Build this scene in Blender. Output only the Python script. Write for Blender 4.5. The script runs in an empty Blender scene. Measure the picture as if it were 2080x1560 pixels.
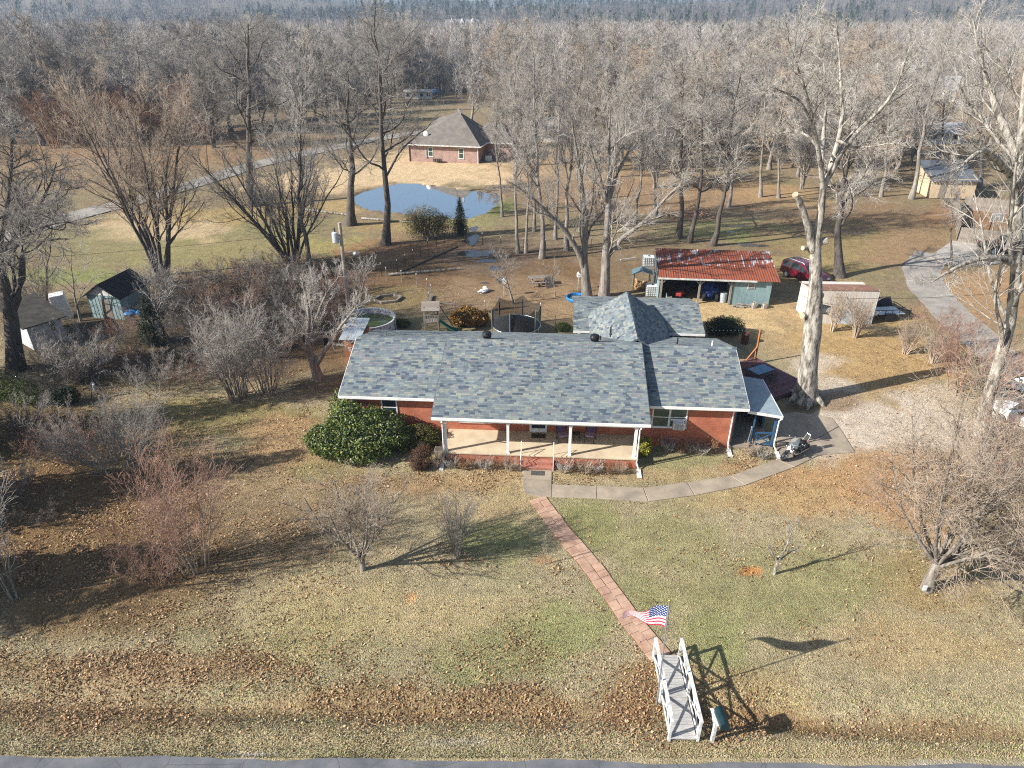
import bpy, math, random
import numpy as np
from mathutils import Vector

# ------------------------------------------------------------------ camera, light, exposure
SC = bpy.context.scene
COL = SC.collection
PITCH = math.radians(28.7)
CAM_H = 23.0
FPX = 1387.0                      # focal length in pixels of the 2080 wide photograph
cam = bpy.data.cameras.new('camera')
cam.sensor_width = 36.0
cam.lens = 36.0 * FPX / 2080.0
cam.clip_start = 0.5
cam.clip_end = 6000.0
camo = bpy.data.objects.new('camera', cam)
COL.objects.link(camo)
camo.location = (0, 0, CAM_H)
camo.rotation_euler = (math.pi / 2 - PITCH, 0, 0)
SC.camera = camo

SUN_EL = math.radians(30.0)
SUN_AZ = math.radians(18.7)       # shadows run to +X and a little to +Y
world = bpy.data.worlds.new('World')
SC.world = world
world.use_nodes = True
nt = world.node_tree
bg = nt.nodes['Background']
sky = nt.nodes.new('ShaderNodeTexSky')
sky.sky_type = 'NISHITA'
sky.sun_disc = False
sky.sun_elevation = SUN_EL
# direction to the sun: (-cos, -sin); sky rotation 0 is +Y, turning clockwise seen from above
sky.sun_rotation = math.atan2(-math.cos(SUN_AZ), -math.sin(SUN_AZ))
sky.air_density = 1.0
sky.dust_density = 1.2
sky.ozone_density = 1.3
nt.links.new(sky.outputs[0], bg.inputs[0])
bg.inputs[1].default_value = 0.08
sun = bpy.data.lights.new('sun', 'SUN')
sun.energy = 5.0
sun.angle = math.radians(0.55)
sun.color = (1.0, 0.955, 0.885)
suno = bpy.data.objects.new('sun', sun)
COL.objects.link(suno)
sd = Vector((math.cos(SUN_EL) * math.cos(SUN_AZ), math.cos(SUN_EL) * math.sin(SUN_AZ), -math.sin(SUN_EL)))
suno.rotation_euler = sd.to_track_quat('-Z', 'Y').to_euler()
suno.location = (-60, -20, 60)
vs = SC.view_settings
vs.view_transform = 'Standard'
vs.look = 'None'
vs.exposure = 0.97
vs.gamma = 1.0
vs.use_curve_mapping = False
SC.cycles.use_denoising = False
SC.cycles.filter_width = 1.15
SC.cycles.max_bounces = 5
SC.cycles.diffuse_bounces = 2
SC.cycles.glossy_bounces = 2
SC.cycles.transmission_bounces = 4
SC.cycles.transparent_max_bounces = 6
SC.cycles.volume_bounces = 0
SC.cycles.caustics_reflective = False
SC.cycles.caustics_refractive = False

# ------------------------------------------------------------------ surveying: photo pixel -> place on the ground
_s, _c = math.sin(PITCH), math.cos(PITCH)
def P(x, y, z=0.0):
    r = (x - 1040) / FPX; d = (y - 780) / FPX
    t = (CAM_H - z) / (_s + _c * d)
    return Vector((r * t, t * (_c - _s * d), z))
def A(x, y, Y):
    r = (x - 1040) / FPX; d = (y - 780) / FPX
    t = Y / (_c - _s * d)
    return Vector((r * t, Y, CAM_H - t * (_s + _c * d)))
def proj(X, Y, Z=0.0):
    dz = Z - CAM_H
    fw = np.maximum(Y * _c - dz * _s, 1e-3); up = Y * _s + dz * _c
    return 1040 + FPX * X / fw, 780 - FPX * up / fw

# ------------------------------------------------------------------ mesh helpers
def link(o, parent=None):
    COL.objects.link(o)
    if parent is not None:
        o.parent = parent
    return o
def tag(o, label=None, cat=None, group=None, kind=None):
    if label: o['label'] = label
    if cat: o['category'] = cat
    if group: o['group'] = group
    if kind: o['kind'] = kind
    return o
def thing(name, label, cat, loc=(0, 0, 0), rz=0.0, group=None):
    o = bpy.data.objects.new(name, None)
    o.empty_display_size = 0.3
    link(o); o.location = loc; o.rotation_euler = (0, 0, rz)
    return tag(o, label, cat, group)

class MB:
    def __init__(s):
        s.v = []; s.f = []
    def quad(s, a, b, c, d):
        n = len(s.v); s.v += [tuple(a), tuple(b), tuple(c), tuple(d)]; s.f.append((n, n+1, n+2, n+3)); return s
    def poly(s, pts):
        n = len(s.v); s.v += [tuple(p) for p in pts]; s.f.append(tuple(range(n, n+len(pts)))); return s
    def bb(s, x0, x1, y0, y1, z0, z1):
        n = len(s.v)
        s.v += [(x0,y0,z0),(x1,y0,z0),(x1,y1,z0),(x0,y1,z0),(x0,y0,z1),(x1,y0,z1),(x1,y1,z1),(x0,y1,z1)]
        s.f += [(n,n+3,n+2,n+1),(n+4,n+5,n+6,n+7),(n,n+1,n+5,n+4),(n+1,n+2,n+6,n+5),(n+2,n+3,n+7,n+6),(n+3,n,n+4,n+7)]
        return s
    def rb(s, c, size, rz=0.0):
        """box centred on c, turned by rz about z"""
        n = len(s.v); hx, hy, hz = size[0]/2, size[1]/2, size[2]/2
        ca, sa = math.cos(rz), math.sin(rz)
        for z in (-hz, hz):
            for x, y in ((-hx,-hy),(hx,-hy),(hx,hy),(-hx,hy)):
                s.v.append((c[0]+x*ca-y*sa, c[1]+x*sa+y*ca, c[2]+z))
        s.f += [(n,n+3,n+2,n+1),(n+4,n+5,n+6,n+7),(n,n+1,n+5,n+4),(n+1,n+2,n+6,n+5),(n+2,n+3,n+7,n+6),(n+3,n,n+4,n+7)]
        return s
    def hexa(s, p):
        """8 corners: 4 bottom then 4 top, counter-clockwise"""
        n = len(s.v); s.v += [tuple(q) for q in p]
        s.f += [(n,n+3,n+2,n+1),(n+4,n+5,n+6,n+7),(n,n+1,n+5,n+4),(n+1,n+2,n+6,n+5),(n+2,n+3,n+7,n+6),(n+3,n,n+4,n+7)]
        return s
    def slab(s, quad4, th):
        """a sloping sheet with thickness: four corners of its top, ccw seen from above"""
        top = [Vector(q) for q in quad4]
        nrm = (top[1]-top[0]).cross(top[3]-top[0]).normalized()
        bot = [q - nrm*th for q in top]
        return s.hexa(bot + top)
    def bar(s, p0, p1, w, h=None):
        """square bar from p0 to p1"""
        h = h or w
        p0, p1 = Vector(p0), Vector(p1); d = (p1-p0).normalized()
        up = Vector((0,0,1)) if abs(d.z) < 0.95 else Vector((0,1,0))
        a = d.cross(up).normalized()*w/2; b = a.cross(d).normalized()*h/2
        return s.hexa([p0-a-b, p0+a-b, p1+a-b, p1-a-b, p0-a+b, p0+a+b, p1+a+b, p1-a+b])
    def cyl(s, p0, p1, r0, r1=None, n=10, caps=True):
        r1 = r0 if r1 is None else r1
        p0, p1 = Vector(p0), Vector(p1); d = (p1-p0).normalized()
        up = Vector((0,0,1)) if abs(d.z) < 0.9 else Vector((1,0,0))
        a = d.cross(up).normalized(); b = d.cross(a).normalized()
        k = len(s.v)
        for p, r in ((p0,r0),(p1,r1)):
            for i in range(n):
                t = 2*math.pi*i/n; s.v.append(tuple(p + a*math.cos(t)*r + b*math.sin(t)*r))
        for i in range(n):
            j = (i+1) % n; s.f.append((k+i, k+n+i, k+n+j, k+j))
        if caps:
            s.f.append(tuple(k+i for i in range(n))); s.f.append(tuple(k+n+i for i in reversed(range(n))))
        return s
    def tube(s, pts, r, n=6, closed=False):
        pts = [Vector(p) for p in pts]
        m = len(pts)
        for i in range(m if closed else m-1):
            s.cyl(pts[i], pts[(i+1) % m], r, r, n)
        return s
    def lathe(s, prof, c=(0,0,0), n=16, cap=True, axis='z'):
        k = len(s.v)
        def pt(r, h, t):
            x, y = r*math.cos(t), r*math.sin(t)
            if axis == 'z': return (c[0]+x, c[1]+y, c[2]+h)
            if axis == 'y': return (c[0]+x, c[1]+h, c[2]+y)
            return (c[0]+h, c[1]+x, c[2]+y)
        for r, h in prof:
            for i in range(n): s.v.append(pt(r, h, 2*math.pi*i/n))
        for j in range(len(prof)-1):
            for i in range(n):
                q = (i+1) % n; s.f.append((k+j*n+i, k+j*n+q, k+(j+1)*n+q, k+(j+1)*n+i))
        if cap:
            s.f.append(tuple(k+i for i in reversed(range(n)))); m = k+(len(prof)-1)*n
            s.f.append(tuple(m+i for i in range(n)))
        return s
    def extr(s, poly, a, b, axis='y'):
        """closed 2-D outline pushed from a to b along an axis"""
        k = len(s.v); n = len(poly)
        for h in (a, b):
            for p, q in poly:
                s.v.append({'y': (p, h, q), 'x': (h, p, q), 'z': (p, q, h)}[axis])
        for i in range(n):
            j = (i+1) % n; s.f.append((k+i, k+j, k+n+j, k+n+i))
        s.f.append(tuple(k+i for i in reversed(range(n)))); s.f.append(tuple(k+n+i for i in range(n)))
        return s
    def ell(s, c, r, n=12, m=8, jit=0.0, rng=None):
        k = len(s.v)
        for j in range(m+1):
            ph = math.pi*j/m - math.pi/2
            for i in range(n):
                t = 2*math.pi*i/n; q = 1 + (rng.uniform(-jit, jit) if rng else 0)
                s.v.append((c[0]+r[0]*q*math.cos(ph)*math.cos(t), c[1]+r[1]*q*math.cos(ph)*math.sin(t), c[2]+r[2]*q*math.sin(ph)))
        for j in range(m):
            for i in range(n):
                q = (i+1) % n; s.f.append((k+j*n+i, k+j*n+q, k+(j+1)*n+q, k+(j+1)*n+i))
        return s
    def mesh(s, name):
        me = bpy.data.meshes.new(name)
        me.from_pydata(s.v, [], s.f); me.update()
        return me
    def build(s, name, mat, parent=None, smooth=False, bevel=0.0, loc=None):
        me = s.mesh(name); me.materials.append(mat)
        if smooth:
            me.polygons.foreach_set('use_smooth', [True]*len(me.polygons))
        o = bpy.data.objects.new(name, me); link(o, parent)
        if loc is not None: o.location = loc
        if bevel:
            b = o.modifiers.new('edge', 'BEVEL'); b.width = bevel; b.segments = 1; b.limit_method = 'ANGLE'
        return o

def np_mesh(name, verts, faces, mat, attrs=None):
    """verts (N,3), faces (M,k) all of one size"""
    me = bpy.data.meshes.new(name)
    verts = np.asarray(verts, np.float32); faces = np.asarray(faces, np.int32)
    me.vertices.add(len(verts)); me.vertices.foreach_set('co', verts.ravel())
    k = faces.shape[1]
    me.loops.add(faces.size); me.loops.foreach_set('vertex_index', faces.ravel())
    me.polygons.add(len(faces))
    me.polygons.foreach_set('loop_start', np.arange(0, faces.size, k, dtype=np.int32))
    for an, arr in (attrs or {}).items():
        at = me.attributes.new(an, 'FLOAT_COLOR', 'POINT')
        c4 = np.ones((len(verts), 4), np.float32); c4[:, :3] = arr
        at.data.foreach_set('color', c4.ravel())
    me.update(calc_edges=True)
    me.validate()
    me.materials.append(mat)
    return me
def add_mesh(name, me, parent=None):
    o = bpy.data.objects.new(name, me)
    return link(o, parent)
def copy_tree(o, parent=None):
    c = o.copy(); COL.objects.link(c); c.parent = parent
    for ch in o.children:
        copy_tree(ch, c)
    return c

# ------------------------------------------------------------------ materials
def nodes_of(name):
    m = bpy.data.materials.new(name); m.use_nodes = True
    t = m.node_tree
    return m, t, t.nodes['Principled BSDF']
def nd(t, kind, **kw):
    n = t.nodes.new(kind)
    for k, v in kw.items():
        if k.startswith('i_'):
            n.inputs[k[2:].replace('_', ' ')].default_value = v
        else:
            setattr(n, k, v)
    return n
def ramp(t, stops, interp='LINEAR'):
    r = t.nodes.new('ShaderNodeValToRGB'); r.color_ramp.interpolation = interp
    e = r.color_ramp.elements
    while len(e) > 1: e.remove(e[-1])
    e[0].position = stops[0][0]; e[0].color = (*stops[0][1], 1)
    for p, c in stops[1:]:
        x = e.new(p); x.color = (*c, 1)
    return r
def mat(name, c1, c2=None, scale=4.0, rough=0.75, metal=0.0, bump=0.0, bscale=None, spec=0.3, stretch=None, detail=4.0, lo=0.35, hi=0.65, rand=0.0):
    """two-tone noise colour with relief; rand: per-object brightness spread"""
    m, t, b = nodes_of(name)
    b.inputs['Roughness'].default_value = rough; b.inputs['Metallic'].default_value = metal
    b.inputs['Specular IOR Level'].default_value = spec
    c2 = c2 or tuple(v*0.72 for v in c1)
    tc = nd(t, 'ShaderNodeTexCoord'); src = tc.outputs['Object']
    if stretch:
        mp = nd(t, 'ShaderNodeMapping'); mp.inputs['Scale'].default_value = stretch
        t.links.new(src, mp.inputs[0]); src = mp.outputs[0]
    nz = nd(t, 'ShaderNodeTexNoise', i_Scale=scale, i_Detail=detail, i_Roughness=0.62)
    t.links.new(src, nz.inputs['Vector'])
    r = ramp(t, [(lo, c2), (hi, c1)]); t.links.new(nz.outputs['Fac'], r.inputs[0])
    out = r.outputs[0]
    if rand:
        oi = nd(t, 'ShaderNodeObjectInfo')
        mr = nd(t, 'ShaderNodeMapRange'); mr.inputs['To Min'].default_value = 1-rand; mr.inputs['To Max'].default_value = 1+rand
        t.links.new(oi.outputs['Random'], mr.inputs[0])
        hs = nd(t, 'ShaderNodeHueSaturation'); t.links.new(mr.outputs[0], hs.inputs['Value']); t.links.new(out, hs.inputs['Color'])
        out = hs.outputs[0]
    t.links.new(out, b.inputs['Base Color'])
    if bump:
        n2 = nd(t, 'ShaderNodeTexNoise', i_Scale=bscale or scale*4, i_Detail=5.0)
        t.links.new(src, n2.inputs['Vector'])
        bp = nd(t, 'ShaderNodeBump', i_Strength=bump, i_Distance=0.03)
        t.links.new(n2.outputs['Fac'], bp.inputs['Height']); t.links.new(bp.outputs[0], b.inputs['Normal'])
    return m
def mat_islands(name, stops, rough=0.85, noise=0.25, nscale=3.0, by_object=False, spec=0.2, trans=0.0):
    """every loose piece picks a colour of its own from the stops"""
    m, t, b = nodes_of(name)
    b.inputs['Roughness'].default_value = rough; b.inputs['Specular IOR Level'].default_value = spec
    if by_object:
        g = nd(t, 'ShaderNodeObjectInfo'); fac = g.outputs['Random']
    else:
        g = nd(t, 'ShaderNodeNewGeometry'); fac = g.outputs['Random Per Island']
    r = ramp(t, stops, 'CONSTANT'); t.links.new(fac, r.inputs[0])
    tc = nd(t, 'ShaderNodeTexCoord')
    nz = nd(t, 'ShaderNodeTexNoise', i_Scale=nscale, i_Detail=4.0); t.links.new(tc.outputs['Object'], nz.inputs['Vector'])
    mr = nd(t, 'ShaderNodeMapRange'); mr.inputs['From Min'].default_value = 0.3; mr.inputs['From Max'].default_value = 0.7
    mr.inputs['To Min'].default_value = 1-noise; mr.inputs['To Max'].default_value = 1+noise
    t.links.new(nz.outputs['Fac'], mr.inputs[0])
    hs = nd(t, 'ShaderNodeHueSaturation'); t.links.new(mr.outputs[0], hs.inputs['Value']); t.links.new(r.outputs[0], hs.inputs['Color'])
    t.links.new(hs.outputs[0], b.inputs['Base Color'])
    if trans:
        tr = nd(t, 'ShaderNodeBsdfTranslucent'); t.links.new(hs.outputs[0], tr.inputs[0])
        mx = nd(t, 'ShaderNodeMixShader'); mx.inputs[0].default_value = trans
        t.links.new(b.outputs[0], mx.inputs[1]); t.links.new(tr.outputs[0], mx.inputs[2])
        t.links.new(mx.outputs[0], t.nodes['Material Output'].inputs[0])
    return m
def mat_brick(name, c1, c2, mortar, bw=0.2, bh=0.067, ms=0.009):
    m, t, b = nodes_of(name)
    b.inputs['Roughness'].default_value = 0.85; b.inputs['Specular IOR Level'].default_value = 0.2
    tc = nd(t, 'ShaderNodeTexCoord'); sp = nd(t, 'ShaderNodeSeparateXYZ'); t.links.new(tc.outputs['Object'], sp.inputs[0])
    ge = nd(t, 'ShaderNodeSeparateXYZ'); t.links.new(tc.outputs['Normal'], ge.inputs[0])
    ab = nd(t, 'ShaderNodeMath', operation='ABSOLUTE'); t.links.new(ge.outputs[0], ab.inputs[0])
    gt = nd(t, 'ShaderNodeMath', operation='GREATER_THAN'); t.links.new(ab.outputs[0], gt.inputs[0]); gt.inputs[1].default_value = 0.7
    mx = nd(t, 'ShaderNodeMix'); t.links.new(gt.outputs[0], mx.inputs[0]); t.links.new(sp.outputs[0], mx.inputs[2]); t.links.new(sp.outputs[1], mx.inputs[3])
    cb = nd(t, 'ShaderNodeCombineXYZ'); t.links.new(mx.outputs[0], cb.inputs[0]); t.links.new(sp.outputs[2], cb.inputs[1])
    br = nd(t, 'ShaderNodeTexBrick'); br.offset = 0.5
    br.inputs['Color1'].default_value = (*c1, 1); br.inputs['Color2'].default_value = (*c2, 1); br.inputs['Mortar'].default_value = (*mortar, 1)
    br.inputs['Scale'].default_value = 1.0; br.inputs['Mortar Size'].default_value = ms; br.inputs['Brick Width'].default_value = bw; br.inputs['Row Height'].default_value = bh
    br.inputs['Bias'].default_value = 0.0
    t.links.new(cb.outputs[0], br.inputs['Vector'])
    nz = nd(t, 'ShaderNodeTexNoise', i_Scale=1.3, i_Detail=5.0); t.links.new(tc.outputs['Object'], nz.inputs['Vector'])
    mr = nd(t, 'ShaderNodeMapRange'); mr.inputs['From Min'].default_value = 0.3; mr.inputs['From Max'].default_value = 0.7
    mr.inputs['To Min'].default_value = 0.78; mr.inputs['To Max'].default_value = 1.15
    t.links.new(nz.outputs['Fac'], mr.inputs[0])
    hs = nd(t, 'ShaderNodeHueSaturation'); t.links.new(br.outputs['Color'], hs.inputs['Color']); t.links.new(mr.outputs[0], hs.inputs['Value'])
    t.links.new(hs.outputs[0], b.inputs['Base Color'])
    bp = nd(t, 'ShaderNodeBump', i_Strength=0.5, i_Distance=0.008); bp.invert = True
    t.links.new(br.outputs['Fac'], bp.inputs['Height']); t.links.new(bp.outputs[0], b.inputs['Normal'])
    return m
def mat_paint(name, c, rough=0.25, coat=0.6, metal=0.0):
    m = mat(name, c, tuple(v*0.85 for v in c), scale=2.0, rough=rough, metal=metal, spec=0.5)
    m.node_tree.nodes['Principled BSDF'].inputs['Coat Weight'].default_value = coat
    return m

M = {}
M['white'] = mat('white_paint', (.80,.80,.78), (.66,.66,.64), 3, .5)
M['white_wood'] = mat('white_washed_wood', (.76,.76,.75), (.40,.39,.37), 4, .7, bump=.3, stretch=(1,1,1))
M['old_white'] = mat('weathered_white_paint', (.66,.65,.61), (.42,.41,.38), 2.5, .7, bump=.2)
M['brick'] = mat_brick('red_brick', (.50,.135,.062), (.38,.092,.043), (.38,.20,.14))
M['brick_far'] = mat_brick('pink_brown_brick', (.36,.19,.15), (.26,.13,.10), (.42,.36,.32))
M['concrete'] = mat('pale_concrete', (.58,.48,.34), (.46,.37,.255), 1.2, .85, bump=.25, bscale=30)
M['walk'] = mat('grey_concrete', (.36,.30,.225), (.24,.20,.155), 0.9, .9, bump=.3, bscale=30, rand=.07)
M['glass'] = mat('dark_window_glass', (.030,.050,.055), (.015,.03,.035), 1.5, .07, spec=.7)
M['glass_green'] = mat('greenish_window_glass', (.03,.075,.06), (.015,.045,.04), 1.5, .08, spec=.7)
M['black'] = mat('black_plastic', (.02,.02,.022), (.012,.012,.014), 6, .45)
M['rubber'] = mat('tyre_rubber', (.022,.022,.022), (.014,.014,.014), 8, .8)
M['chrome'] = mat('chrome', (.75,.76,.78), (.6,.62,.64), 3, .14, metal=1.0)
M['steel'] = mat('galvanised_steel', (.50,.52,.54), (.36,.38,.40), 6, .4, metal=.7)
M['dark_metal'] = mat('dark_metal', (.045,.045,.05), (.03,.03,.033), 5, .45, metal=.4)
M['grey_wood'] = mat('weathered_grey_wood', (.30,.26,.22), (.17,.145,.12), 3, .85, bump=.4, stretch=(6,6,1.0), rand=.15)
M['plank'] = mat('whitewashed_deck_plank', (.50,.49,.47), (.30,.29,.27), 4, .8, bump=.35, stretch=(1,8,4), rand=.10)
M['deck'] = mat('purple_brown_deck_stain', (.155,.075,.085), (.10,.05,.06), 2, .7, bump=.2, stretch=(1,6,3), rand=.15)
M['post_orange'] = mat('orange_stained_wood', (.42,.16,.05), (.30,.11,.035), 3, .7, stretch=(5,5,.7))
M['bark'] = mat('grey_bark', (.31,.28,.245), (.12,.105,.09), 2.0, .9, bump=.8, bscale=7, stretch=(3,3,.6), rand=.12)
M['bark_dark'] = mat('dark_bark', (.13,.11,.095), (.05,.043,.037), 2.0, .92, bump=.8, bscale=7, stretch=(3,3,.6), rand=.12)
M['bark_pale'] = mat('pale_lichen_bark', (.43,.40,.35), (.085,.072,.058), 1.9, .9, bump=1.0, bscale=8, stretch=(2.4,2.4,.75), detail=9, lo=.38, hi=.60)
M['twig'] = mat('grey_twigs', (.375,.34,.30), (.24,.215,.19), .5, .9, rand=.15)
M['twig_dark'] = mat('dark_twigs', (.15,.13,.11), (.09,.078,.066), .5, .9, rand=.12)
M['twig_pale'] = mat('pale_twigs', (.48,.445,.40), (.32,.295,.262), .6, .9, rand=.10)
M['twig_tan'] = mat('tan_twigs', (.46,.37,.285), (.32,.255,.195), .5, .9, rand=.12)
M['twig_red'] = mat('reddish_brown_twigs', (.36,.225,.17), (.23,.14,.105), .6, .9, rand=.10)
M['twig_orange'] = mat('orange_brown_twigs', (.33,.19,.11), (.22,.125,.075), .5, .9, rand=.10)
M['rust'] = None
# ------------------------------------------------------------------ the ground
RNG = np.random.default_rng(7)
_tab = RNG.random((257, 257)).astype(np.float32)
_tab[256, :] = _tab[0, :]; _tab[:, 256] = _tab[:, 0]
def vnoise(x, y):
    x = np.asarray(x, np.float64); y = np.asarray(y, np.float64)
    xi = np.floor(x).astype(int); yi = np.floor(y).astype(int)
    fx = x - xi; fy = y - yi
    fx = fx*fx*(3-2*fx); fy = fy*fy*(3-2*fy)
    xi &= 255; yi &= 255
    a = _tab[xi, yi]; b = _tab[xi+1, yi]; c = _tab[xi, yi+1]; d = _tab[xi+1, yi+1]
    return (a*(1-fx)+b*fx)*(1-fy) + (c*(1-fx)+d*fx)*fy
def fbm(x, y, o=4):
    s = 0; amp = .5; tot = 0
    for i in range(o):
        s = s + amp*vnoise(x*2**i+17*i, y*2**i+31*i); tot += amp; amp *= .55
    return s/tot

def inside(poly, x, y):
    r = np.zeros(np.shape(x), bool); n = len(poly)
    for i in range(n):
        x0, y0 = poly[i][0], poly[i][1]; x1, y1 = poly[(i+1) % n][0], poly[(i+1) % n][1]
        c = ((y0 > y) != (y1 > y)) & (x < (x1-x0)*(y-y0)/((y1-y0) if abs(y1-y0) > 1e-9 else 1e-9)+x0)
        r ^= c
    return r
def dist_line(pts, x, y):
    d = np.full(np.shape(x), 1e9)
    for (a, b) in zip(pts[:-1], pts[1:]):
        dx, dy = b[0]-a[0], b[1]-a[1]; L = dx*dx+dy*dy
        t = np.clip(((x-a[0])*dx+(y-a[1])*dy)/L, 0, 1)
        d = np.minimum(d, np.hypot(x-a[0]-t*dx, y-a[1]-t*dy))
    return d

POND_PX = [(716,404),(722,394),(745,386),(790,374),(830,371),(880,375),(930,383),(975,388),(1008,392),(1023,401),(1010,415),(985,433),(955,443),(905,441),(855,437),(800,431),(755,427),(727,419)]
POND = [P(*q) for q in POND_PX]
DITCH = [P(-300,1405), P(300,1420), P(800,1438), P(1180,1440), P(1370,1425), P(1520,1448), P(1900,1476), P(2500,1490)]
CREEK = [P(950,470), P(960,495), P(975,518), P(1003,535), P(1018,560), P(1022,590)]
HILL_H = lambda x, y: np.clip((y-520)/700, 0, 1)**1.3 * (12 + 30*fbm(x/170+3.3, y/500, 3) + 22*np.clip((np.abs(x-20)-240)/360, 0, 1))
def th(x, y):
    x = np.asarray(x, np.float64); y = np.asarray(y, np.float64)
    d = dist_line(DITCH, x, y)
    z = -0.42*np.exp(-(d/0.62)**2)
    far = np.clip((y-62)/40, 0, 1)
    z = z + far*0.5*(fbm(x/16, y/16, 3)-.5) * np.clip((150-y)/30, 0, 1)
    z = z + HILL_H(x, y)
    # the pond's basin
    cx = sum(p.x for p in POND)/len(POND); cy = sum(p.y for p in POND)/len(POND)
    near = (np.abs(x-cx) < 30) & (np.abs(y-cy) < 34)
    ring = POND + [POND[0]]
    dp = np.where(near, dist_line(ring, x, y), 99)
    ins = inside(POND, x, y)
    z = np.where(near & (dp < 7) & ~ins, z*np.clip(dp/7, 0, 1), z)
    z = np.where(ins, -0.10-np.minimum(dp, 2)*.25, z)
    z = np.where(near & ~ins, z + .10*np.clip(1-dp/2, 0, 1), z)
    return z

# colour of the soil, turf and litter from place to place: (x px, y px, half width, half height, colour, strength)
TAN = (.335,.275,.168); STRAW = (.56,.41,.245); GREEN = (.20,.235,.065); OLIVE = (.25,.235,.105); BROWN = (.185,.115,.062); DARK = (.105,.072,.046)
ORANGE = (.44,.265,.115); LEAF = (.29,.185,.10); GRAVEL = (.52,.435,.34); MUD = (.145,.105,.075); RED = (.29,.165,.09)
BLOBS = [
 # far meadow and wood floor
 (900,60,4000,75,(.20,.165,.13),1), (250,300,420,40,(.27,.17,.095),.9), (1500,210,500,90,(.30,.23,.145),.8), (1850,250,300,120,(.30,.22,.135),.8),
 (880,345,170,34,STRAW,1), (640,370,150,22,STRAW,.95), (1000,350,110,22,STRAW,.85), (760,352,120,20,STRAW,.9), (1250,330,240,50,(.34,.235,.14),.8),
 (1520,392,80,26,(.38,.245,.125),.85), (1620,400,60,20,(.36,.235,.12),.6), (1300,400,240,40,(.28,.18,.105),.85), (1480,470,120,22,OLIVE,.8), (1550,490,60,14,GREEN,.6),
 (1400,520,300,30,(.21,.15,.09),.8), (200,350,260,30,(.30,.205,.12),.9), (250,500,190,45,(.235,.205,.10),.9), (120,560,140,16,GREEN,.6), (420,520,130,34,(.26,.22,.10),.85),
 (560,470,110,28,(.24,.21,.10),.85), (330,465,130,26,STRAW,.6), (660,500,90,20,(.31,.26,.10),.7), (640,420,120,14,(.40,.28,.13),.7), (430,440,160,16,(.38,.27,.11),.7),
 (840,520,160,36,RED,.9), (720,560,120,30,RED,.8), (830,460,110,14,(.34,.24,.11),.7), (1000,420,40,20,GREEN,.6), (960,455,50,14,OLIVE,.7),
 # back yard
 (950,560,330,46,BROWN,1), (1000,520,120,36,MUD,.85), (1060,600,220,34,(.26,.175,.105),.85), (1150,625,140,34,(.30,.20,.115),.8), (780,605,110,26,(.22,.165,.08),.8),
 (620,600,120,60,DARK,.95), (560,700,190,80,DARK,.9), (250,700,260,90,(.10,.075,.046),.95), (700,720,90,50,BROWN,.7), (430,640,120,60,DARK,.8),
 (1480,640,160,46,(.50,.36,.19),.95), (1640,600,110,50,(.34,.235,.13),.7), (1700,700,160,46,(.42,.28,.13),.9), (1830,720,150,55,(.39,.26,.125),.95), (1750,790,130,36,(.37,.25,.125),.8),
 (1560,700,50,30,(.36,.26,.15),.6), (1750,470,200,60,(.25,.165,.095),.9), (1650,540,120,26,(.33,.25,.11),.8), (1700,490,110,30,(.27,.215,.09),.6), (1850,500,120,30,(.31,.2,.11),.7), (2000,600,110,60,(.36,.225,.12),.9), (1980,440,90,30,(.29,.155,.08),.8),
 (1810,640,70,16,(.40,.26,.12),.8),
 # gravel of the drive
 (1720,880,80,60,GRAVEL,1), (1800,860,110,55,GRAVEL,1), (1690,790,50,36,GRAVEL,.85), (1640,735,60,22,GRAVEL,.8), (1880,900,110,70,GRAVEL,.95), (1990,900,90,80,GRAVEL,.9), (1900,820,70,30,GRAVEL,.6),
 (1700,815,50,20,(.25,.165,.10),.8), (1625,825,45,15,DARK,.8),
 # front lawn
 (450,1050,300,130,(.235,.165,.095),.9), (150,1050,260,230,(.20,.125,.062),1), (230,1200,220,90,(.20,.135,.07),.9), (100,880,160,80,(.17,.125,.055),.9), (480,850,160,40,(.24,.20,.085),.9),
 (570,900,80,70,(.36,.235,.125),.9), (700,985,230,34,(.33,.24,.135),.7), (650,960,90,20,(.24,.21,.08),.5), (880,985,160,18,LEAF,.8), (1000,1010,120,50,(.40,.29,.155),.6),
 (1700,990,220,60,(.40,.245,.125),.9), (1880,1000,130,90,(.39,.235,.125),.9), (1550,1010,170,30,(.39,.28,.14),.6), (1390,935,120,18,OLIVE,.6), (1300,960,190,16,(.36,.26,.135),.6),
 (1010,1100,90,40,GREEN,.45), (1200,1060,60,60,(.22,.215,.085),.7), (1130,1270,80,50,GREEN,.5), (1280,1220,90,60,OLIVE,.7), (1450,1300,80,50,GREEN,.42), (1350,1100,120,60,OLIVE,.6), (1000,1330,120,60,OLIVE,.75),
 (1600,1200,200,80,OLIVE,.6), (1900,1180,160,60,(.29,.205,.095),.7), (780,1240,260,60,(.40,.31,.165),.6), (600,1300,160,60,(.33,.27,.13),.6), (1850,1320,200,60,(.37,.27,.145),.6), (1480,1400,140,60,(.38,.28,.14),.6),
 (1528,1162,22,9,(.50,.24,.09),1), (838,1212,9,12,(.50,.28,.13),.9), (1105,1140,18,10,(.40,.24,.12),.8),
 (300,1360,330,30,LEAF,.7), (200,1440,300,46,(.28,.185,.10),.75), (900,1425,360,36,(.265,.175,.09),.75), (1290,1400,60,50,LEAF,.85), (1290,1440,60,30,LEAF,.85), (1560,1455,120,26,(.26,.165,.08),.85), (1850,1475,260,24,(.25,.17,.09),.75),
 (700,1500,700,26,(.36,.285,.165),.6), (1700,1525,400,18,(.38,.30,.17),.6), (500,1532,90,4,(.42,.39,.34),.8), (900,1510,60,6,(.36,.32,.26),.6), (1950,1548,120,5,(.40,.36,.30),.8),
]
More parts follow.
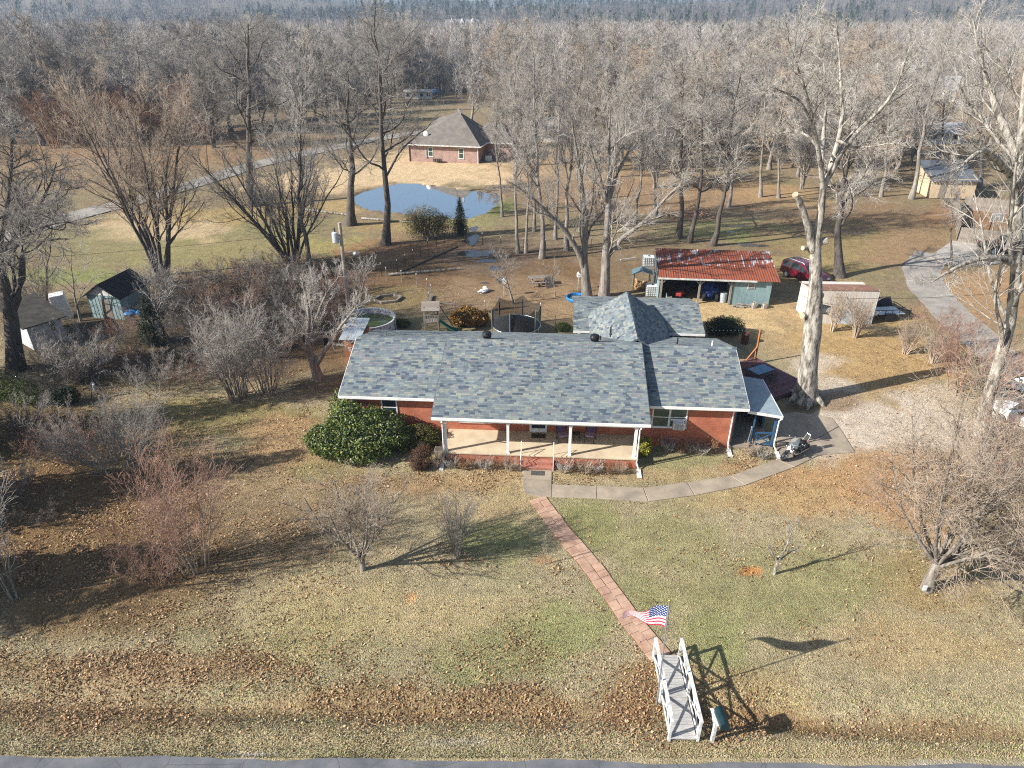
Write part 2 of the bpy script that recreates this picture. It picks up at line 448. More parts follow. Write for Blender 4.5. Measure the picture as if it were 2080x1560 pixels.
def ground_colour(x, y):
    px, py = proj(x, y, 0.0)
    wx = (fbm(x/2.3+9, y/2.3, 3)-.5); wy = (fbm(x/2.3-40, y/2.3+7, 3)-.5)
    c = np.empty((len(x), 3)); c[:] = TAN
    k_ = np.clip((760-py)/120, 0, 1)[:, None]; c = c*(1-k_)+np.array((.235,.175,.11))*k_
    k_ = (np.clip((300-py)/60, 0, 1)*np.clip((fbm(x/30, y/30, 2)-.3)*4, 0, 1))[:, None]; c = c*(1-k_)+np.array((.19,.14,.095))*k_
    m = np.clip((fbm(x/3.1, y/3.1, 4)-.42)*4, 0, 1)[:, None]
    c = c*(1-m*.30) + np.array(OLIVE)*m*.30
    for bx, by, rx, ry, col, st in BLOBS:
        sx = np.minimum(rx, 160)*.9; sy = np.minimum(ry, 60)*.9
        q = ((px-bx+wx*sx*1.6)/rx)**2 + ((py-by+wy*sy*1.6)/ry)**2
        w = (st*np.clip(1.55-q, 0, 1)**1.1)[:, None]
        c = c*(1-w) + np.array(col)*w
    v = .80+.4*fbm(x/.55, y/.55, 3)
    return c*v[:, None]

def axis(segs):
    out = []
    for a, b, st in segs:
        out.append(np.arange(a, b-1e-6, st))
    out.append(np.array([segs[-1][1]]))
    return np.concatenate(out)
GX = axis([(-2600,-600,120),(-600,-200,20),(-200,-80,5),(-80,-40,1.4),(-40,40,.32),(40,80,1.4),(80,200,5),(200,600,20),(600,2600,120)])
GY = axis([(-60,8,6),(8,40,.27),(40,75,.45),(75,140,1.0),(140,260,3.5),(260,700,16),(700,1700,40),(1700,4000,230)])
gx, gy = np.meshgrid(GX, GY)
X, Y = gx.ravel(), gy.ravel()
Z = th(X, Y)
nx, ny = len(GX), len(GY)
ii = np.arange(nx*ny).reshape(ny, nx)
fc = np.stack([ii[:-1, :-1].ravel(), ii[:-1, 1:].ravel(), ii[1:, 1:].ravel(), ii[1:, :-1].ravel()], 1)
def mat_ground():
    m, t, b = nodes_of('lawn_soil_and_litter')
    b.inputs['Roughness'].default_value = .95; b.inputs['Specular IOR Level'].default_value = .1
    at = nd(t, 'ShaderNodeAttribute', attribute_name='gcol')
    ge = nd(t, 'ShaderNodeNewGeometry')
    cur = at.outputs['Color']
    # blades, crumbs and clumps: three sizes of speckle
    for sc, lo, hi, f0, f1 in ((22, .35, .65, .62, 1.32), (7, .35, .65, .74, 1.24), (1.7, .3, .7, .80, 1.18)):
        nz = nd(t, 'ShaderNodeTexNoise', i_Scale=float(sc), i_Detail=3.0, i_Roughness=.7); t.links.new(ge.outputs['Position'], nz.inputs['Vector'])
        mr = nd(t, 'ShaderNodeMapRange'); mr.inputs['From Min'].default_value = lo; mr.inputs['From Max'].default_value = hi
        mr.inputs['To Min'].default_value = f0; mr.inputs['To Max'].default_value = f1
        t.links.new(nz.outputs['Fac'], mr.inputs[0])
        hs = nd(t, 'ShaderNodeHueSaturation'); t.links.new(mr.outputs[0], hs.inputs['Value']); t.links.new(cur, hs.inputs['Color']); cur = hs.outputs[0]
    # hue drift between dead and living blades
    n4 = nd(t, 'ShaderNodeTexNoise', i_Scale=12.0, i_Detail=2.0); t.links.new(ge.outputs['Position'], n4.inputs['Vector'])
    r4 = nd(t, 'ShaderNodeMapRange'); r4.inputs['From Min'].default_value = .35; r4.inputs['From Max'].default_value = .65; r4.inputs['To Min'].default_value = .485; r4.inputs['To Max'].default_value = .52
    t.links.new(n4.outputs['Fac'], r4.inputs[0])
    hs = nd(t, 'ShaderNodeHueSaturation'); t.links.new(r4.outputs[0], hs.inputs['Hue']); t.links.new(cur, hs.inputs['Color']); cur = hs.outputs[0]
    t.links.new(cur, b.inputs['Base Color'])
    nz = nd(t, 'ShaderNodeTexNoise', i_Scale=16.0, i_Detail=4.0); t.links.new(ge.outputs['Position'], nz.inputs['Vector'])
    bp = nd(t, 'ShaderNodeBump', i_Strength=.9, i_Distance=.09); t.links.new(nz.outputs['Fac'], bp.inputs['Height']); t.links.new(bp.outputs[0], b.inputs['Normal'])
    return m
M['ground'] = mat_ground()
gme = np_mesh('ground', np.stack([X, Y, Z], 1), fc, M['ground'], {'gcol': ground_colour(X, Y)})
gme.polygons.foreach_set('use_smooth', [True]*len(gme.polygons))
ground = add_mesh('ground', gme); tag(ground, kind='structure')

# ---- the road along the front edge, its shoulder worn and chipped
def mat_asphalt():
    m = mat('grey_asphalt', (.165,.17,.18), (.10,.105,.115), .9, .9, bump=.4, bscale=60, detail=8)
    t = m.node_tree; b = t.nodes['Principled BSDF']; src = b.inputs['Base Color'].links[0].from_socket
    tc = nd(t, 'ShaderNodeTexCoord'); vo = nd(t, 'ShaderNodeTexVoronoi', feature='DISTANCE_TO_EDGE', i_Scale=.45); nz = nd(t, 'ShaderNodeTexNoise', i_Scale=1.6, i_Detail=4.0)
    ad = nd(t, 'ShaderNodeMix', data_type='VECTOR'); ad.inputs[0].default_value = .12; t.links.new(tc.outputs['Object'], nz.inputs['Vector']); t.links.new(tc.outputs['Object'], ad.inputs[4]); t.links.new(nz.outputs['Color'], ad.inputs[5]); t.links.new(ad.outputs[1], vo.inputs['Vector'])
    lt = nd(t, 'ShaderNodeMath', operation='LESS_THAN'); lt.inputs[1].default_value = .0035; t.links.new(vo.outputs['Distance'], lt.inputs[0])
    mx = nd(t, 'ShaderNodeMix', data_type='RGBA'); t.links.new(lt.outputs[0], mx.inputs[0]); t.links.new(src, mx.inputs[6]); mx.inputs[7].default_value = (.08,.08,.085,1)
    t.links.new(mx.outputs[2], b.inputs['Base Color'])
    return m
M['asphalt'] = mat_asphalt()
rl = P(0,1537); rr = P(2080,1557); rs = (rr.y-rl.y)/(rr.x-rl.x)
mb = MB(); n = 160; prev = None
rr_ = random.Random(4)
top = []
for i in range(n+1):
    x = -45+90*i/n
    e = rl.y+(x-rl.x)*rs + .06*math.sin(x*.9)+rr_.uniform(-.035,.035)
    top.append((x, e))
for (x0, e0), (x1, e1) in zip(top[:-1], top[1:]):
    mb.quad((x0,5,.06),(x1,5,.06),(x1,e1,.05),(x0,e0,.05))
    mb.quad((x0,e0,.05),(x1,e1,.05),(x1,e1+.04,-.03),(x0,e0+.04,-.03))
road = mb.build('road', M['asphalt']); tag(road, kind='structure')

def ribbon(name, pts, w, z, material, kind='structure', jit=.12, seed=1, nsub=8):
    rg = random.Random(seed); q = []
    for a, b in zip(pts[:-1], pts[1:]):
        for i in range(nsub): q.append(a.lerp(b, i/nsub))
    q.append(pts[-1])
    for _ in range(6):
        q = [q[0]] + [(q[i-1]+q[i]*2+q[i+1])/4 for i in range(1, len(q)-1)] + [q[-1]]
    L, R = [], []
    for i, p in enumerate(q):
        d = (q[min(i+1, len(q)-1)]-q[max(i-1, 0)]).normalized(); nn = Vector((-d.y, d.x, 0))
        L.append(p+nn*(w/2+rg.uniform(-jit, jit))); R.append(p-nn*(w/2+rg.uniform(-jit, jit)))
    def zz(p): return float(th(np.array([p.x]), np.array([p.y]))[0])+z
    mb = MB()
    for i in range(len(q)-1):
        mb.quad((R[i].x,R[i].y,zz(R[i])),(R[i+1].x,R[i+1].y,zz(R[i+1])),(L[i+1].x,L[i+1].y,zz(L[i+1])),(L[i].x,L[i].y,zz(L[i])))
    o = mb.build(name, material); tag(o, kind=kind)
    return o
M['lane'] = mat('worn_grey_lane', (.34,.31,.27), (.23,.21,.185), .8, .95, bump=.4, bscale=20)
ribbon('lane_road', [P(-120,525), P(60,466), P(160,438), P(290,406), P(400,374), P(500,340), P(620,311), P(760,284), P(830,272), P(900,266)], 4.2, .10, M['lane'])
ribbon('drive_road', [P(1895,515), P(1868,548), P(1888,592), P(1935,640), P(1990,688), P(2045,740), P(2075,800), P(2090,860)], 3.4, .02, M['lane'], seed=3)
M['pad'] = mat('pale_concrete_pad', (.44,.40,.345), (.33,.30,.26), 1.0, .9, bump=.2, bscale=30)
mb = MB(); pp = [P(1885,522), P(1935,490), P(2015,492), P(2075,505), P(2085,530), P(1990,540), P(1930,540)]
mb.extr([(p.x, p.y) for p in pp], 0.005, .07, 'z'); tag(mb.build('court_pavement', M['pad']), kind='structure')

# ---- pond, creek and puddles
def mat_water(name, c, rough=.06, bump=.08, scale=1.6):
    m, t, b = nodes_of(name)
    b.inputs['Base Color'].default_value = (*c, 1); b.inputs['Roughness'].default_value = rough; b.inputs['Specular IOR Level'].default_value = .5; b.inputs['IOR'].default_value = 1.33
    ge = nd(t, 'ShaderNodeNewGeometry'); nz = nd(t, 'ShaderNodeTexNoise', i_Scale=scale, i_Detail=3.0); t.links.new(ge.outputs['Position'], nz.inputs['Vector'])
    bp = nd(t, 'ShaderNodeBump', i_Strength=bump, i_Distance=.05); t.links.new(nz.outputs['Fac'], bp.inputs['Height']); t.links.new(bp.outputs[0], b.inputs['Normal'])
    n2 = nd(t, 'ShaderNodeTexNoise', i_Scale=.25, i_Detail=3.0); t.links.new(ge.outputs['Position'], n2.inputs['Vector'])
    r = ramp(t, [(.35, tuple(v*.7 for v in c)), (.65, c)]); t.links.new(n2.outputs['Fac'], r.inputs[0]); t.links.new(r.outputs[0], b.inputs['Base Color'])
    gl = nd(t, 'ShaderNodeBsdfGlossy'); gl.inputs['Roughness'].default_value = rough; t.links.new(bp.outputs[0], gl.inputs['Normal'])
    fr = nd(t, 'ShaderNodeLayerWeight'); fr.inputs[0].default_value = .16; t.links.new(bp.outputs[0], fr.inputs['Normal'])
    ms = nd(t, 'ShaderNodeMixShader'); t.links.new(fr.outputs['Fresnel'], ms.inputs[0]); t.links.new(b.outputs[0], ms.inputs[1]); t.links.new(gl.outputs[0], ms.inputs[2])
    t.links.new(ms.outputs[0], t.nodes['Material Output'].inputs[0])
    return m
M['pond'] = mat_water('murky_green_pond', (.19,.165,.075), .02, .05)
M['puddle'] = mat_water('puddle_water', (.06,.05,.04), .04, .05, 3)
cx = sum(p.x for p in POND)/len(POND); cy = sum(p.y for p in POND)/len(POND)
mb = MB(); mb.poly([(cx+(p.x-cx)*1.03, cy+(p.y-cy)*1.03, -.06) for p in POND])
tag(mb.build('pond_water', M['pond']), kind='structure')
def puddle(name, cpx, rx, ry, seed, n=26, irr=.45):
    c = P(*cpx); rg = random.Random(seed); ph = [rg.uniform(0, 6.28) for _ in range(4)]
    pts = []
    for i in range(n):
        a = 2*math.pi*i/n
        k = 1+irr*(.5*math.sin(2*a+ph[0])+.35*math.sin(3*a+ph[1])+.3*math.sin(5*a+ph[2])+.2*math.sin(9*a+ph[3]))
        x, y = c.x+rx*k*math.cos(a), c.y+ry*k*math.sin(a)
        pts.append((x, y))
    zm = max(float(th(np.array([x]), np.array([y]))[0]) for x, y in pts)
    mb = MB(); mb.poly([(x, y, zm+.015) for x, y in pts])
    return tag(mb.build(name, M['puddle']), kind='structure')
for i, (q, rx, ry) in enumerate([((957,488),1.0,1.6),((968,516),1.7,1.2),((950,512),1.0,.6),((990,530),.9,.7),((1008,545),.6,.9),((1017,570),.45,.8),((962,465),.6,.9),((1490,459),1.3,.7),((1482,471),.5,.4),((1528,498),1.5,.7),((1715,472),2.6,.8),((1500,522),.7,.3),((985,575),.4,.2)]):
    puddle('puddle', q, rx, ry, i)
# ------------------------------------------------------------------ the brick house (local: u along the front, v into the depth)
HA = math.radians(-3.68)
house = thing('brick_ranch_house', 'long red brick ranch house with mottled grey green shingle roof and front porch', 'house', (-10.288, 35.135, 0), HA)
def HW(u, v, z=0):
    return Vector((-10.288+u*math.cos(HA)-v*math.sin(HA), 35.135+u*math.sin(HA)+v*math.cos(HA), z))
LEN = 23.94; ZE = 3.0; RV = 4.75; RZ = 4.58; BV = 9.5
# outer walls with two gables
W0, W1, WB = .55, 23.35, 9.05
mb = MB()
mb.bb(W0, W1, .45, WB, -.15, 2.86)
for u0, u1 in ((W0, W0+.18), (W1-.18, W1)):
    mb.extr([(.45,2.86),(WB,2.86),(RV,RZ-.18)], u0, u1, 'x')
mb.build('wall', M['brick'], house)
# rear wing walls
mb = MB(); mb.bb(14.5, 23.0, 11.35, 17.4, -.1, 2.62); mb.bb(15.8, 20.4, 9.05, 11.35, -.1, 2.9)
M['teal_siding'] = mat('blue_grey_siding', (.20,.29,.31), (.14,.21,.23), 2, .7, stretch=(.5,.5,9))
mb.build('rear_wall', M['teal_siding'], house)

SH = [(0,(.14,.168,.185)),(.26,(.172,.20,.208)),(.50,(.205,.232,.218)),(.66,(.25,.262,.22)),(.76,(.075,.095,.125)),(.86,(.115,.135,.16)),(.94,(.20,.19,.20))]
M['shingle'] = mat_islands('asphalt_shingles', SH, .92, .14, 1.2)
M['shingle_one'] = mat_islands('asphalt_shingle_tab', SH, .92, .14, 1.2, by_object=True)
M['felt'] = mat('dark_roof_felt', (.10,.115,.125), (.075,.085,.09), 2, .95)
def shingle_plane(parent, o, e, up, width, length, seed, expo=.15, skip_rows=0, name='shingle_field', course=None):
    """courses of tabs on a sloping rectangle: o lower corner, e along the eave, up the slope"""
    o, e, up = Vector(o), Vector(e).normalized(), Vector(up).normalized()
    nrm = e.cross(up).normalized()
    rg = random.Random(seed); mb = MB(); rows = int(math.ceil(length/expo)); singles = []
    for r in range(rows):
        y0 = r*expo; y1 = min(y0+expo+.02, length)
        x = -rg.uniform(0, .3)
        while x < width:
            w = rg.choice((.16,.22,.30,.36,.45,.26,.33)); x0, x1 = max(x, 0), min(x+w, width); x += w
            if x1-x0 < .03: continue
            th_ = rg.choice((.012,.017,.022))
            a = o+e*(x0+.003)+up*y0; b = o+e*(x1-.003)+up*y0; c = o+e*(x1-.003)+up*y1; d = o+e*(x0+.003)+up*y1
            if r < skip_rows:
                singles.append((a, b, c, d, th_)); continue
            n = len(mb.v)
            for p in (a, b, c, d): mb.v.append(tuple(p))
            mb.v.append(tuple(a+nrm*th_)); mb.v.append(tuple(b+nrm*th_)); mb.v.append(tuple(c+nrm*.004)); mb.v.append(tuple(d+nrm*.004))
            mb.f += [(n+4,n+5,n+6,n+7),(n,n+1,n+5,n+4),(n+1,n+2,n+6,n+5),(n+3,n,n+4,n+7)]
    ob = mb.build(name, M['shingle'], parent); tag(ob, kind='stuff')
    return singles
def roof_part(name, quads, th=.1):
    mb = MB()
    for q in quads: mb.slab(q, th)
    return mb.build(name, M['felt'], house)

# main roof: two slopes
roof = roof_part('roof', [[(0,0,ZE),(LEN,0,ZE),(LEN,RV,RZ),(0,RV,RZ)], [(0,RV,RZ),(LEN,RV,RZ),(LEN,BV,ZE),(0,BV,ZE)]])
sl = math.hypot(RV, RZ-ZE); upf = (0, RV, RZ-ZE); upb = (0, -(BV-RV), RZ-ZE)
shingle_plane(roof, (0,0,ZE+.003), (1,0,0), upf, LEN, sl, 1)
shingle_plane(roof, (LEN,BV,ZE+.003), (-1,0,0), upb, LEN, math.hypot(BV-RV, RZ-ZE), 2)
mb = MB()
u = 0.0
while u < LEN-.2:
    mb.slab([(u,RV-.16,RZ-.03),(u+.31,RV-.16,RZ-.025),(u+.31,RV,RZ+.04),(u,RV,RZ+.035)], .015)
    mb.slab([(u,RV,RZ+.035),(u+.31,RV,RZ+.04),(u+.31,RV+.16,RZ-.025),(u,RV+.16,RZ-.03)], .015); u += .30
tag(mb.build('ridge_caps', M['shingle'], roof), kind='stuff')
# raised porch roof over the middle
PU0, PU1, PV, PZ, KV, KZ = 5.9, 18.1, -2.12, 3.02, 4.4, 4.86
proof = roof_part('porch_roof', [[(PU0,PV,PZ),(PU1,PV,PZ),(PU1,KV,KZ),(PU0,KV,KZ)], [(PU0,KV,KZ),(PU1,KV,KZ),(PU1,BV-.1,ZE+.10),(PU0,BV-.1,ZE+.10)]])
mb = MB()
for u0, u1 in ((PU0+.02, PU0+.10), (PU1-.10, PU1-.02)):
    mb.extr([(PV+.1,PZ-.13),(.35,PZ-.13),(RV,RZ-.1),(BV-.4,ZE),(KV,KZ-.11),(PV+.1,PZ-.11)], u0, u1, 'x')
mb.build('porch_gable_board', M['teal_siding'], house)
upp = (0, KV-PV, KZ-PZ)
singles = shingle_plane(proof, (PU0,PV,PZ+.003), (1,0,0), upp, PU1-PU0, math.hypot(KV-PV, KZ-PZ), 3, skip_rows=9)
shingle_plane(proof, (PU1,BV-.1,ZE+.103), (-1,0,0), (0,-(BV-.1-KV),KZ-ZE-.1), PU1-PU0, math.hypot(BV-.1-KV, KZ-ZE-.1), 4)
cache = {}
sdir = Vector(upp).normalized(); snr = Vector((1,0,0)).cross(sdir).normalized()
for i, (a, b, c, d, t_) in enumerate(singles[:300]):
    w = round((b-a).length, 3); hgt = round((d-a).length, 3)
    key = (w, hgt, t_)
    if key not in cache:
        q = MB(); B = sdir*hgt; E_ = Vector((w,0,0)); z0 = Vector((0,0,0))
        q.v = [tuple(p) for p in (z0, E_, E_+B, B, snr*t_, E_+snr*t_, E_+B+snr*.004, B+snr*.004)]
        q.f = [(4,5,6,7),(0,1,5,4),(1,2,6,5),(3,0,4,7)]
        me = q.mesh('shingle'); me.materials.append(M['shingle_one']); cache[key] = me
    o = bpy.data.objects.new('shingle', cache[key]); link(o, proof); o.location = a
rest = MB()
for (a, b, c, d, t_) in singles[300:]:
    n = len(rest.v)
    for p in (a, b, c, d, a+snr*t_, b+snr*t_, c+snr*.004, d+snr*.004): rest.v.append(tuple(p))
    rest.f += [(n+4,n+5,n+6,n+7),(n,n+1,n+5,n+4),(n+1,n+2,n+6,n+5),(n+3,n,n+4,n+7)]
if rest.v: tag(rest.build('shingle_rest', M['shingle'], proof), kind='stuff')
# rear cross gable and rear block roofs
RG_U, RG_Z = 17.9, 4.9
groof = roof_part('rear_gable_roof', [[(RG_U-2.75,13.2,3.12),(RG_U-2.75,5.0,3.12),(RG_U,5.0,RG_Z),(RG_U,13.2,RG_Z)], [(RG_U+2.75,5.0,3.12),(RG_U+2.75,13.2,3.12),(RG_U,13.2,RG_Z),(RG_U,5.0,RG_Z)]])
gl = math.hypot(2.75, RG_Z-3.12)
shingle_plane(groof, (RG_U-2.75,13.2,3.123), (0,-1,0), (2.75,0,RG_Z-3.12), 8.2, gl, 5)
shingle_plane(groof, (RG_U+2.75,5.0,3.123), (0,1,0), (-2.75,0,RG_Z-3.12), 8.2, gl, 6)
mb = MB(); mb.extr([(RG_U-2.6,3.0),(RG_U+2.6,3.0),(RG_U,RG_Z-.12)], 12.9, 13.1, 'y'); mb.build('rear_gable_wall', M['teal_siding'], house)
rroof = roof_part('rear_block_roof', [[(14.05,10.95,2.7),(23.45,10.95,2.7),(23.45,14.35,3.62),(14.05,14.35,3.62)], [(14.05,14.35,3.62),(23.45,14.35,3.62),(23.45,17.75,2.7),(14.05,17.75,2.7)]])
shingle_plane(rroof, (14.05,10.95,2.703), (1,0,0), (0,3.4,.92), 9.4, math.hypot(3.4,.92), 7)
shingle_plane(rroof, (23.45,17.75,2.703), (-1,0,0), (0,-3.4,.92), 9.4, math.hypot(3.4,.92), 8)

# fascias, gutters, soffits
def board(name, p0, p1, w, h, m='white', parent=None):
    mb = MB(); mb.bar(p0, p1, w, h); return mb.build(name, M[m], parent or house)
for p0, p1 in (((0,-.012,ZE-.10),(PU0-.02,-.012,ZE-.10)), ((PU1+.02,-.012,ZE-.10),(LEN,-.012,ZE-.10)), ((PU0,PV-.012,PZ-.09),(PU1,PV-.012,PZ-.09)),
               ((14.05,10.94,2.6),(RG_U-2.5,10.94,2.6)), ((RG_U+2.6,10.94,2.6),(23.45,10.94,2.6)), ((0,BV+.012,ZE-.1),(LEN,BV+.012,ZE-.1))):
    g = board('gutter', p0, p1, .10, .16)
for u_, rise in ((-.015, 1), (LEN+.015, 1)):
    mb = MB(); mb.slab([(u_-.012,0,ZE+.005),(u_+.012,0,ZE+.005),(u_+.012,RV,RZ+.005),(u_-.012,RV,RZ+.005)], .17)
    mb.slab([(u_-.012,RV,RZ+.005),(u_+.012,RV,RZ+.005),(u_+.012,BV,ZE+.005),(u_-.012,BV,ZE+.005)], .17); mb.build('rake_board', M['white'], house)
mb = MB()
for u_ in (PU0-.015, PU1+.015):
    mb.slab([(u_-.012,PV,PZ+.004),(u_+.012,PV,PZ+.004),(u_+.012,KV,KZ+.004),(u_-.012,KV,KZ+.004)], .13)
mb.build('rake_board', M['felt'], house)
mb = MB(); mb.bb(.05, LEN-.05, .05, .448, ZE-.15, ZE-.13); mb.build('soffit', M['white'], house)
mb = MB(); mb.bb(PU0+.05, PU1-.05, PV+.06, .447, PZ-.19, PZ-.165); mb.build('porch_ceiling', M['white'], house)
mb = MB(); mb.bb(PU0+.3, PU1-.3, -1.97, -1.83, PZ-.36, PZ-.19); mb.build('porch_beam', M['white'], house)
# downspouts
def spout(u, v, zt, du=0, name='downspout'):
    mb = MB(); mb.tube([(u,v-.35,zt),(u,v-.05,zt-.3),(u,v-.05,.35),(u+du,v-.3,.08)], .045, 6)
    o = mb.build(name, M['white'], house)
    q = MB(); q.slab([(u+du-.12,v-1.0,.05),(u+du+.12,v-1.0,.05),(u+du+.12,v-.3,.1),(u+du-.12,v-.3,.1)], .04); q.build('splash_block', M['white'], house)
spout(.68, .42, 2.85); spout(23.2, .42, 2.85, 0)
spout(6.50, -1.98, 2.85, -.05); spout(17.56, -1.98, 2.85, .1)
# porch: slab, brick skirt, steps, posts, handrails
mb = MB(); mb.bb(6.42, 17.62, -2.08, .45, .55, .65); mb.build('porch_floor', M['concrete'], house, bevel=.01)
mb = MB(); mb.bb(6.47, 17.57, -2.03, .44, -.15, .55); mb.build('porch_skirt', M['brick'], house)
M['brick_edge'] = mat_brick('brick_on_edge', (.42,.13,.075), (.31,.09,.055), (.40,.28,.23), .075, .20, .009)
for i, (v0, z1) in enumerate(((-2.36,.43),(-2.64,.215))):
    mb = MB(); mb.bb(11.0, 12.8, v0, -2.082 if i == 0 else -2.362, -.1, z1); mb.build('step', M['brick_edge'], house, bevel=.008)
for u in (6.62, 10.2, 13.72, 17.38):
    mb = MB(); mb.bb(u-.075, u+.075, -1.975, -1.825, .65, PZ-.36); mb.bb(u-.10, u+.10, -2.0, -1.8, .65, .74); mb.bb(u-.10, u+.10, -2.0, -1.8, PZ-.46, PZ-.362)
    mb.build('porch_post', M['white'], house)
for u in (10.98, 12.82):
    mb = MB()
    mb.tube([(u,-2.72,-.05),(u,-2.72,.80),(u,-1.92,1.50),(u,-1.92,.65)], .022, 6)
    mb.tube([(u,-2.72,.52),(u,-1.92,1.22)], .014, 6)
    mb.build('handrail', M['white'], house)
# windows and doors on the front wall
def window(name, u0, u1, z0, z1, v=.45, sash=True, glass='glass', mull=(), depth=.05, parent=None):
    root = None
    mb = MB(); f = .075
    mb.bb(u0-f, u0, v-depth, v-.002, z0-f, z1+f); mb.bb(u1, u1+f, v-depth, v-.002, z0-f, z1+f)
    mb.bb(u0, u1, v-depth, v-.002, z1, z1+f); mb.bb(u0-f-.03, u1+f+.03, v-depth-.05, v-.002, z0-f-.03, z0-.0)
    for m_ in mull: mb.bb(m_-.06, m_+.06, v-depth, v-.004, z0, z1)
    if sash: mb.bb(u0, u1, v-depth*.7, v-.004, (z0+z1)/2-.025, (z0+z1)/2+.025)
    w = mb.build(name, M['white'], parent or house)
    edges = [u0]+[m_ for m_ in mull]+[u1]
    for a, b in zip(edges[:-1], edges[1:]):
        q = MB(); q.bb(a+.005, b-.005, v-.02, v-.003, z0+.005, z1-.005); q.build('pane', M[glass], w)
    return w
window('window', 2.48, 3.3, 1.45, 2.62, mull=())
window('window', 18.62, 20.52, 1.38, 2.60, mull=(19.57,), glass='glass_green')
window('window', 7.2, 8.95, 1.28, 2.6, mull=(8.07,))
window('window', 14.9, 16.4, 1.35, 2.6, mull=(15.65,))
mb = MB(); mb.bb(7.0, 9.15, .38, .447, 1.10, 1.19); mb.build('brick_sill', M['brick_edge'], house)
mb = MB(); mb.bb(18.45, 20.7, .38, .447, 1.20, 1.29); mb.build('brick_sill', M['brick_edge'], house)
mb = MB()
mb.bb(11.34, 11.46, .39, .447, .66, 2.66); mb.bb(12.28, 12.40, .39, .447, .66, 2.66); mb.bb(11.46, 12.28, .39, .447, 2.5, 2.66); mb.bb(11.46, 12.28, .385, .446, .66, .92)
mb.bb(11.46, 12.28, .40, .446, 1.5, 1.56)
d = mb.build('front_door', M['white'], house)
mb = MB(); mb.bb(11.47, 12.27, .415, .44, .925, 2.495); mb.build('pane', M['glass'], d)
mb = MB(); mb.bb(12.20, 12.25, .36, .40, 1.62, 1.75); mb.build('door_handle', M['chrome'], d)
# window air conditioner
mb = MB(); mb.bb(19.78, 20.44, .02, .40, 1.36, 1.80); ac = mb.build('air_conditioner', M['white'], house, bevel=.015)
mb = MB()
for i in range(9): mb.bb(19.84, 20.38, .012, .022, 1.41+i*.042, 1.425+i*.042)
mb.build('grille', M['dark_metal'], ac)
mb = MB(); mb.bb(19.66, 20.5, .37, .43, 1.81, 1.90); mb.build('sash_panel', M['white'], ac)
# roof vents and pipes
def turbine(u, v, z):
    mb = MB(); mb.lathe([(.16,-.25),(.16,.18),(.24,.2),(.24,.24)], (u,v,z), 14)
    b = mb.build('vent_base', M['black'], house, smooth=False)
    q = MB()
    q.lathe([(.22,.26),(.285,.36),(.30,.46),(.25,.57),(.12,.63)], (u,v,z), 16)
    for i in range(16):
        t = 2*math.pi*i/16
        q.bar((u+.27*math.cos(t), v+.27*math.sin(t), z+.26), (u+.27*math.cos(t+.35), v+.27*math.sin(t+.35), z+.56), .02, .05)
    q.build('turbine_head', M['black'], b)
turbine(8.42, 4.75, 4.62); turbine(15.2, 4.75, 4.62)
for u, v, z, h, m in ((15.62,5.6,4.3,.45,'dark_metal'), (16.3,6.3,4.6,.5,'dark_metal'), (20.5,5.6,4.3,.45,'dark_metal'), (22.6,5.2,4.4,.4,'white'), (1.6,6.0,4.1,.4,'steel')):
    mb = MB(); mb.cyl((u,v,z-.2),(u,v,z+h),.05,.05,8); mb.cyl((u,v,z-.05),(u,v,z+.06),.11,.06,8); mb.build('vent_pipe', M[m], house)
# rear block windows and trim
mb = MB(); mb.bb(14.75, 15.45, 11.29, 11.345, 1.2, 2.4); mb.build('rear_window', M['glass'], house)
mb = MB(); mb.bb(21.2, 21.3, 11.27, 11.345, .1, 2.5); mb.bb(22.9, 23.0, 11.27, 11.345, .1, 2.5); mb.build('corner_trim', M['white'], house)
mb = MB(); mb.lathe([(.02,0),(.16,.01),(.16,.05),(.02,.06)], (22.3,11.22,2.25), 14, axis='y'); mb.build('wall_light', M['dark_metal'], house)
for uu in (14.3, 15.55):
    mb = MB(); mb.bb(uu-.06,uu+.06,10.98,11.1,0,2.55); mb.build('rear_post', M['white'], house)
# back lean-to at the left end (pale metal roof, rust brown wall)
mb = MB(); mb.bb(-2.6, -1.35, 9.85, 12.4, 0, 2.0); M['rust_wall'] = mat('rust_brown_wall', (.36,.15,.07), (.25,.10,.05), 2, .8); mb.build('storage_wall', M['rust_wall'], house)
M['pale_metal'] = mat('pale_blue_metal_roof', (.48,.53,.56), (.36,.41,.44), 1.3, .45, metal=.35)
mb = MB()
for i in range(3): mb.slab([(-2.85+i*.52,9.52,2.12),(-2.85+i*.52+.50,9.52,2.12),(-2.85+i*.52+.50,12.7,2.5),(-2.85+i*.52,12.7,2.5)], .03)
mb.build('storage_roof', M['pale_metal'], house)
# screened side porch on the right end, in the house's shade
M['side_roof'] = mat('grey_rolled_roofing', (.32,.39,.43), (.25,.31,.345), 3, .85, bump=.2, bscale=40)
M['blue_paint'] = mat('deep_blue_paint', (.035,.10,.19), (.025,.075,.15), 3, .6)  # blue of the house's shade painted into posts, rail and panel
M['screen'] = mat('dark_blue_screen', (.02,.045,.075), (.012,.03,.055), 3, .5)  # screen colour carries the dark blue shade inside the porch
mb = MB(); mb.slab([(23.36,.2,2.80),(25.95,.2,2.42),(25.95,4.75,2.42),(23.36,4.75,2.80)], .09); mb.build('side_porch_roof', M['side_roof'], house)
board('side_fascia', (23.95,.18,2.66),(25.98,.18,2.36),.05,.16); board('side_fascia', (25.98,.2,2.35),(25.98,4.75,2.35),.05,.14)
for u, v in ((25.75,.48),(25.75,2.6),(25.75,4.5),(23.5,4.5)):
    mb = MB(); mb.bb(u-.06,u+.06,v-.06,v+.06,.05,2.36); mb.build('side_post', M['blue_paint'], house)
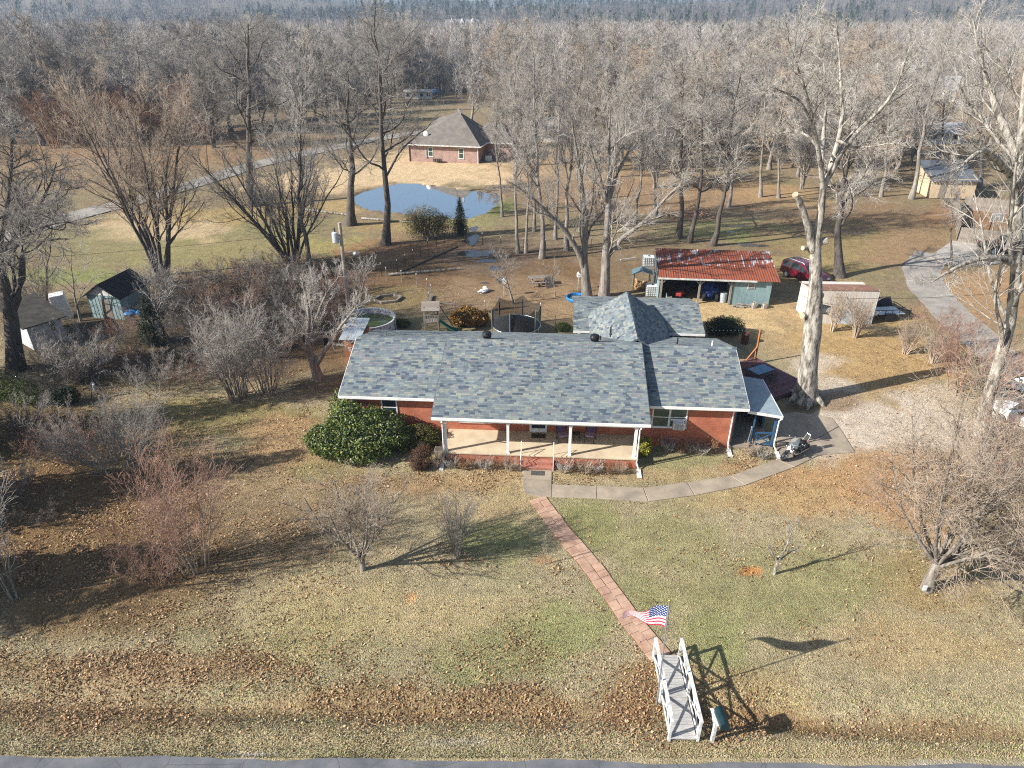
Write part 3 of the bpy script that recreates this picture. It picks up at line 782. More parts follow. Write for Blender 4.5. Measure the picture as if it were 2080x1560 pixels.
mb = MB(); mb.bb(23.36,25.85,.36,4.6,-.05,.14); mb.build('side_floor', M['walk'], house)
mb = MB()
mb.bb(24.55,25.69,.44,.52,.30,.36); mb.bb(24.55,25.69,.44,.52,1.05,1.12); mb.bb(24.49,24.56,.43,.53,.14,2.4)
mb.bar((24.58,.48,.36),(25.68,.48,1.05),.05); mb.bar((24.58,.485,1.05),(25.68,.485,.36),.045)
mb.bar((24.8,.49,.36),(24.8,.49,1.05),.04); mb.bar((25.45,.49,.36),(25.45,.49,1.05),.04)
mb.build('cross_braced_rail', M['blue_paint'], house)
mb = MB(); mb.bb(23.45,25.7,4.42,4.48,.14,2.45); mb.bb(25.72,25.76,2.7,4.42,.14,2.3); mb.build('screen_panel', M['screen'], house)
mb = MB(); mb.bb(23.36,23.42,.47,4.4,.14,2.5); mb.build('side_wall_panel', M['blue_paint'], house)
spout(25.86, .36, 2.35, .12)
mb = MB(); mb.lathe([(.14,0),(.14,.06),(.04,.10)], (23.55,.25,2.72), 10); mb.build('flood_light', M['white'], house)

# ------------------------------------------------------------------ things on the porch
M['cushion'] = mat('purple_cushion', (.13,.075,.15), (.09,.05,.11), 4, .9)
M['cushion_pale'] = mat('mauve_seat_cushion', (.34,.24,.32), (.26,.18,.25), 4, .9)
def porch_chair(label, u, v, rz):
    c = thing('porch_chair', label, 'chair', HW(u, v, .652), HA+rz, 'chairs on the porch')
    for sx in (-1, 1):
        for sy in (-1, 1):
            mb = MB(); mb.bar((sx*.27,sy*.25,0),(sx*.25,sy*.22,.42),.035); mb.build('leg', M['dark_metal'], c)
        mb = MB(); mb.tube([(sx*.30,-.28,.40),(sx*.31,-.28,.62),(sx*.31,.20,.66),(sx*.28,.30,.95)], .018, 6); mb.build('armrest', M['dark_metal'], c)
    mb = MB(); mb.bb(-.26,.26,-.28,.24,.40,.52); mb.build('seat', M['cushion_pale'], c, bevel=.04)
    mb = MB(); mb.slab([(-.27,.16,.50),(.27,.16,.50),(.30,.40,1.10),(-.30,.40,1.10)], .10); mb.build('backrest', M['cushion'], c, bevel=.04)
    mb = MB(); mb.tube([(-.27,.24,.42),(-.31,.46,1.05),(-.16,.52,1.22),(.16,.52,1.22),(.31,.46,1.05),(.27,.24,.42)], .02, 6); mb.build('back_frame', M['dark_metal'], c)
    return c
porch_chair('purple cushioned metal chair half hidden by the porch post, beside the small table', 13.3, -.45, .25)
porch_chair('purple cushioned metal chair standing free on the porch beyond the small table', 14.95, -.35, -.22)
t = thing('side_table', 'low dark metal side table between the two purple porch chairs', 'table', HW(14.15, -.25, .652), HA)
mb = MB(); mb.bb(-.22,.22,-.22,.22,.40,.43); mb.build('tabletop', M['dark_metal'], t)
for sx in (-1,1):
    for sy in (-1,1):
        mb = MB(); mb.bar((sx*.18,sy*.18,0),(sx*.18,sy*.18,.4),.03); mb.build('leg', M['dark_metal'], t)
M['mat'] = mat('brown_coir', (.075,.05,.03), (.05,.033,.02), 8, .95, bump=.4, bscale=60)
mb = MB(); mb.rb((0,0,.012),(.85,.5,.02)); o = mb.build('doormat', M['mat'], bevel=.004); o.location = HW(11.9,-.02,.652); o.rotation_euler = (0,0,HA); tag(o, 'dark brown doormat in front of the white front door', 'doormat')
mb = MB(); mb.rb((0,0,.012),(.75,.42,.02)); o = mb.build('doormat', mat('grey_mat', (.085,.085,.08), (.055,.055,.052), 8, .95), bevel=.004); o.location = HW(11.95,-2.95,.052); o.rotation_euler = (0,0,HA); tag(o, 'grey doormat on the concrete walk below the brick steps', 'doormat')
for i, (u, v, w, lab) in enumerate(((6.15,-.55,.42,'square stone planter by the house wall beside the porch corner'), (6.12,-1.55,.5,'square stone planter in front of the other by the porch corner'))):
    t = thing('stone_planter', lab, 'planter', HW(u, v, 0), HA)
    mb = MB(); mb.hexa([(-w*.4,-w*.4,0),(w*.4,-w*.4,0),(w*.4,w*.4,0),(-w*.4,w*.4,0),(-w*.5,-w*.5,.5),(w*.5,-w*.5,.5),(w*.5,w*.5,.5),(-w*.5,w*.5,.5)]); mb.build('pot', M['walk'], t)
    mb = MB(); mb.bb(-w*.43,w*.43,-w*.43,w*.43,.502,.515); mb.build('soil', M['bark_dark'], t)

# ------------------------------------------------------------------ walks, pavers
walk = thing('concrete_walk', None, None, (0,0,0)); walk.name = 'walkway'; tag(walk, kind='structure')
def slab_px(pts, z0=-.05, z1=.05):
    mb = MB(); q = [P(*p) for p in pts]
    q = [(p.x, p.y) for p in q]
    area = sum(q[i][0]*q[(i+1) % len(q)][1]-q[(i+1) % len(q)][0]*q[i][1] for i in range(len(q)))
    if area < 0: q.reverse()
    mb.extr(q, z0, z1, 'z'); return mb.build('slab', M['walk'], walk, bevel=.012)
slab_px([(1061,948),(1121,948),(1120.5,976),(1062,975)]); slab_px([(1062,976),(1120.5,977),(1119.5,1010),(1100,1010),(1066,1004),(1062,992)])
slab_px([(1121,985),(1212,988.5),(1211,1013.5),(1120.5,1010.5)]); slab_px([(1213,988.5),(1306,992),(1316,1019.5),(1212,1013.5)])
slab_px([(1307.5,992),(1395,981),(1410,1007),(1317.5,1019.5)]); slab_px([(1396.5,981),(1482,968),(1512,987),(1411.5,1007)])
slab_px([(1483.5,967.5),(1575,935),(1612,950),(1513.5,986.5)])
slab_px([(1576.5,934.5),(1578,900),(1640,903),(1704,868),(1736,919),(1662,926),(1613.5,949.5)]); slab_px([(1578,899),(1583,842),(1615,838),(1688,849),(1703,867),(1640,902)])
M['paver'] = mat('salmon_stamped_paver', (.49,.33,.235), (.35,.21,.145), 1.8, .85, bump=.35, bscale=14, rand=.10)
pav = thing('paver_path', None, None); tag(pav, kind='structure')
cl = [P(1092,1013), P(1140,1078), P(1196,1143), P(1248,1212), P(1290,1272), P(1345,1337)]
q = []
for a, b in zip(cl[:-1], cl[1:]):
    for i in range(24): q.append(a.lerp(b, i/24))
q.append(cl[-1])
for _ in range(40): q = [q[0]]+[(q[i-1]+2*q[i]+q[i+1])/4 for i in range(1, len(q)-1)]+[q[-1]]
q_path_pts = list(q)
cum = [0.0]
for a, b in zip(q[:-1], q[1:]): cum.append(cum[-1]+(b-a).length)
def at_len(s):
    s = min(max(s, 0), cum[-1]); i = max(j for j in range(len(cum)) if cum[j] <= s+1e-9); i = min(i, len(q)-2)
    k = (s-cum[i])/(cum[i+1]-cum[i]); p = q[i].lerp(q[i+1], k); d = (q[i+1]-q[i]).normalized()
    return p, d
rg = random.Random(12); PW = .94
for side in (-1, 1):
    s = 0.0 if side < 0 else -.22
    while s < cum[-1]-.05:
        L = rg.choice((.44,.5,.56,.40)); s0, s1 = max(s, 0)+.008, min(s+L, cum[-1])-.008; s += L
        if s1-s0 < .08: continue
        m_ = rg.uniform(-.03,.03); out = PW/2+rg.uniform(-.03,.03)
        def edge(ss, off):
            p, d = at_len(ss); nn = Vector((-d.y, d.x, 0)); return p+nn*off
        lo, hi = (.008+m_, out) if side > 0 else (-out, -.008+m_)
        c0, c1, c2, c3 = edge(s0, lo), edge(s1, lo), edge(s1, hi), edge(s0, hi)
        z = .045+rg.uniform(-.008,.008)
        mb = MB(); mb.hexa([(c0.x,c0.y,-.03),(c1.x,c1.y,-.03),(c2.x,c2.y,-.03),(c3.x,c3.y,-.03),(c0.x,c0.y,z),(c1.x,c1.y,z),(c2.x,c2.y,z),(c3.x,c3.y,z)])
        mb.build('paver', M['paver'], pav)
mb = MB()
for i in range(len(q)-1):
    d = (q[i+1]-q[i]).normalized(); nn = Vector((-d.y,d.x,0))*(PW/2+.04)
    a, b, c, e = q[i]-nn, q[i+1]-nn, q[i+1]+nn, q[i]+nn
    mb.quad((a.x,a.y,.012),(b.x,b.y,.012),(c.x,c.y,.012),(e.x,e.y,.012))
mb.build('bedding', mat('red_clay_bedding', (.30,.16,.09), (.2,.10,.06), 6, .95), pav)
# ------------------------------------------------------------------ footbridge, flagpole, mailbox
b0 = P(1352,1336); b1 = P(1388,1507)
bd = (b0-b1); BL = bd.length
brz = math.atan2(bd.y, bd.x)-math.pi/2
bridge = thing('footbridge', 'white wooden footbridge with cross braced railings over the leafy ditch', 'bridge', (b1.x, b1.y, 0), brz)
BW = .92; np_ = 26; rg = random.Random(3)
me_ = None
for i in range(np_):
    y0 = BL*i/np_; y1 = BL*(i+1)/np_-.012
    mb = MB(); mb.bb(-BW/2+rg.uniform(-.01,.01), BW/2+rg.uniform(-.01,.01), y0, y1, .14+rg.uniform(0,.006), .18+rg.uniform(0,.006)); mb.build('plank', M['plank'], bridge)
for sx in (-1, 1):
    mb = MB(); mb.bb(sx*(BW/2-.06)-.025, sx*(BW/2-.06)+.025, .05, BL-.05, -.08, .137); mb.build('stringer', M['grey_wood'], bridge)
    ys = (.06, BL/2, BL-.06)
    for y in ys:
        mb = MB(); mb.bb(sx*(BW/2+.05)-.045, sx*(BW/2+.05)+.045, y-.055, y+.055, -.28, 1.10); mb.build('post', M['white_wood'], bridge)
    mb = MB(); mb.bb(sx*(BW/2+.05)-.06, sx*(BW/2+.05)+.06, -.02, BL+.02, 1.10, 1.145); mb.build('top_rail', M['white_wood'], bridge)
    mb = MB(); mb.bb(sx*(BW/2+.05)-.022, sx*(BW/2+.05)+.022, .12, BL-.12, .20, .26); mb.build('bottom_rail', M['white_wood'], bridge)
    for ya, yb in ((.12, BL/2-.06), (BL/2+.06, BL-.12)):
        for k, (za, zb) in enumerate(((.27,1.06),(1.06,.27))):
            mb = MB(); x = sx*(BW/2+.05)+(-.015 if k else .015); mb.bar((x,ya,za),(x,yb,zb),.028,.07); mb.build('brace', M['white_wood'], bridge)

fb = P(1335,1424); ft = A(1356,1222, fb.y)
flag = thing('flagpole', 'thin metal flagpole flying a stars and stripes flag beside the footbridge', 'flagpole', (fb.x, fb.y, -.2))
top = Vector((ft.x-fb.x, 0, ft.z+.2)); top.x *= .62
mb = MB(); mb.cyl((0,0,0), top*.5, .035, .030, 10); mb.cyl(top*.5, top, .027, .024, 10); mb.cyl(top*.5-Vector((0,0,.05)), top*.5+Vector((0,0,.05)), .04, .04, 10); mb.build('pole', M['steel'], flag)
M['gold'] = mat('gold_ball', (.75,.55,.18), (.6,.42,.12), 3, .3, metal=.8)
mb = MB(); mb.ell(top+Vector((0,0,.05)), (.06,.06,.06), 10, 8); mb.build('finial', M['gold'], flag, smooth=True)
mb = MB(); mb.tube([top-Vector((-.05,0,.1)), top*.30+Vector((.07,0,0))], .006, 4); mb.build('halyard', M['white'], flag)
# the flag: a rippling sheet, 13 stripes, a starred canton
def flag_mat():
    m, t, b = nodes_of('stars_and_stripes_cloth'); b.inputs['Roughness'].default_value = .8
    uv = nd(t, 'ShaderNodeAttribute', attribute_name='fl'); sp = nd(t, 'ShaderNodeSeparateColor'); t.links.new(uv.outputs['Color'], sp.inputs[0])
    U, V = sp.outputs[0], sp.outputs[1]
    def mth(op, a, b_=None):
        n = nd(t, 'ShaderNodeMath', operation=op)
        for i, s in enumerate((a, b_)):
            if s is None: continue
            if isinstance(s, (int, float)): n.inputs[i].default_value = s
            else: t.links.new(s, n.inputs[i])
        return n.outputs[0]
    st = mth('GREATER_THAN', mth('FRACT', mth('MULTIPLY', V, 6.5)), .5)
    mx = nd(t, 'ShaderNodeMix', data_type='RGBA'); t.links.new(st, mx.inputs[0]); mx.inputs[6].default_value = (.42,.02,.06,1); mx.inputs[7].default_value = (.82,.80,.80,1)
    can = mth('MULTIPLY', mth('LESS_THAN', U, .40), mth('LESS_THAN', V, 7/13))
    # stars: 11 x 9 lattice, every other cell
    su = mth('MULTIPLY', U, 11/.40); sv = mth('MULTIPLY', V, 9*13/7)
    par = mth('MODULO', mth('ADD', mth('FLOOR', su), mth('FLOOR', sv)), 2.0)
    du = mth('SUBTRACT', mth('FRACT', su), .5); dv = mth('SUBTRACT', mth('FRACT', sv), .5)
    dd = mth('LESS_THAN', mth('ADD', mth('MULTIPLY', du, du), mth('MULTIPLY', dv, dv)), .10)
    star = mth('MULTIPLY', dd, mth('LESS_THAN', par, .5))
    m2 = nd(t, 'ShaderNodeMix', data_type='RGBA'); t.links.new(star, m2.inputs[0]); m2.inputs[6].default_value = (.02,.045,.17,1); m2.inputs[7].default_value = (.85,.85,.87,1)
    m3 = nd(t, 'ShaderNodeMix', data_type='RGBA'); t.links.new(can, m3.inputs[0]); t.links.new(mx.outputs[2], m3.inputs[6]); t.links.new(m2.outputs[2], m3.inputs[7])
    t.links.new(m3.outputs[2], b.inputs['Base Color'])
    tr = nd(t, 'ShaderNodeBsdfTranslucent'); t.links.new(m3.outputs[2], tr.inputs[0]); ms = nd(t, 'ShaderNodeMixShader'); ms.inputs[0].default_value = .12
    t.links.new(b.outputs[0], ms.inputs[1]); t.links.new(tr.outputs[0], ms.inputs[2]); t.links.new(ms.outputs[0], t.nodes['Material Output'].inputs[0])
    return m
nu, nv = 40, 20; FL, FH = 1.5, 1.02
vv, cc, ff = [], [], []
hoist_t = top - Vector((.0,0,.22))
for i in range(nu+1):
    for j in range(nv+1):
        u, v = i/nu, j/nv
        squeeze = 1-.62*u**1.4                       # the fly end hangs and folds together
        x = -FL*u*.88
        z = -FH*v*squeeze - 1.22*u**1.2 - .10*u*(1-v)
        y = .16*math.sin(u*9+v*1.6)*u**.6 + .22*u*(v-.5) + .95*u
        vv.append((hoist_t.x+x-.035-.05*v*0, hoist_t.y+y, hoist_t.z+z)); cc.append((u, v, 0))
for i in range(nu):
    for j in range(nv):
        a = i*(nv+1)+j; ff.append((a, a+1, a+nv+2, a+nv+1))
fme = np_mesh('flag', vv, ff, flag_mat(), {'fl': np.array(cc)})
fme.polygons.foreach_set('use_smooth', [True]*len(fme.polygons))
add_mesh('flag', fme, flag)

mp = P(1446,1506)
box = thing('mailbox', 'dark green mailbox on a white wooden post beside the footbridge', 'mailbox', (mp.x, mp.y, 0), math.radians(4))
mb = MB(); mb.bb(-.055,.055,-.055,.055,-.1,1.12); mb.build('post', M['white_wood'], box)
mb = MB(); mb.bb(-.055,.055,-.20,.50,1.122,1.16); mb.build('arm', M['white_wood'], box)
mb = MB(); mb.bar((0,.02,.70),(0,.38,1.12),.07); mb.build('brace', M['white_wood'], box)
M['mail_green'] = mat('dark_green_metal', (.008,.03,.036), (.006,.02,.026), 4, .4)
prof = [(-.15,0),(.15,0),(.15,.18)]+[(.15*math.cos(a), .18+.15*math.sin(a)) for a in [math.pi*k/8 for k in range(1, 8)]]+[(-.15,.18)]
mb = MB(); mb.extr([(p+.17, r+1.165) for p, r in prof], -.34, .34, 'y'); mbx = mb.build('box', M['mail_green'], box)
mb = MB(); mb.extr([(p*1.05+.17, r*1.03+1.163) for p, r in prof], -.365, -.342, 'y'); mb.build('door', M['mail_green'], mbx)
mb = MB(); mb.bb(.325,.34,-.05,.15,1.24,1.27); mb.build('signal_flag', mat('red_flag', (.4,.03,.03), None, 3, .5), mbx)

# ------------------------------------------------------------------ motorcycle
f_ = P(1583,941); r_ = P(1633,913)
mdir = (f_-r_).normalized(); mang = math.atan2(mdir.y, mdir.x)
moto = thing('motorcycle', 'black and chrome touring motorcycle leaning on its stand on the concrete walk', 'motorcycle', ((f_.x+r_.x)/2, (f_.y+r_.y)/2, .05), mang)
moto.rotation_euler = (math.radians(-9), 0, mang)
M['moto_black'] = mat_paint('gloss_black_paint', (.012,.014,.018), .12, 1.0)
M['leather'] = mat('black_leather', (.02,.02,.022), (.012,.012,.013), 12, .55)
def moto_wheel(x, r, w):
    mb = MB(); mb.lathe([(r-.10,-w/2),(r-.03,-w/2),(r,-w/4),(r,w/4),(r-.03,w/2),(r-.10,w/2),(r-.10,-w/2)], (x,0,r), 28, cap=False, axis='y'); t = mb.build('wheel', M['rubber'], moto, smooth=True)
    q = MB(); q.lathe([(r-.13,-w*.42),(r-.095,-w*.45),(r-.095,w*.45),(r-.13,w*.42),(r-.13,-w*.42)], (x,0,r), 28, cap=False, axis='y'); q.lathe([(.07,-w*.5),(.07,w*.5)], (x,0,r), 10, axis='y')
    for i in range(18):
        a = 2*math.pi*i/18; q.cyl((x+.06*math.cos(a), (-1)**i*.04, r+.06*math.sin(a)), (x+(r-.12)*math.cos(a+.2), 0, r+(r-.12)*math.sin(a+.2)), .006, .006, 4, False)
    q.build('rim', M['chrome'], t)
    d = MB(); d.lathe([(.06,0),(.145,0),(.145,.008),(.06,.008)], (x,w/2+.02,r), 18, axis='y'); d.build('brake_disc', M['steel'], t)
moto_wheel(.82, .33, .13); moto_wheel(-.80, .33, .17)
def fender(x, r, w, a0, a1, name):
    mb = MB(); n = 12; prof_ = [(-w/2,-.10),(-w/2,.0),(-w/4,.03),(w/4,.03),(w/2,.0),(w/2,-.10)]; ring = []
    for i in range(n+1):
        a = a0+(a1-a0)*i/n
        ring.append([(x+(r+h)*math.cos(a), y, .33+(r+h)*math.sin(a)) for y, h in prof_])
    for A_, B_ in zip(ring[:-1], ring[1:]):
        for k in range(len(prof_)-1): mb.quad(A_[k], A_[k+1], B_[k+1], B_[k])
    mb.build(name, M['moto_black'], moto, smooth=True)
fender(.82, .36, .19, math.radians(-10), math.radians(165), 'front_fender'); fender(-.80, .37, .24, math.radians(5), math.radians(190), 'rear_fender')
for sy in (-1, 1):
    mb = MB(); mb.cyl((.84,sy*.11,.33),(.50,sy*.11,.98),.032,.028,10); mb.build('fork', M['chrome'], moto)
mb = MB(); mb.lathe([(.02,-.16),(.10,-.13),(.125,-.02),(.13,.06),(.10,.08)], (.66,0,.90), 16, axis='x'); hl = mb.build('headlight', M['chrome'], moto, smooth=True)
mb = MB(); mb.lathe([(.02,0),(.115,.005),(.10,.03),(.02,.045)], (.742,0,.90), 16, axis='x'); mb.build('lens', M['white'], hl, smooth=True)
for sy in (-1, 1):
    mb = MB(); mb.lathe([(.01,-.06),(.055,-.04),(.06,.03),(.01,.04)], (.64,sy*.22,.84), 12, axis='x'); mb.build('spot_lamp', M['chrome'], moto, smooth=True)
mb = MB(); mb.ell((.15,0,.80),(.33,.16,.15),16,10); mb.build('fuel_tank', M['moto_black'], moto, smooth=True)
mb = MB(); mb.ell((-.30,0,.72),(.32,.19,.09),14,8); mb.ell((-.66,0,.80),(.24,.15,.08),12,8); mb.build('seat', M['leather'], moto, smooth=True)
mb = MB(); mb.slab([(-.86,-.13,.86),(-.86,.13,.86),(-.98,.11,1.18),(-.98,-.11,1.18)], .07); mb.build('passenger_backrest', M['leather'], moto, bevel=.02)
mb = MB(); mb.tube([(-.80,-.14,.75),(-1.0,-.12,1.22),(-1.0,.12,1.22),(-.80,.14,.75)], .014, 6); mb.build('sissy_bar', M['chrome'], moto)
mb = MB(); mb.tube([(.47,0,1.0),(.44,-.14,1.08),(.34,-.33,1.12),(.14,-.41,1.06)], .014, 6); mb.tube([(.47,0,1.0),(.44,.14,1.08),(.34,.33,1.12),(.14,.41,1.06)], .014, 6); mb.build('handlebar', M['chrome'], moto)
for sy in (-1, 1):
    mb = MB(); mb.cyl((.30,sy*.36,1.11),(.12,sy*.42,1.05),.02,.02,8); mb.build('grip', M['rubber'], moto)
    mb = MB(); mb.cyl((.36,sy*.32,1.12),(.38,sy*.42,1.32),.008,.008,5); mb.ell((.38,sy*.45,1.36),(.02,.07,.045),10,6); mb.build('mirror', M['chrome'], moto)
    mb = MB(); mb.ell((-.72,sy*.28,.60),(.30,.11,.17),12,8); mb.build('saddlebag', M['leather'], moto, smooth=True)
    mb = MB(); mb.tube([(.28,sy*.16,.55),(.22,sy*.22,.30),(-.3,sy*.24,.26),(-1.05,sy*.25,.30)], .04, 8); mb.build('exhaust', M['chrome'], moto)
    mb = MB(); mb.bb(.10,.36,sy*.26-.07,sy*.26+.07,.27,.30); mb.build('footboard', M['black'], moto)
mb = MB(); mb.cyl((.05,0,.48),(.20,0,.76),.11,.11,12); mb.cyl((.05,0,.48),(-.14,0,.74),.11,.11,12); mb.bb(-.28,.24,-.13,.13,.22,.48)
for k in range(6):
    mb.cyl(Vector((.05,0,.48)).lerp(Vector((.2,0,.76)), .25+k*.12), Vector((.05,0,.48)).lerp(Vector((.2,0,.76)), .29+k*.12), .145, .145, 12)
mb.build('engine', M['chrome'], moto)
def shield_mat():
    m, t, b = nodes_of('clear_windshield'); b.inputs['Base Color'].default_value = (.25,.30,.33,1); b.inputs['Roughness'].default_value = .08
    tr = nd(t, 'ShaderNodeBsdfTransparent'); ms = nd(t, 'ShaderNodeMixShader'); ms.inputs[0].default_value = .72
    t.links.new(b.outputs[0], ms.inputs[1]); t.links.new(tr.outputs[0], ms.inputs[2]); t.links.new(ms.outputs[0], t.nodes['Material Output'].inputs[0]); return m
mb = MB(); n = 10; row = []
for i in range(n+1):
    a = -1+2*i/n; row.append([( .60-.10*abs(a)-.22*k-.05*k*k, a*.27*(1-.35*k*k), .95+.52*k) for k in (0,.25,.5,.75,1.0)])
for A_, B_ in zip(row[:-1], row[1:]):
    for k in range(4): mb.quad(A_[k], B_[k], B_[k+1], A_[k+1])
mb.build('windshield', shield_mat(), moto, smooth=True)
mb = MB(); mb.tube([(-.05,.14,.28),(-.12,.34,-.02)], .013, 6); mb.build('kickstand', M['chrome'], moto)
mb = MB(); mb.ell((-1.14,0,.62),(.03,.07,.05),10,6); mb.build('tail_light', mat('red_lens', (.35,.02,.02), None, 3, .2), moto)

# ------------------------------------------------------------------ cars
M['red_paint'] = mat_paint('deep_red_car_paint', (.13,.008,.02), .2)
M['white_paint_car'] = mat_paint('white_car_paint', (.74,.74,.73), .25)
M['blue_paint_car'] = mat_paint('silver_blue_car_paint', (.30,.36,.44), .25, metal=.3)
M['dark_paint_car'] = mat_paint('black_car_paint', (.015,.016,.02), .2)
M['tail'] = mat('red_tail_lamp', (.40,.02,.03), None, 3, .25)
SUVP = [(-2.30,.62,.95,.95,.78,.70),(-2.22,.42,1.02,1.50,.88,.70),(-1.95,.36,1.04,1.70,.92,.72),(-1.0,.34,1.04,1.76,.93,.74),(.1,.34,1.02,1.74,.93,.74),(.45,.34,1.02,1.66,.93,.72),(1.15,.34,1.04,1.08,.92,.86),(1.9,.36,.98,1.02,.90,.80),(2.25,.45,.86,.88,.82,.70),(2.32,.52,.70,.72,.74,.66)]
PICK = [(-2.70,.60,1.0,1.02,.86,.82),(-2.66,.45,1.05,1.08,.92,.90),(-.75,.40,1.05,1.08,.93,.91),(-.70,.40,1.05,1.72,.93,.72),(.55,.38,1.05,1.78,.93,.74),(.75,.38,1.05,1.72,.93,.74),(1.35,.38,1.08,1.12,.93,.86),(2.3,.40,1.02,1.06,.91,.80),(2.62,.48,.85,.88,.84,.72),(2.70,.55,.72,.74,.78,.70)]
SED = [(-2.25,.55,.85,.87,.74,.70),(-2.15,.38,.92,.95,.84,.78),(-1.6,.32,.94,1.02,.88,.74),(-.95,.30,.93,1.40,.89,.62),(.0,.30,.92,1.44,.89,.64),(.35,.30,.92,1.40,.89,.64),(1.1,.30,.92,.97,.88,.78),(1.85,.32,.84,.87,.85,.74),(2.2,.42,.72,.74,.76,.66),(2.28,.5,.62,.64,.70,.62)]
def car(name, label, cat, loc, rz, paint, st, windows, wb=(-1.38,1.38), wr=.36, rails=False, group=None):
    c = thing(name, label, cat, loc, rz, group)
    mb = MB(); rings = []
    for x, zb, zs, zr, w, wr_ in st:
        rings.append([(x,-w*.94,zb),(x,-w,(zb+zs)/2),(x,-w*.985,zs),(x,-wr_,zr),(x,wr_,zr),(x,w*.985,zs),(x,w,(zb+zs)/2),(x,w*.94,zb)])
    for A_, B_ in zip(rings[:-1], rings[1:]):
        for k in range(8): mb.quad(A_[k], B_[k], B_[(k+1) % 8], A_[(k+1) % 8])
    mb.poly(rings[0]); mb.poly(list(reversed(rings[-1])))
    mb.build('body', paint, c)
    def interp(x):
        for a, b in zip(st[:-1], st[1:]):
            if a[0] <= x <= b[0]:
                k = (x-a[0])/(b[0]-a[0]+1e-9); return [a[i]+(b[i]-a[i])*k for i in range(6)]
        return list(st[-1])
    for x0, x1 in windows['side']:
        for sy in (-1, 1):
            a, b = interp(x0), interp(x1); lo, hi = .10, .86
            def pt(q, x, k): return (x, sy*((q[4]*.985)*(1-k)+q[5]*k+.012), q[2]*(1-k)+q[3]*k)
            mb = MB(); mb.quad(pt(a,x0,lo), pt(b,x1,lo), pt(b,x1,hi if b[3]-b[2] > .3 else .5), pt(a,x0,hi if a[3]-a[2] > .3 else .5)); mb.build('side_window', M['glass'], c)
    for nm, (x0, x1) in (('windshield', windows['front']), ('rear_window', windows['rear'])):
        a, b = interp(x0), interp(x1); k = .012*(1 if nm == 'windshield' else -1)
        mb = MB(); mb.quad((x0+k,-a[5]*.93,a[3]+.012),(x1+k,-b[5]*.93,b[3]+.012),(x1+k,b[5]*.93,b[3]+.012),(x0+k,a[5]*.93,a[3]+.012)); mb.build(nm, M['glass'], c)
    wd = max(s[4] for s in st)
    for x in wb:
        for sy in (-1, 1):
            mb = MB(); mb.lathe([(wr*.62,-.11),(wr*.95,-.11),(wr,-.07),(wr,.07),(wr*.95,.11),(wr*.62,.11)], (x,sy*(wd-.10),wr), 18, axis='y'); w = mb.build('wheel', M['rubber'], c)
            q = MB(); q.lathe([(.02,0),(wr*.60,.0),(wr*.63,.03)], (x,sy*(wd+.012),wr), 14, axis='y', cap=False); q.lathe([(.02,sy*.03),(wr*.22,sy*.02)], (x,sy*(wd+.02),wr), 10, axis='y', cap=False)
            for i in range(6):
                an = math.pi*i/3; q.bar((x,sy*(wd+.02),wr),(x+wr*.58*math.cos(an),sy*(wd+.02),wr+wr*.58*math.sin(an)),.05,.03)
            q.build('rim', M['steel'], w)
    e = st[-2]; 
    for sy in (-1, 1):
        mb = MB(); mb.bb(e[0]-.03,e[0]+.09,sy*.55-.16,sy*.55+.16,e[2]-.20,e[2]-.03); mb.build('headlight', M['white'], c)
        s0 = st[0]; mb = MB(); mb.bb(s0[0]-.02,s0[0]+.10,sy*(s0[4]-.14)-.09,sy*(s0[4]-.14)+.09,s0[2]-.18,s0[2]+.06); mb.build('tail_light', M['tail'], c)
        mb = MB(); mb.bb(.62,.78,sy*(wd+.08)-.09,sy*(wd+.08)+.09,1.04,1.18); mb.build('side_mirror', paint, c)
    mb = MB(); mb.bb(st[0][0]-.06,st[0][0]+.12,-.80,.80,.40,.60); mb.build('rear_bumper', M['dark_metal'], c)
    mb = MB(); mb.bb(st[-1][0]-.1,st[-1][0]+.05,-.74,.74,.36,.54); mb.build('front_bumper', M['dark_metal'], c)
    if rails:
        for sy in (-1, 1):
            mb = MB(); mb.tube([(-1.9,sy*.62,1.72),(-1.7,sy*.62,1.83),(.0,sy*.62,1.83),(.25,sy*.62,1.74)], .022, 6); mb.build('roof_rail', M['white'], c)
    return c
ra, fa = P(1598,563), P(1643,580)
sd_ = (fa-ra).normalized()
side_n = Vector((sd_.y, -sd_.x, 0))
cc_ = (ra+fa)/2 - side_n*.8
car('suv', 'dark red sport utility car with pale roof rails parked behind the rusty roofed shed', 'car', (cc_.x, cc_.y, 0), math.atan2(sd_.y, sd_.x), M['red_paint'], SUVP, {'side': [(-2.0,-1.15),(-1.05,-.05),(.05,.95)], 'front': (.45,1.12), 'rear': (-2.21,-1.98)}, rails=True)
q = P(2046,515); car('pickup_truck', 'black pickup truck with a load in its bed on the concrete court', 'truck', (q.x-.2, q.y, .07), math.radians(-8), M['dark_paint_car'], PICK, {'side': [(-.6,.1),(.15,1.2)], 'front': (.75,1.33), 'rear': (-.75,-.71)}, wb=(-1.7,1.75), wr=.38)
tr_ = [o for o in bpy.data.objects if o.name.startswith('pickup_truck')][0]
mb = MB(); rg = random.Random(2)
for i in range(26): 
    a = (rg.uniform(-2.4,-.9), rg.uniform(-.6,.6), 1.05+rg.uniform(0,.2)); mb.bar(a, (a[0]+rg.uniform(-.5,.5), a[1]+rg.uniform(-.4,.4), 1.1+rg.uniform(.05,.45)), .05)
ld = mb.build('brush_load', M['twig_red']); ld.location = tr_.location; ld.rotation_euler = tr_.rotation_euler; tag(ld, 'reddish brown brush heaped in the bed of the black pickup', 'brush pile')
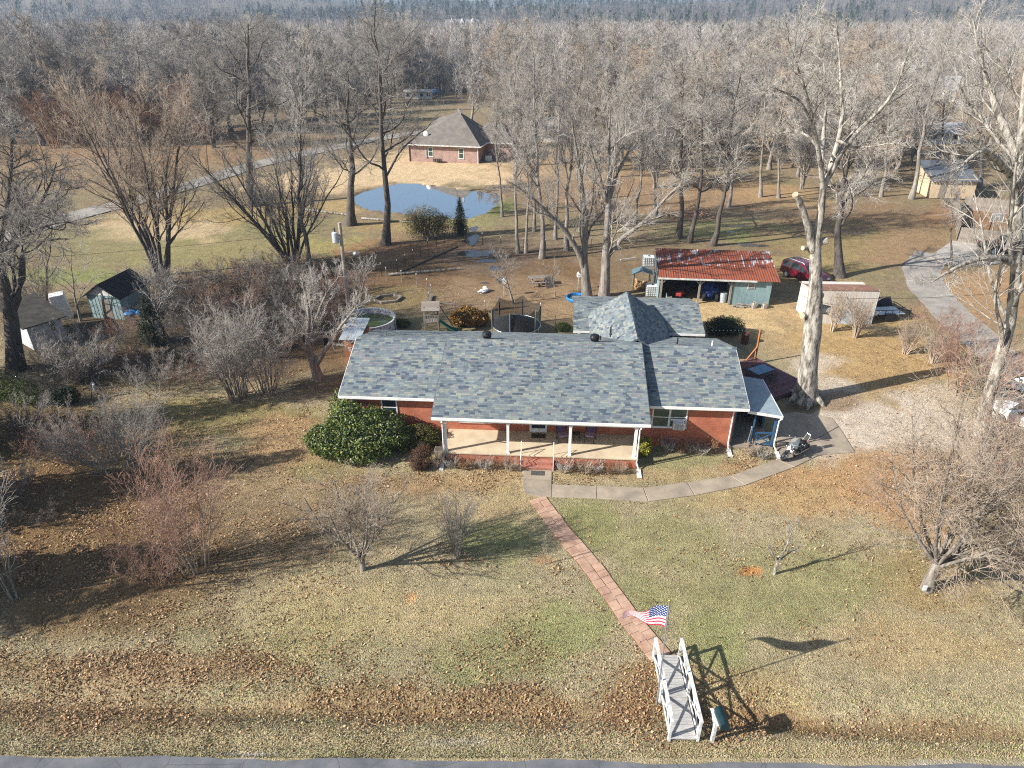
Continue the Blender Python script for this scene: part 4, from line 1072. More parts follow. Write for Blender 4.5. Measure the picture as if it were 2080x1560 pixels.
q = P(2062,868); car('sedan', 'white car parked at the right edge of the gravel drive behind bare twigs', 'car', (q.x+.8, q.y, .0), math.radians(125), M['white_paint_car'], SED, {'side': [(-1.0,-.05),(.05,.85)], 'front': (.36,1.08), 'rear': (-1.58,-.97)}, wb=(-1.35,1.35), wr=.32)
q = P(2066,800); car('sedan', 'silver blue car parked beyond the white car at the right edge of the drive', 'car', (q.x+1.0, q.y, .0), math.radians(125), M['blue_paint_car'], SED, {'side': [(-1.0,-.05),(.05,.85)], 'front': (.36,1.08), 'rear': (-1.58,-.97)}, wb=(-1.35,1.35), wr=.32)
q = P(884,196); car('pickup_truck', 'small blue truck parked far off beyond the hip roofed house', 'truck', (q.x, q.y, .3), math.radians(60), mat_paint('bright_blue_paint', (.03,.10,.34), .3), PICK, {'side': [(-.6,.1),(.15,1.2)], 'front': (.75,1.33), 'rear': (-.75,-.71)}, wb=(-1.7,1.75), wr=.38)

# ------------------------------------------------------------------ rusty roofed shed
SA = math.atan2(56.32-57.32, 22.96-13.14)
shed = thing('open_shed', 'long open fronted shed with rusty corrugated metal roof and blue grey room', 'shed', (13.14, 57.32, 0), SA)
def SW(u, v, z=0): return Vector((13.14+u*math.cos(SA)-v*math.sin(SA), 57.32+u*math.sin(SA)+v*math.cos(SA), z))
def rust_mat(name, rust_amt):
    m, t, b = nodes_of(name); b.inputs['Roughness'].default_value = .75; b.inputs['Metallic'].default_value = .15
    tc = nd(t, 'ShaderNodeTexCoord'); oi = nd(t, 'ShaderNodeObjectInfo')
    ad = nd(t, 'ShaderNodeVectorMath', operation='ADD'); t.links.new(tc.outputs['Object'], ad.inputs[0])
    cb = nd(t, 'ShaderNodeCombineXYZ'); ml = nd(t, 'ShaderNodeMath', operation='MULTIPLY'); t.links.new(oi.outputs['Random'], ml.inputs[0]); ml.inputs[1].default_value = 50
    t.links.new(ml.outputs[0], cb.inputs[0]); t.links.new(cb.outputs[0], ad.inputs[1])
    mp_ = nd(t, 'ShaderNodeMapping'); mp_.inputs['Scale'].default_value = (2.2, .8, 1); t.links.new(ad.outputs[0], mp_.inputs[0])
    nz = nd(t, 'ShaderNodeTexNoise', i_Scale=1.0, i_Detail=6.0, i_Roughness=.65); t.links.new(mp_.outputs[0], nz.inputs['Vector'])
    r = ramp(t, [(.30, (.155,.045,.024)), (.42, (.26,.075,.036)), (rust_amt, (.20,.055,.03)), (rust_amt+.05, (.42,.42,.44)), (1, (.52,.55,.58))]); t.links.new(nz.outputs['Fac'], r.inputs[0])
    t.links.new(r.outputs[0], b.inputs['Base Color']); return m
M['rust_low'] = rust_mat('rusty_sheet_metal', .80); M['rust_pale'] = mat('faded_rust_sheet', (.30,.17,.12), (.20,.10,.07), 1.5, .8); M['rust_up'] = rust_mat('rusty_and_galvanised_sheet_metal', .55)
for row, (v0, v1, z0, z1, m) in enumerate(((-.30,2.15,2.36,2.86,'rust_low'), (2.05,4.9,2.87,3.45,'rust_up'))):
    x = -.25
    while x < 10.0:
        w = .66; mb = MB()
        k = 6
        for i in range(k):
            xa = x+w*i/k; xb = x+w*(i+1)/k-.0; za = .028 if i % 2 == 0 else 0
            zb = 0 if i % 2 == 0 else .028
            mb.quad((xa,v0,z0+za),(xb,v0,z0+zb),(xb,v1,z1+zb),(xa,v1,z1+za)); mb.quad((xa,v0,z0+za-.006),(xa,v1,z1+za-.006),(xb,v1,z1+zb-.006),(xb,v0,z0+zb-.006))
        mb.bar((x+.02,v0+.02,z0+.035),(x+.02,v1-.02,z1+.035),.035,.02)
        mb.build('roof_panel', M[m], shed); x += .65
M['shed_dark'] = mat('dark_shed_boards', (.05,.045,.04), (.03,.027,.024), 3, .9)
M['shed_blue'] = mat('blue_grey_boards', (.22,.32,.33), (.155,.235,.245), 1.5, .8, stretch=(8,8,.6))
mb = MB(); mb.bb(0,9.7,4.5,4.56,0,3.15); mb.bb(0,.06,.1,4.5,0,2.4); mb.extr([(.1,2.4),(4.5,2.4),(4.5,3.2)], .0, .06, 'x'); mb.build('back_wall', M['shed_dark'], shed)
mb = MB(); mb.bb(6.3,9.6,.05,4.4,0,2.30); mb.build('room_wall', M['shed_blue'], shed)
mb = MB(); mb.extr([(.05,2.30),(4.4,2.30),(4.4,3.1)], 9.5, 9.6, 'x'); mb.build('room_gable', M['shed_blue'], shed)
mb = MB(); mb.bb(7.55,8.15,.0,.045,1.55,2.10); fr = mb.build('louvred_window', M['old_white'], shed)
for i in range(4):
    mb = MB(); mb.bb(7.61,8.09,-.012,-.002,1.60+i*.125,1.68+i*.125); mb.build('pane', M['glass'], fr)
mb = MB(); mb.bar((-.25,-.34,2.36),(8.2,-.34,2.36),.10,.13); mb.build('gutter', M['old_white'], shed)
for u in (.12, 3.45, 6.15):
    mb = MB(); mb.bb(u-.08,u+.08,-.05,.11,0,2.28); mb.bar((u-.45,.03,2.26),(u,.03,1.75),.09); mb.bar((u+.45,.03,2.26),(u,.03,1.75),.09); mb.build('post', M['grey_wood'], shed)
for i in range(10):
    mb = MB(); mb.bb(-.10,-.05,.05+i*.44,.47+i*.44,0,2.3+i*.08); mb.build('side_board', M['shed_blue'], shed)
mb = MB(); mb.rb((1.05,-1.5,.65),(.05,2.4,1.2)); 
fence_ = thing('picket_panel', 'short pale picket fence panel leaning out from the open shed corner', 'fence', SW(.5,-1.0), SA)
for i in range(8):
    mb = MB(); mb.bb(-.02,.02,-.05-i*.2,.06-i*.2,0,1.25-.03*i); mb.build('picket', M['shed_blue'], fence_)
mb = MB(); mb.bb(.02,.05,-1.5,.06,.4,.48); mb.bb(.02,.05,-1.5,.06,.95,1.02); mb.build('rail', M['shed_blue'], fence_)
# what stands in the open bays
M['mower_red'] = mat_paint('faded_red_paint', (.30,.035,.03), .4, .2)
def mower(label, loc, rz, paint, cat='mower', name='riding_mower'):
    c = thing(name, label, cat, loc, rz)
    mb = MB(); mb.bb(-.2,.75,-.28,.28,.40,.72); mb.build('hood', paint, c, bevel=.06)
    mb = MB(); mb.bb(-.75,-.2,-.42,.42,.35,.48); mb.build('rear_deck', paint, c, bevel=.03)
    mb = MB(); mb.bb(-.65,-.25,-.22,.22,.5,.62); mb.slab([(-.68,-.22,.6),(-.68,.22,.6),(-.78,.22,.98),(-.78,-.22,.98)], .08); mb.build('seat', M['black'], c, bevel=.03)
    mb = MB(); mb.cyl((-.1,0,.7),(-.22,0,.98),.02,.02,6); mb.lathe([(.15,0),(.18,.01),(.18,.035),(.15,.04)], (-.24,0,.98), 14, cap=False); mb.build('steering_wheel', M['black'], c)
    for x, r in ((-.55,.25),(.55,.17)):
        for sy in (-1, 1):
            mb = MB(); mb.lathe([(.05,-.09),(r,-.08),(r,.08),(.05,.09)], (x,sy*.42,r), 14, axis='y'); mb.build('wheel', M['rubber'], c)
mower('faded red riding mower parked in the open bay of the rusty shed', SW(2.0,1.2), SA-1.9, M['mower_red'])
t = thing('covered_tractor', 'small tractor under a blue tarp in the middle bay of the rusty shed', 'tractor', SW(4.6,1.5), SA)
M['tarp'] = mat('blue_tarp', (.02,.05,.22), (.014,.035,.15), 3, .5)
mb = MB(); mb.ell((0,0,.85),(.75,1.0,.72),14,9,.12,random.Random(5)); mb.build('tarp', M['tarp'], t)
for sx in (-1,1):
    mb = MB(); mb.lathe([(.1,-.12),(.36,-.1),(.36,.1),(.1,.12)], (sx*.55,-.75,.36), 14, axis='x'); mb.build('wheel', M['rubber'], t)
def barrel(name, label, cat, loc, m, h=.88, r=.29):
    mb = MB(); mb.lathe([(r*.93,0),(r,.03),(r,h*.32),(r*1.05,h*.34),(r,h*.36),(r,h*.64),(r*1.05,h*.66),(r,h*.68),(r,h*.97),(r*.93,h),(r*.85,h-.04)], (0,0,0), 18)
    o = mb.build(name, m); o.location = loc; return tag(o, label, cat)
barrel('steel_barrel', 'grey blue steel barrel beside the blue grey room of the rusty shed', 'barrel', SW(5.75,.6), M['pale_metal'])
mb = MB(); mb.bb(-.25,.25,-.25,.25,0,.45); o = mb.build('crate', M['grey_wood'], bevel=.02); o.location = SW(.95,.2); o.rotation_euler = (0,0,SA); tag(o, 'pale wooden crate at the left front of the open shed', 'crate')
# split logs and stumps in front of the blue grey room
rg = random.Random(8)
for i in range(9):
    mb = MB(); L = rg.uniform(.6,1.5); mb.cyl((-L/2,0,0),(L/2,0,0),.09,.075,8)
    o = mb.build('log', M['bark']); o.location = SW(6.7+rg.uniform(0,1.3), -.35-rg.uniform(0,.3), .09+(.15 if i > 5 else 0)); o.rotation_euler = (0,0,SA+rg.uniform(-.25,.25)); tag(o, 'split firewood log on the heap below the blue grey shed room', 'log', 'logs heaped before the shed room')
for k, (u, r, h, lab) in enumerate(((8.25,.26,.5,'cut tree stump at the end of the log heap'), (9.15,.24,.45,'cut tree stump standing at the corner of the blue grey room'))):
    mb = MB(); mb.lathe([(r*1.1,0),(r,.2),(r,h),(r*.9,h+.01)], (0,0,0), 12); o = mb.build('stump', M['bark_pale']); o.location = SW(u,-.45,0); tag(o, lab, 'stump')

# liquid totes with their cages
M['tote'] = mat('translucent_white_plastic', (.62,.64,.64), (.5,.52,.53), 2, .5)
def tote(label, loc, rz):
    c = thing('liquid_tote', label, 'tank', loc, rz, 'caged totes by the shed')
    mb = MB(); mb.bb(-.56,.56,-.48,.48,.16,1.10); mb.build('tank', M['tote'], c, bevel=.06)
    mb = MB(); mb.lathe([(.10,0),(.10,.06),(.02,.07)], (0,0,1.10), 12); mb.build('cap', M['black'], c)
    mb = MB()
    for k in range(6):
        z = .20+k*.175
        for y in (-.50,.50): mb.bar((-.58,y,z),(.58,y,z),.02)
        for x in (-.58,.58): mb.bar((x,-.50,z),(x,.50,z),.02)
    for k in range(7):
        x = -.58+k*1.16/6
        for y in (-.50,.50): mb.bar((x,y,.14),(x,y,1.12),.02)
    for k in range(1, 6):
        y = -.50+k/6
        for x in (-.58,.58): mb.bar((x,y,.14),(x,y,1.12),.02)
    mb.build('cage', M['steel'], c)
    mb = MB()
    for y in (-.44,0,.44): mb.bb(-.58,.58,y-.06,y+.06,0,.14)
    mb.build('pallet', M['grey_wood'], c)
q = P(1325,605); tote('white caged liquid tote in front, beside the picket panel', (q.x, q.y+.4, 0), SA)
q = P(1317,556); tote('white caged liquid tote at the back, raised beside the rusty roof', (q.x, q.y+.5, .55), SA)
mb = MB()
for i in range(4): mb.rb((0,0,.07+i*.14),(1.15,1.0,.12),0)
o = mb.build('block_stand', M['grey_wood']); o.location = (q.x, q.y+.5, 0); o.rotation_euler = (0,0,SA); tag(o, 'timber stand under the raised liquid tote', 'stand')
# small wood shelter
q = P(1305,590); wsh = thing('wood_shelter', 'small blue grey metal canopy on posts sheltering firewood beside the totes', 'shelter', (q.x-.1, q.y+.4, 0), SA)
M['canopy'] = mat('blue_grey_sheet_metal', (.17,.26,.30), (.12,.19,.22), 3, .5, metal=.3)
for sx in (-1, 1):
    mb = MB()
    for i in range(6):
        y0 = -.7+i*.24
        mb.slab([(0,y0,2.0),(0,y0+.235,2.0),(-sx*-.95,y0+.235,1.62),(-sx*-.95,y0,1.62)] if sx < 0 else [(0,y0+.235,2.0),(0,y0,2.0),(.95,y0,1.62),(.95,y0+.235,1.62)], .02)
    mb.build('roof_slope', M['canopy'], wsh)
for x, y in ((-.75,-.55),(.75,-.55),(-.75,.6),(.75,.6)):
    mb = MB(); mb.bb(x-.04,x+.04,y-.04,y+.04,0,1.70); mb.build('post', M['grey_wood'], wsh)
M['cutwood'] = mat('fresh_cut_wood', (.46,.29,.15), (.30,.17,.08), 6, .9)
rg = random.Random(21)
for i in range(16):
    mb = MB(); r = rg.uniform(.09,.15); mb.cyl((0,-.25,0),(0,.25,0),r,r,8); o = mb.build('firewood', M['cutwood']); o.location = (q.x-.1+rg.uniform(-.55,.55), q.y+.35+rg.uniform(-.25,.25), .13+.24*(i//5)); o.rotation_euler = (0,0,SA+rg.uniform(-.3,.3)); tag(o, 'cut firewood piece stacked under the small blue grey canopy', 'firewood', 'firewood under the canopy')

# ------------------------------------------------------------------ pale shed, trailer, deck and other right hand things
wl, wr2 = P(1641,657), P(1768,659); WA = math.atan2(wr2.y-wl.y, wr2.x-wl.x)
ps = thing('pale_shed', 'pale metal sided shed with a low rusty roof behind the crape myrtles', 'shed', (wl.x, wl.y, 0), WA)
PWD = (wr2-wl).length
M['pale_side'] = mat('stained_white_sheet_metal', (.66,.62,.56), (.46,.42,.37), 1.6, .7, stretch=(6,6,.5))
M['pale_blue_side'] = mat('pale_blue_white_sheet', (.56,.62,.66), (.44,.50,.54), 1.6, .6, stretch=(6,6,.5))
nb = 8
for i in range(nb):
    mb = MB(); mb.bb(PWD*i/nb+.006, PWD*(i+1)/nb-.006, 0, .05, 1.15, 2.95); mb.build('siding_panel', M['pale_side'], ps)
    mb = MB(); mb.bb(PWD*i/nb+.006, PWD*(i+1)/nb-.006, .01, .05, .0, 1.14); mb.build('siding_panel', M['pale_blue_side'] if i in (3,4,5) else M['pale_side'], ps)
mb = MB(); mb.bb(0,PWD,.055,3.1,0,2.6); mb.build('wall', M['pale_side'], ps)
for i in range(nb+1):
    mb = MB(); x0 = -.1+(PWD+.2)*i/(nb+1); mb.slab([(x0,-.05,3.0),(x0+(PWD+.2)/(nb+1)-.01,-.05,3.0),(x0+(PWD+.2)/(nb+1)-.01,3.4,2.45),(x0,3.4,2.45)], .03); mb.build('roof_panel', M['rust_pale'], ps)
mb = MB(); mb.bb(-.06,-.01,0,.08,0,3.0); mb.bb(PWD+.01,PWD+.06,0,.08,0,3.0); mb.build('corner_trim', M['white'], ps)

q0, q1 = P(1782,650), P(1842,648); TA = math.atan2(q1.y-q0.y, q1.x-q0.x)
tr = thing('utility_trailer', 'open utility trailer with a pale bed and black mesh rails beside the pale shed', 'trailer', (q0.x+.5, q0.y+.6, 0), TA)
mb = MB(); mb.bb(-1.4,1.6,-.85,.85,.52,.60); mb.build('bed', M['white'], tr)
mb = MB()
for y in (-.88,.88):
    mb.bar((-1.42,y,1.0),(1.62,y,1.0),.05); mb.bar((-1.42,y,.56),(1.62,y,.56),.08)
    for k in range(6): mb.bar((-1.40+k*.6,y,.5),(-1.40+k*.6,y,1.0),.04)
mb.bar((1.62,-.88,1.0),(1.62,.88,1.0),.05); mb.bar((-1.42,-.88,.56),(-1.42,.88,.56),.08); mb.build('side_rail', M['dark_metal'], tr)
for sy in (-1, 1):
    mb = MB(); mb.lathe([(.12,-.09),(.33,-.09),(.34,.0),(.33,.09),(.12,.09)], (.1,sy*1.02,.34), 18, axis='y'); w = mb.build('wheel', M['rubber'], tr)
    mb = MB(); mb.lathe([(.02,-.05),(.13,-.05),(.13,.05),(.02,.05)], (.1,sy*1.03,.34), 12, axis='y'); mb.build('rim', M['steel'], w)
    mb = MB(); mb.bb(-.35,.55,sy*1.02-.12,sy*1.02+.12,.72,.75); mb.build('fender', M['dark_metal'], tr)
mb = MB(); mb.bar((1.6,-.7,.54),(2.7,0,.5),.07); mb.bar((1.6,.7,.54),(2.7,0,.5),.07); mb.cyl((2.6,0,.0),(2.6,0,.75),.03,.03,8); mb.build('tongue', M['dark_metal'], tr)
for k in range(6):
    mb = MB(); mb.slab([(-1.55+k*.52,.95,.55),(-1.05+k*.52,.95,.55),(-1.05+k*.52,1.55,1.25),(-1.55+k*.52,1.55,1.25)], .03); mb.build('ramp_panel', M['dark_metal'], tr)

DA = HA+math.radians(33)
dc = HW(27.35, 9.0)
deck = thing('wooden_deck', 'low purple brown wooden deck behind the side porch', 'deck', (dc.x, dc.y, 0), DA)
nbd = 26; rg = random.Random(4)
for i in range(nbd):
    y0 = -2.5+5.0*i/nbd; mb = MB(); mb.bb(-1.95+rg.uniform(-.01,.01), 1.95+rg.uniform(-.01,.01), y0, y0+5.0/nbd-.012, .36, .40); mb.build('plank', M['deck'], deck)
mb = MB()
for y in (-2.49,2.46): mb.bb(-1.92,1.92,y,y+.03,.12,.357)
for x in (-1.93,1.90): mb.bb(x,x+.03,-2.45,2.45,.12,.357)
mb.build('rim_joist', M['deck'], deck)
for x in (-1.8,1.8):
    for y in (-2.3,0,2.3):
        mb = MB(); mb.bb(x-.05,x+.05,y-.05,y+.05,-.05,.35); mb.build('footing_post', M['deck'], deck)
M['blue_glass'] = mat('blue_glass_tabletop', (.05,.17,.30), (.04,.13,.24), 2, .12, spec=.8)
tl = P(1546,750,1.1)
t = thing('patio_table', 'rectangular blue glass patio table on the wooden deck', 'table', (tl.x, tl.y, .402), DA)
mb = MB(); mb.bb(-.78,.78,-.5,.5,.68,.70); mb.build('tabletop', M['blue_glass'], t)
mb = MB(); mb.tube([(-.8,-.52,.68),(.8,-.52,.68),(.8,.52,.68),(-.8,.52,.68)], .02, 6, True); mb.build('rim', M['dark_metal'], t)
for sx in (-1,1):
    for sy in (-1,1):
        mb = MB(); mb.bar((sx*.7,sy*.42,0),(sx*.68,sy*.40,.67),.035); mb.build('leg', M['dark_metal'], t)
def patio_chair(label, dx, dy, rz):
    ca, sa = math.cos(DA), math.sin(DA)
    c = thing('patio_chair', label, 'chair', (tl.x+dx*ca-dy*sa, tl.y+dx*sa+dy*ca, .402), DA+rz, 'chairs around the patio table')
    mb = MB(); mb.bb(-.24,.24,-.24,.24,.40,.43); mb.build('seat', M['dark_metal'], c)
    mb = MB(); mb.tube([(-.24,.24,.42),(-.24,.32,.85),(0,.35,.95),(.24,.32,.85),(.24,.24,.42)], .018, 6)
    for k in range(4): mb.bar((-.15+k*.1,.25,.43),(-.15+k*.1,.33,.88),.015)
    mb.build('backrest', M['post_orange'] if dy > 0 else M['dark_metal'], c)
    for sx in (-1,1):
        for sy in (-1,1):
            mb = MB(); mb.bar((sx*.22,sy*.22,0),(sx*.22,sy*.22,.4),.025); mb.build('leg', M['dark_metal'], c)
patio_chair('dark metal chair with a brown curved back at the far left of the patio table', -.42, .82, 0)
patio_chair('dark metal chair with a brown curved back at the far right of the patio table', .55, .85, 0)
patio_chair('dark metal chair pushed in at the near side of the patio table', .2, -.75, math.pi)
p0 = P(1532,738); pz = A(1542,672, p0.y)
t = thing('braced_post', 'tall orange stained wooden post with a diagonal brace at the deck edge', 'post', (p0.x, p0.y, 0), DA)
mb = MB(); mb.bar((0,0,0),(0,0,pz.z+.1),.11); mb.build('post', M['post_orange'], t)
mb = MB(); mb.bar((-.95,0,.45),(0,0,1.35),.09); mb.build('brace', M['post_orange'], t)
q = P(1512,697); barrel('burn_barrel', 'rust brown barrel beside the dark clipped bush', 'barrel', (q.x, q.y, 0), mat('rusty_barrel', (.10,.035,.02), (.06,.02,.013), 4, .8))
q = P(1555,897); 
t = thing('clothes_post', 'short pale metal stake in the leaf bed before the side porch', 'stake', (P(1515,912).x, P(1515,912).y, 0))
mb = MB(); mb.cyl((0,0,0),(.1,0,1.5),.03,.03,8); mb.build('pipe', M['steel'], t); mb = MB(); mb.lathe([(.04,0),(.05,.05),(.03,.09)], (.1,0,1.5), 8); mb.build('cap', M['steel'], t)

# beige shed, board fence, basketball hoop at the far right
q = P(1885,402); q2 = P(1975,404); SA2 = math.atan2(q2.y-q.y, q2.x-q.x)
SL = (q2-q).length
sb = thing('beige_shed', 'beige board shed with a dark grey sloping roof inside the far fence', 'shed', (q.x, q.y, 0), SA2)
M['beige'] = mat('beige_boards', (.62,.49,.33), (.48,.37,.24), 1.5, .8, stretch=(6,6,.5))
mb = MB(); mb.bb(0,SL,0,5.2,0,2.6); mb.build('wall', M['beige'], sb)
M['grey_roof'] = mat('dark_grey_roofing', (.12,.135,.155), (.085,.095,.11), 1.5, .85)
mb = MB(); mb.slab([(-.3,-.4,2.45),(SL+.3,-.4,2.45),(SL+.3,5.6,4.1),(-.3,5.6,4.1)], .12); mb.build('roof', M['grey_roof'], sb)
mb = MB(); mb.extr([(0,2.6),(5.2,2.6),(5.2,3.9)], 0.0, .1, 'x'); mb.extr([(0,2.6),(5.2,2.6),(5.2,3.9)], SL-.1, SL, 'x'); mb.build('gable_wall', M['beige'], sb)
mb = MB(); mb.bb(SL*.2,SL*.2+.9,-.03,-.003,.05,2.0); mb.build('door', M['grey_wood'], sb)
def board_fence(label, a, b, h=1.75, bw=.16, group='board fence runs'):
    L = (b-a).length; f = thing('board_fence', label, 'fence', (a.x, a.y, 0), math.atan2(b.y-a.y, b.x-a.x), group)
    n = int(L/bw); cm = {}; rg = random.Random(int(L*10))
    for i in range(n):
        k = i % 3
        if k not in cm:
            mb = MB(); hh = h+(-.04,.0,.03)[k]; mb.extr([(0,0),(bw-.014,0),(bw-.014,hh-.05),(bw/2,hh),(0,hh-.05)], -.011, .011, 'y'); me = mb.mesh('board'); me.materials.append(M['grey_wood']); cm[k] = me
        o = bpy.data.objects.new('board', cm[k]); link(o, f); o.location = (i*bw, rg.uniform(-.006,.006), rg.uniform(-.02,.02))
    for i in range(int(L/2.4)+1):
        mb = MB(); mb.bb(i*2.4-.05,i*2.4+.05,.03,.13,0,h-.05); mb.build('post', M['grey_wood'], f)
    mb = MB(); mb.bb(0,L,.013,.05,.35,.44); mb.bb(0,L,.013,.05,1.3,1.39); mb.build('rail', M['grey_wood'], f)
board_fence('weathered board fence behind the basketball court', P(1945,492), P(2075,508))
board_fence('weathered board fence running back from the court to the beige shed', P(1943,488), P(1940,412))
board_fence('weathered board fence beyond the basketball court, seen from inside', P(1955,425), P(2085,440))
q = P(1998,497); hp = thing('basketball_hoop', 'portable basketball hoop with a white framed backboard on the concrete court', 'basketball hoop', (q.x, q.y, .07), math.radians(180))
mb = MB(); mb.hexa([(-.5,-.4,0),(.5,-.4,0),(.5,.6,0),(-.5,.6,0),(-.25,-.2,.6),(.25,-.2,.6),(.25,.3,.6),(-.25,.3,.6)]); mb.build('base', M['black'], hp)
mb = MB(); mb.cyl((0,0,.3),(0,.1,2.9),.05,.05,8); mb.bar((0,.1,2.7),(0,.7,3.1),.05); mb.build('pole', M['black'], hp)
mb = MB(); mb.bb(-.65,.65,.70,.73,2.75,3.55); bk = mb.build('backboard', mat('smoky_backboard', (.36,.35,.33), None, 2, .3), hp)
mb = MB()
for x0,x1,z0,z1 in ((-.70,.70,2.70,2.77),(-.70,.70,3.53,3.60),(-.70,-.62,2.77,3.53),(.62,.70,2.77,3.53),(-.28,.28,3.25,3.31),(-.28,.28,2.90,2.95),(-.28,-.23,2.95,3.25),(.23,.28,2.95,3.25)): mb.bb(x0,x1,.685,.745,z0,z1)
mb.build('border', M['white'], bk)
mb = MB(); mb.tube([(.22*math.cos(2*math.pi*i/14), .98+.22*math.sin(2*math.pi*i/14), 2.95) for i in range(14)], .012, 5, True); mb.bar((0,.72,2.95),(0,.78,2.95),.08); mb.build('rim', M['post_orange'], hp)
mb = MB(); mb.rb((0,0,.5),(.3,.3,1.0))
q = P(1940,340); t = thing('lamp_pole', 'slim pale pole with a light blue lamp rising behind the beige shed', 'pole', (q.x-1.6, q.y+3, 0))
mb = MB(); mb.cyl((0,0,0),(0,0,6.2),.12,.10,8); mb.build('pole', M['pale_metal'], t)

# ------------------------------------------------------------------ back yard
q = P(749,650,1.0); AW = 2.1
pool = thing('above_ground_pool', 'round above ground pool with white patterned wall and green water', 'pool', (q.x, q.y, 0))
def pool_wall_mat():
    m, t, b = nodes_of('patterned_pool_wall'); b.inputs['Roughness'].default_value = .5
    tc = nd(t, 'ShaderNodeTexCoord'); v = nd(t, 'ShaderNodeTexVoronoi', i_Scale=5.0); t.links.new(tc.outputs['Object'], v.inputs['Vector'])
    r = ramp(t, [(0,(.20,.16,.24)),(.25,(.40,.32,.36)),(.5,(.62,.60,.62)),(1,(.72,.72,.74))]); t.links.new(v.outputs['Distance'], r.inputs[0]); t.links.new(r.outputs[0], b.inputs['Base Color']); return m
mb = MB(); mb.lathe([(AW,0),(AW,1.15),(AW-.03,1.15),(AW-.03,.2)], (0,0,0), 40, cap=False); mb.build('wall', pool_wall_mat(), pool, smooth=False)
mb = MB(); mb.lathe([(AW-.06,1.15),(AW+.06,1.15),(AW+.06,1.21),(AW-.06,1.21),(AW-.06,1.15)], (0,0,0), 40, cap=False); mb.build('rim', M['white'], pool)
for i in range(14):
    a = 2*math.pi*i/14; mb = MB(); mb.bar((AW*1.02*math.cos(a),AW*1.02*math.sin(a),0),(AW*1.02*math.cos(a),AW*1.02*math.sin(a),1.2),.07); mb.build('upright', M['white'], pool)
mb = MB(); mb.poly([((AW-.04)*math.cos(2*math.pi*i/40),(AW-.04)*math.sin(2*math.pi*i/40),.72) for i in range(40)]); mb.build('water', mat_water('algae_green_water', (.085,.12,.03), .08, .04), pool)
mb = MB()
for k in range(2):
    mb.bar((AW+.05,-.2+.45*k,0),(AW*.98,-.2+.45*k,1.7),.04)
for k in range(4): mb.bar((AW+.04,-.2,.3+.3*k),(AW+.04,.25,.3+.3*k),.035)
mb.build('ladder', M['steel'], pool)

q = P(1049,668)
tp = thing('trampoline', 'round black trampoline with a dark net enclosure and blue post pads', 'trampoline', (q.x, 50.45, 0))
TR = 1.95
def net_mat():
    m, t, b = nodes_of('black_netting'); b.inputs['Base Color'].default_value = (.012,.013,.014,1); b.inputs['Roughness'].default_value = .9
    tr_ = nd(t, 'ShaderNodeBsdfTransparent'); ms = nd(t, 'ShaderNodeMixShader'); ms.inputs[0].default_value = .36
    t.links.new(b.outputs[0], ms.inputs[1]); t.links.new(tr_.outputs[0], ms.inputs[2]); t.links.new(ms.outputs[0], t.nodes['Material Output'].inputs[0]); return m
mb = MB(); mb.lathe([(TR-.32,.86),(TR-.02,.86)], (0,0,0), 36, cap=False); mb.build('spring_cover', mat('blue_black_cover', (.02,.05,.07), None, 3, .6), tp)
mb = MB(); mb.poly([((TR-.3)*math.cos(2*math.pi*i/36),(TR-.3)*math.sin(2*math.pi*i/36),.85) for i in range(36)]); mb.build('mat', M['black'], tp)
mb = MB(); mb.tube([(TR*math.cos(2*math.pi*i/36),TR*math.sin(2*math.pi*i/36),.85) for i in range(36)], .03, 6, True); mb.build('rim', M['steel'], tp)
for i in range(6):
    a = 2*math.pi*(i+.25)/6; x, y = TR*1.03*math.cos(a), TR*1.03*math.sin(a)
    mb = MB(); mb.cyl((x,y,0),(x*1.02,y*1.02,2.65),.03,.03,8); mb.build('post', M['steel'], tp)
    mb = MB(); mb.cyl((x*.97,y*.97,.9),(x*.98,y*.98,2.2),.05,.05,8); mb.build('post_pad', mat('blue_pad', (.02,.09,.30), None, 3, .6) if i == 4 else M['dark_metal'], tp)
    mb = MB(); mb.tube([(TR*math.cos(a-.3),TR*math.sin(a-.3),.84),(TR*math.cos(a-.3),TR*math.sin(a-.3),.03),(TR*math.cos(a+.3),TR*math.sin(a+.3),.03),(TR*math.cos(a+.3),TR*math.sin(a+.3),.84)], .025, 6); mb.build('leg', M['steel'], tp)
mb = MB(); n = 48
for i in range(n):
    def tp_(k, top_):
        a = 2*math.pi*k/n; ph = ((a/(2*math.pi)*6-.25) % 1.0); sag = 1-4*(ph-.5)**2
        return ((TR-.02-(.12*sag if top_ else 0))*math.cos(a), (TR-.02-(.12*sag if top_ else 0))*math.sin(a), (2.62-.42*sag) if top_ else .88)
    mb.quad(tp_(i,0), tp_(i+1,0), tp_(i+1,1), tp_(i,1))
mb.build('net', net_mat(), tp)

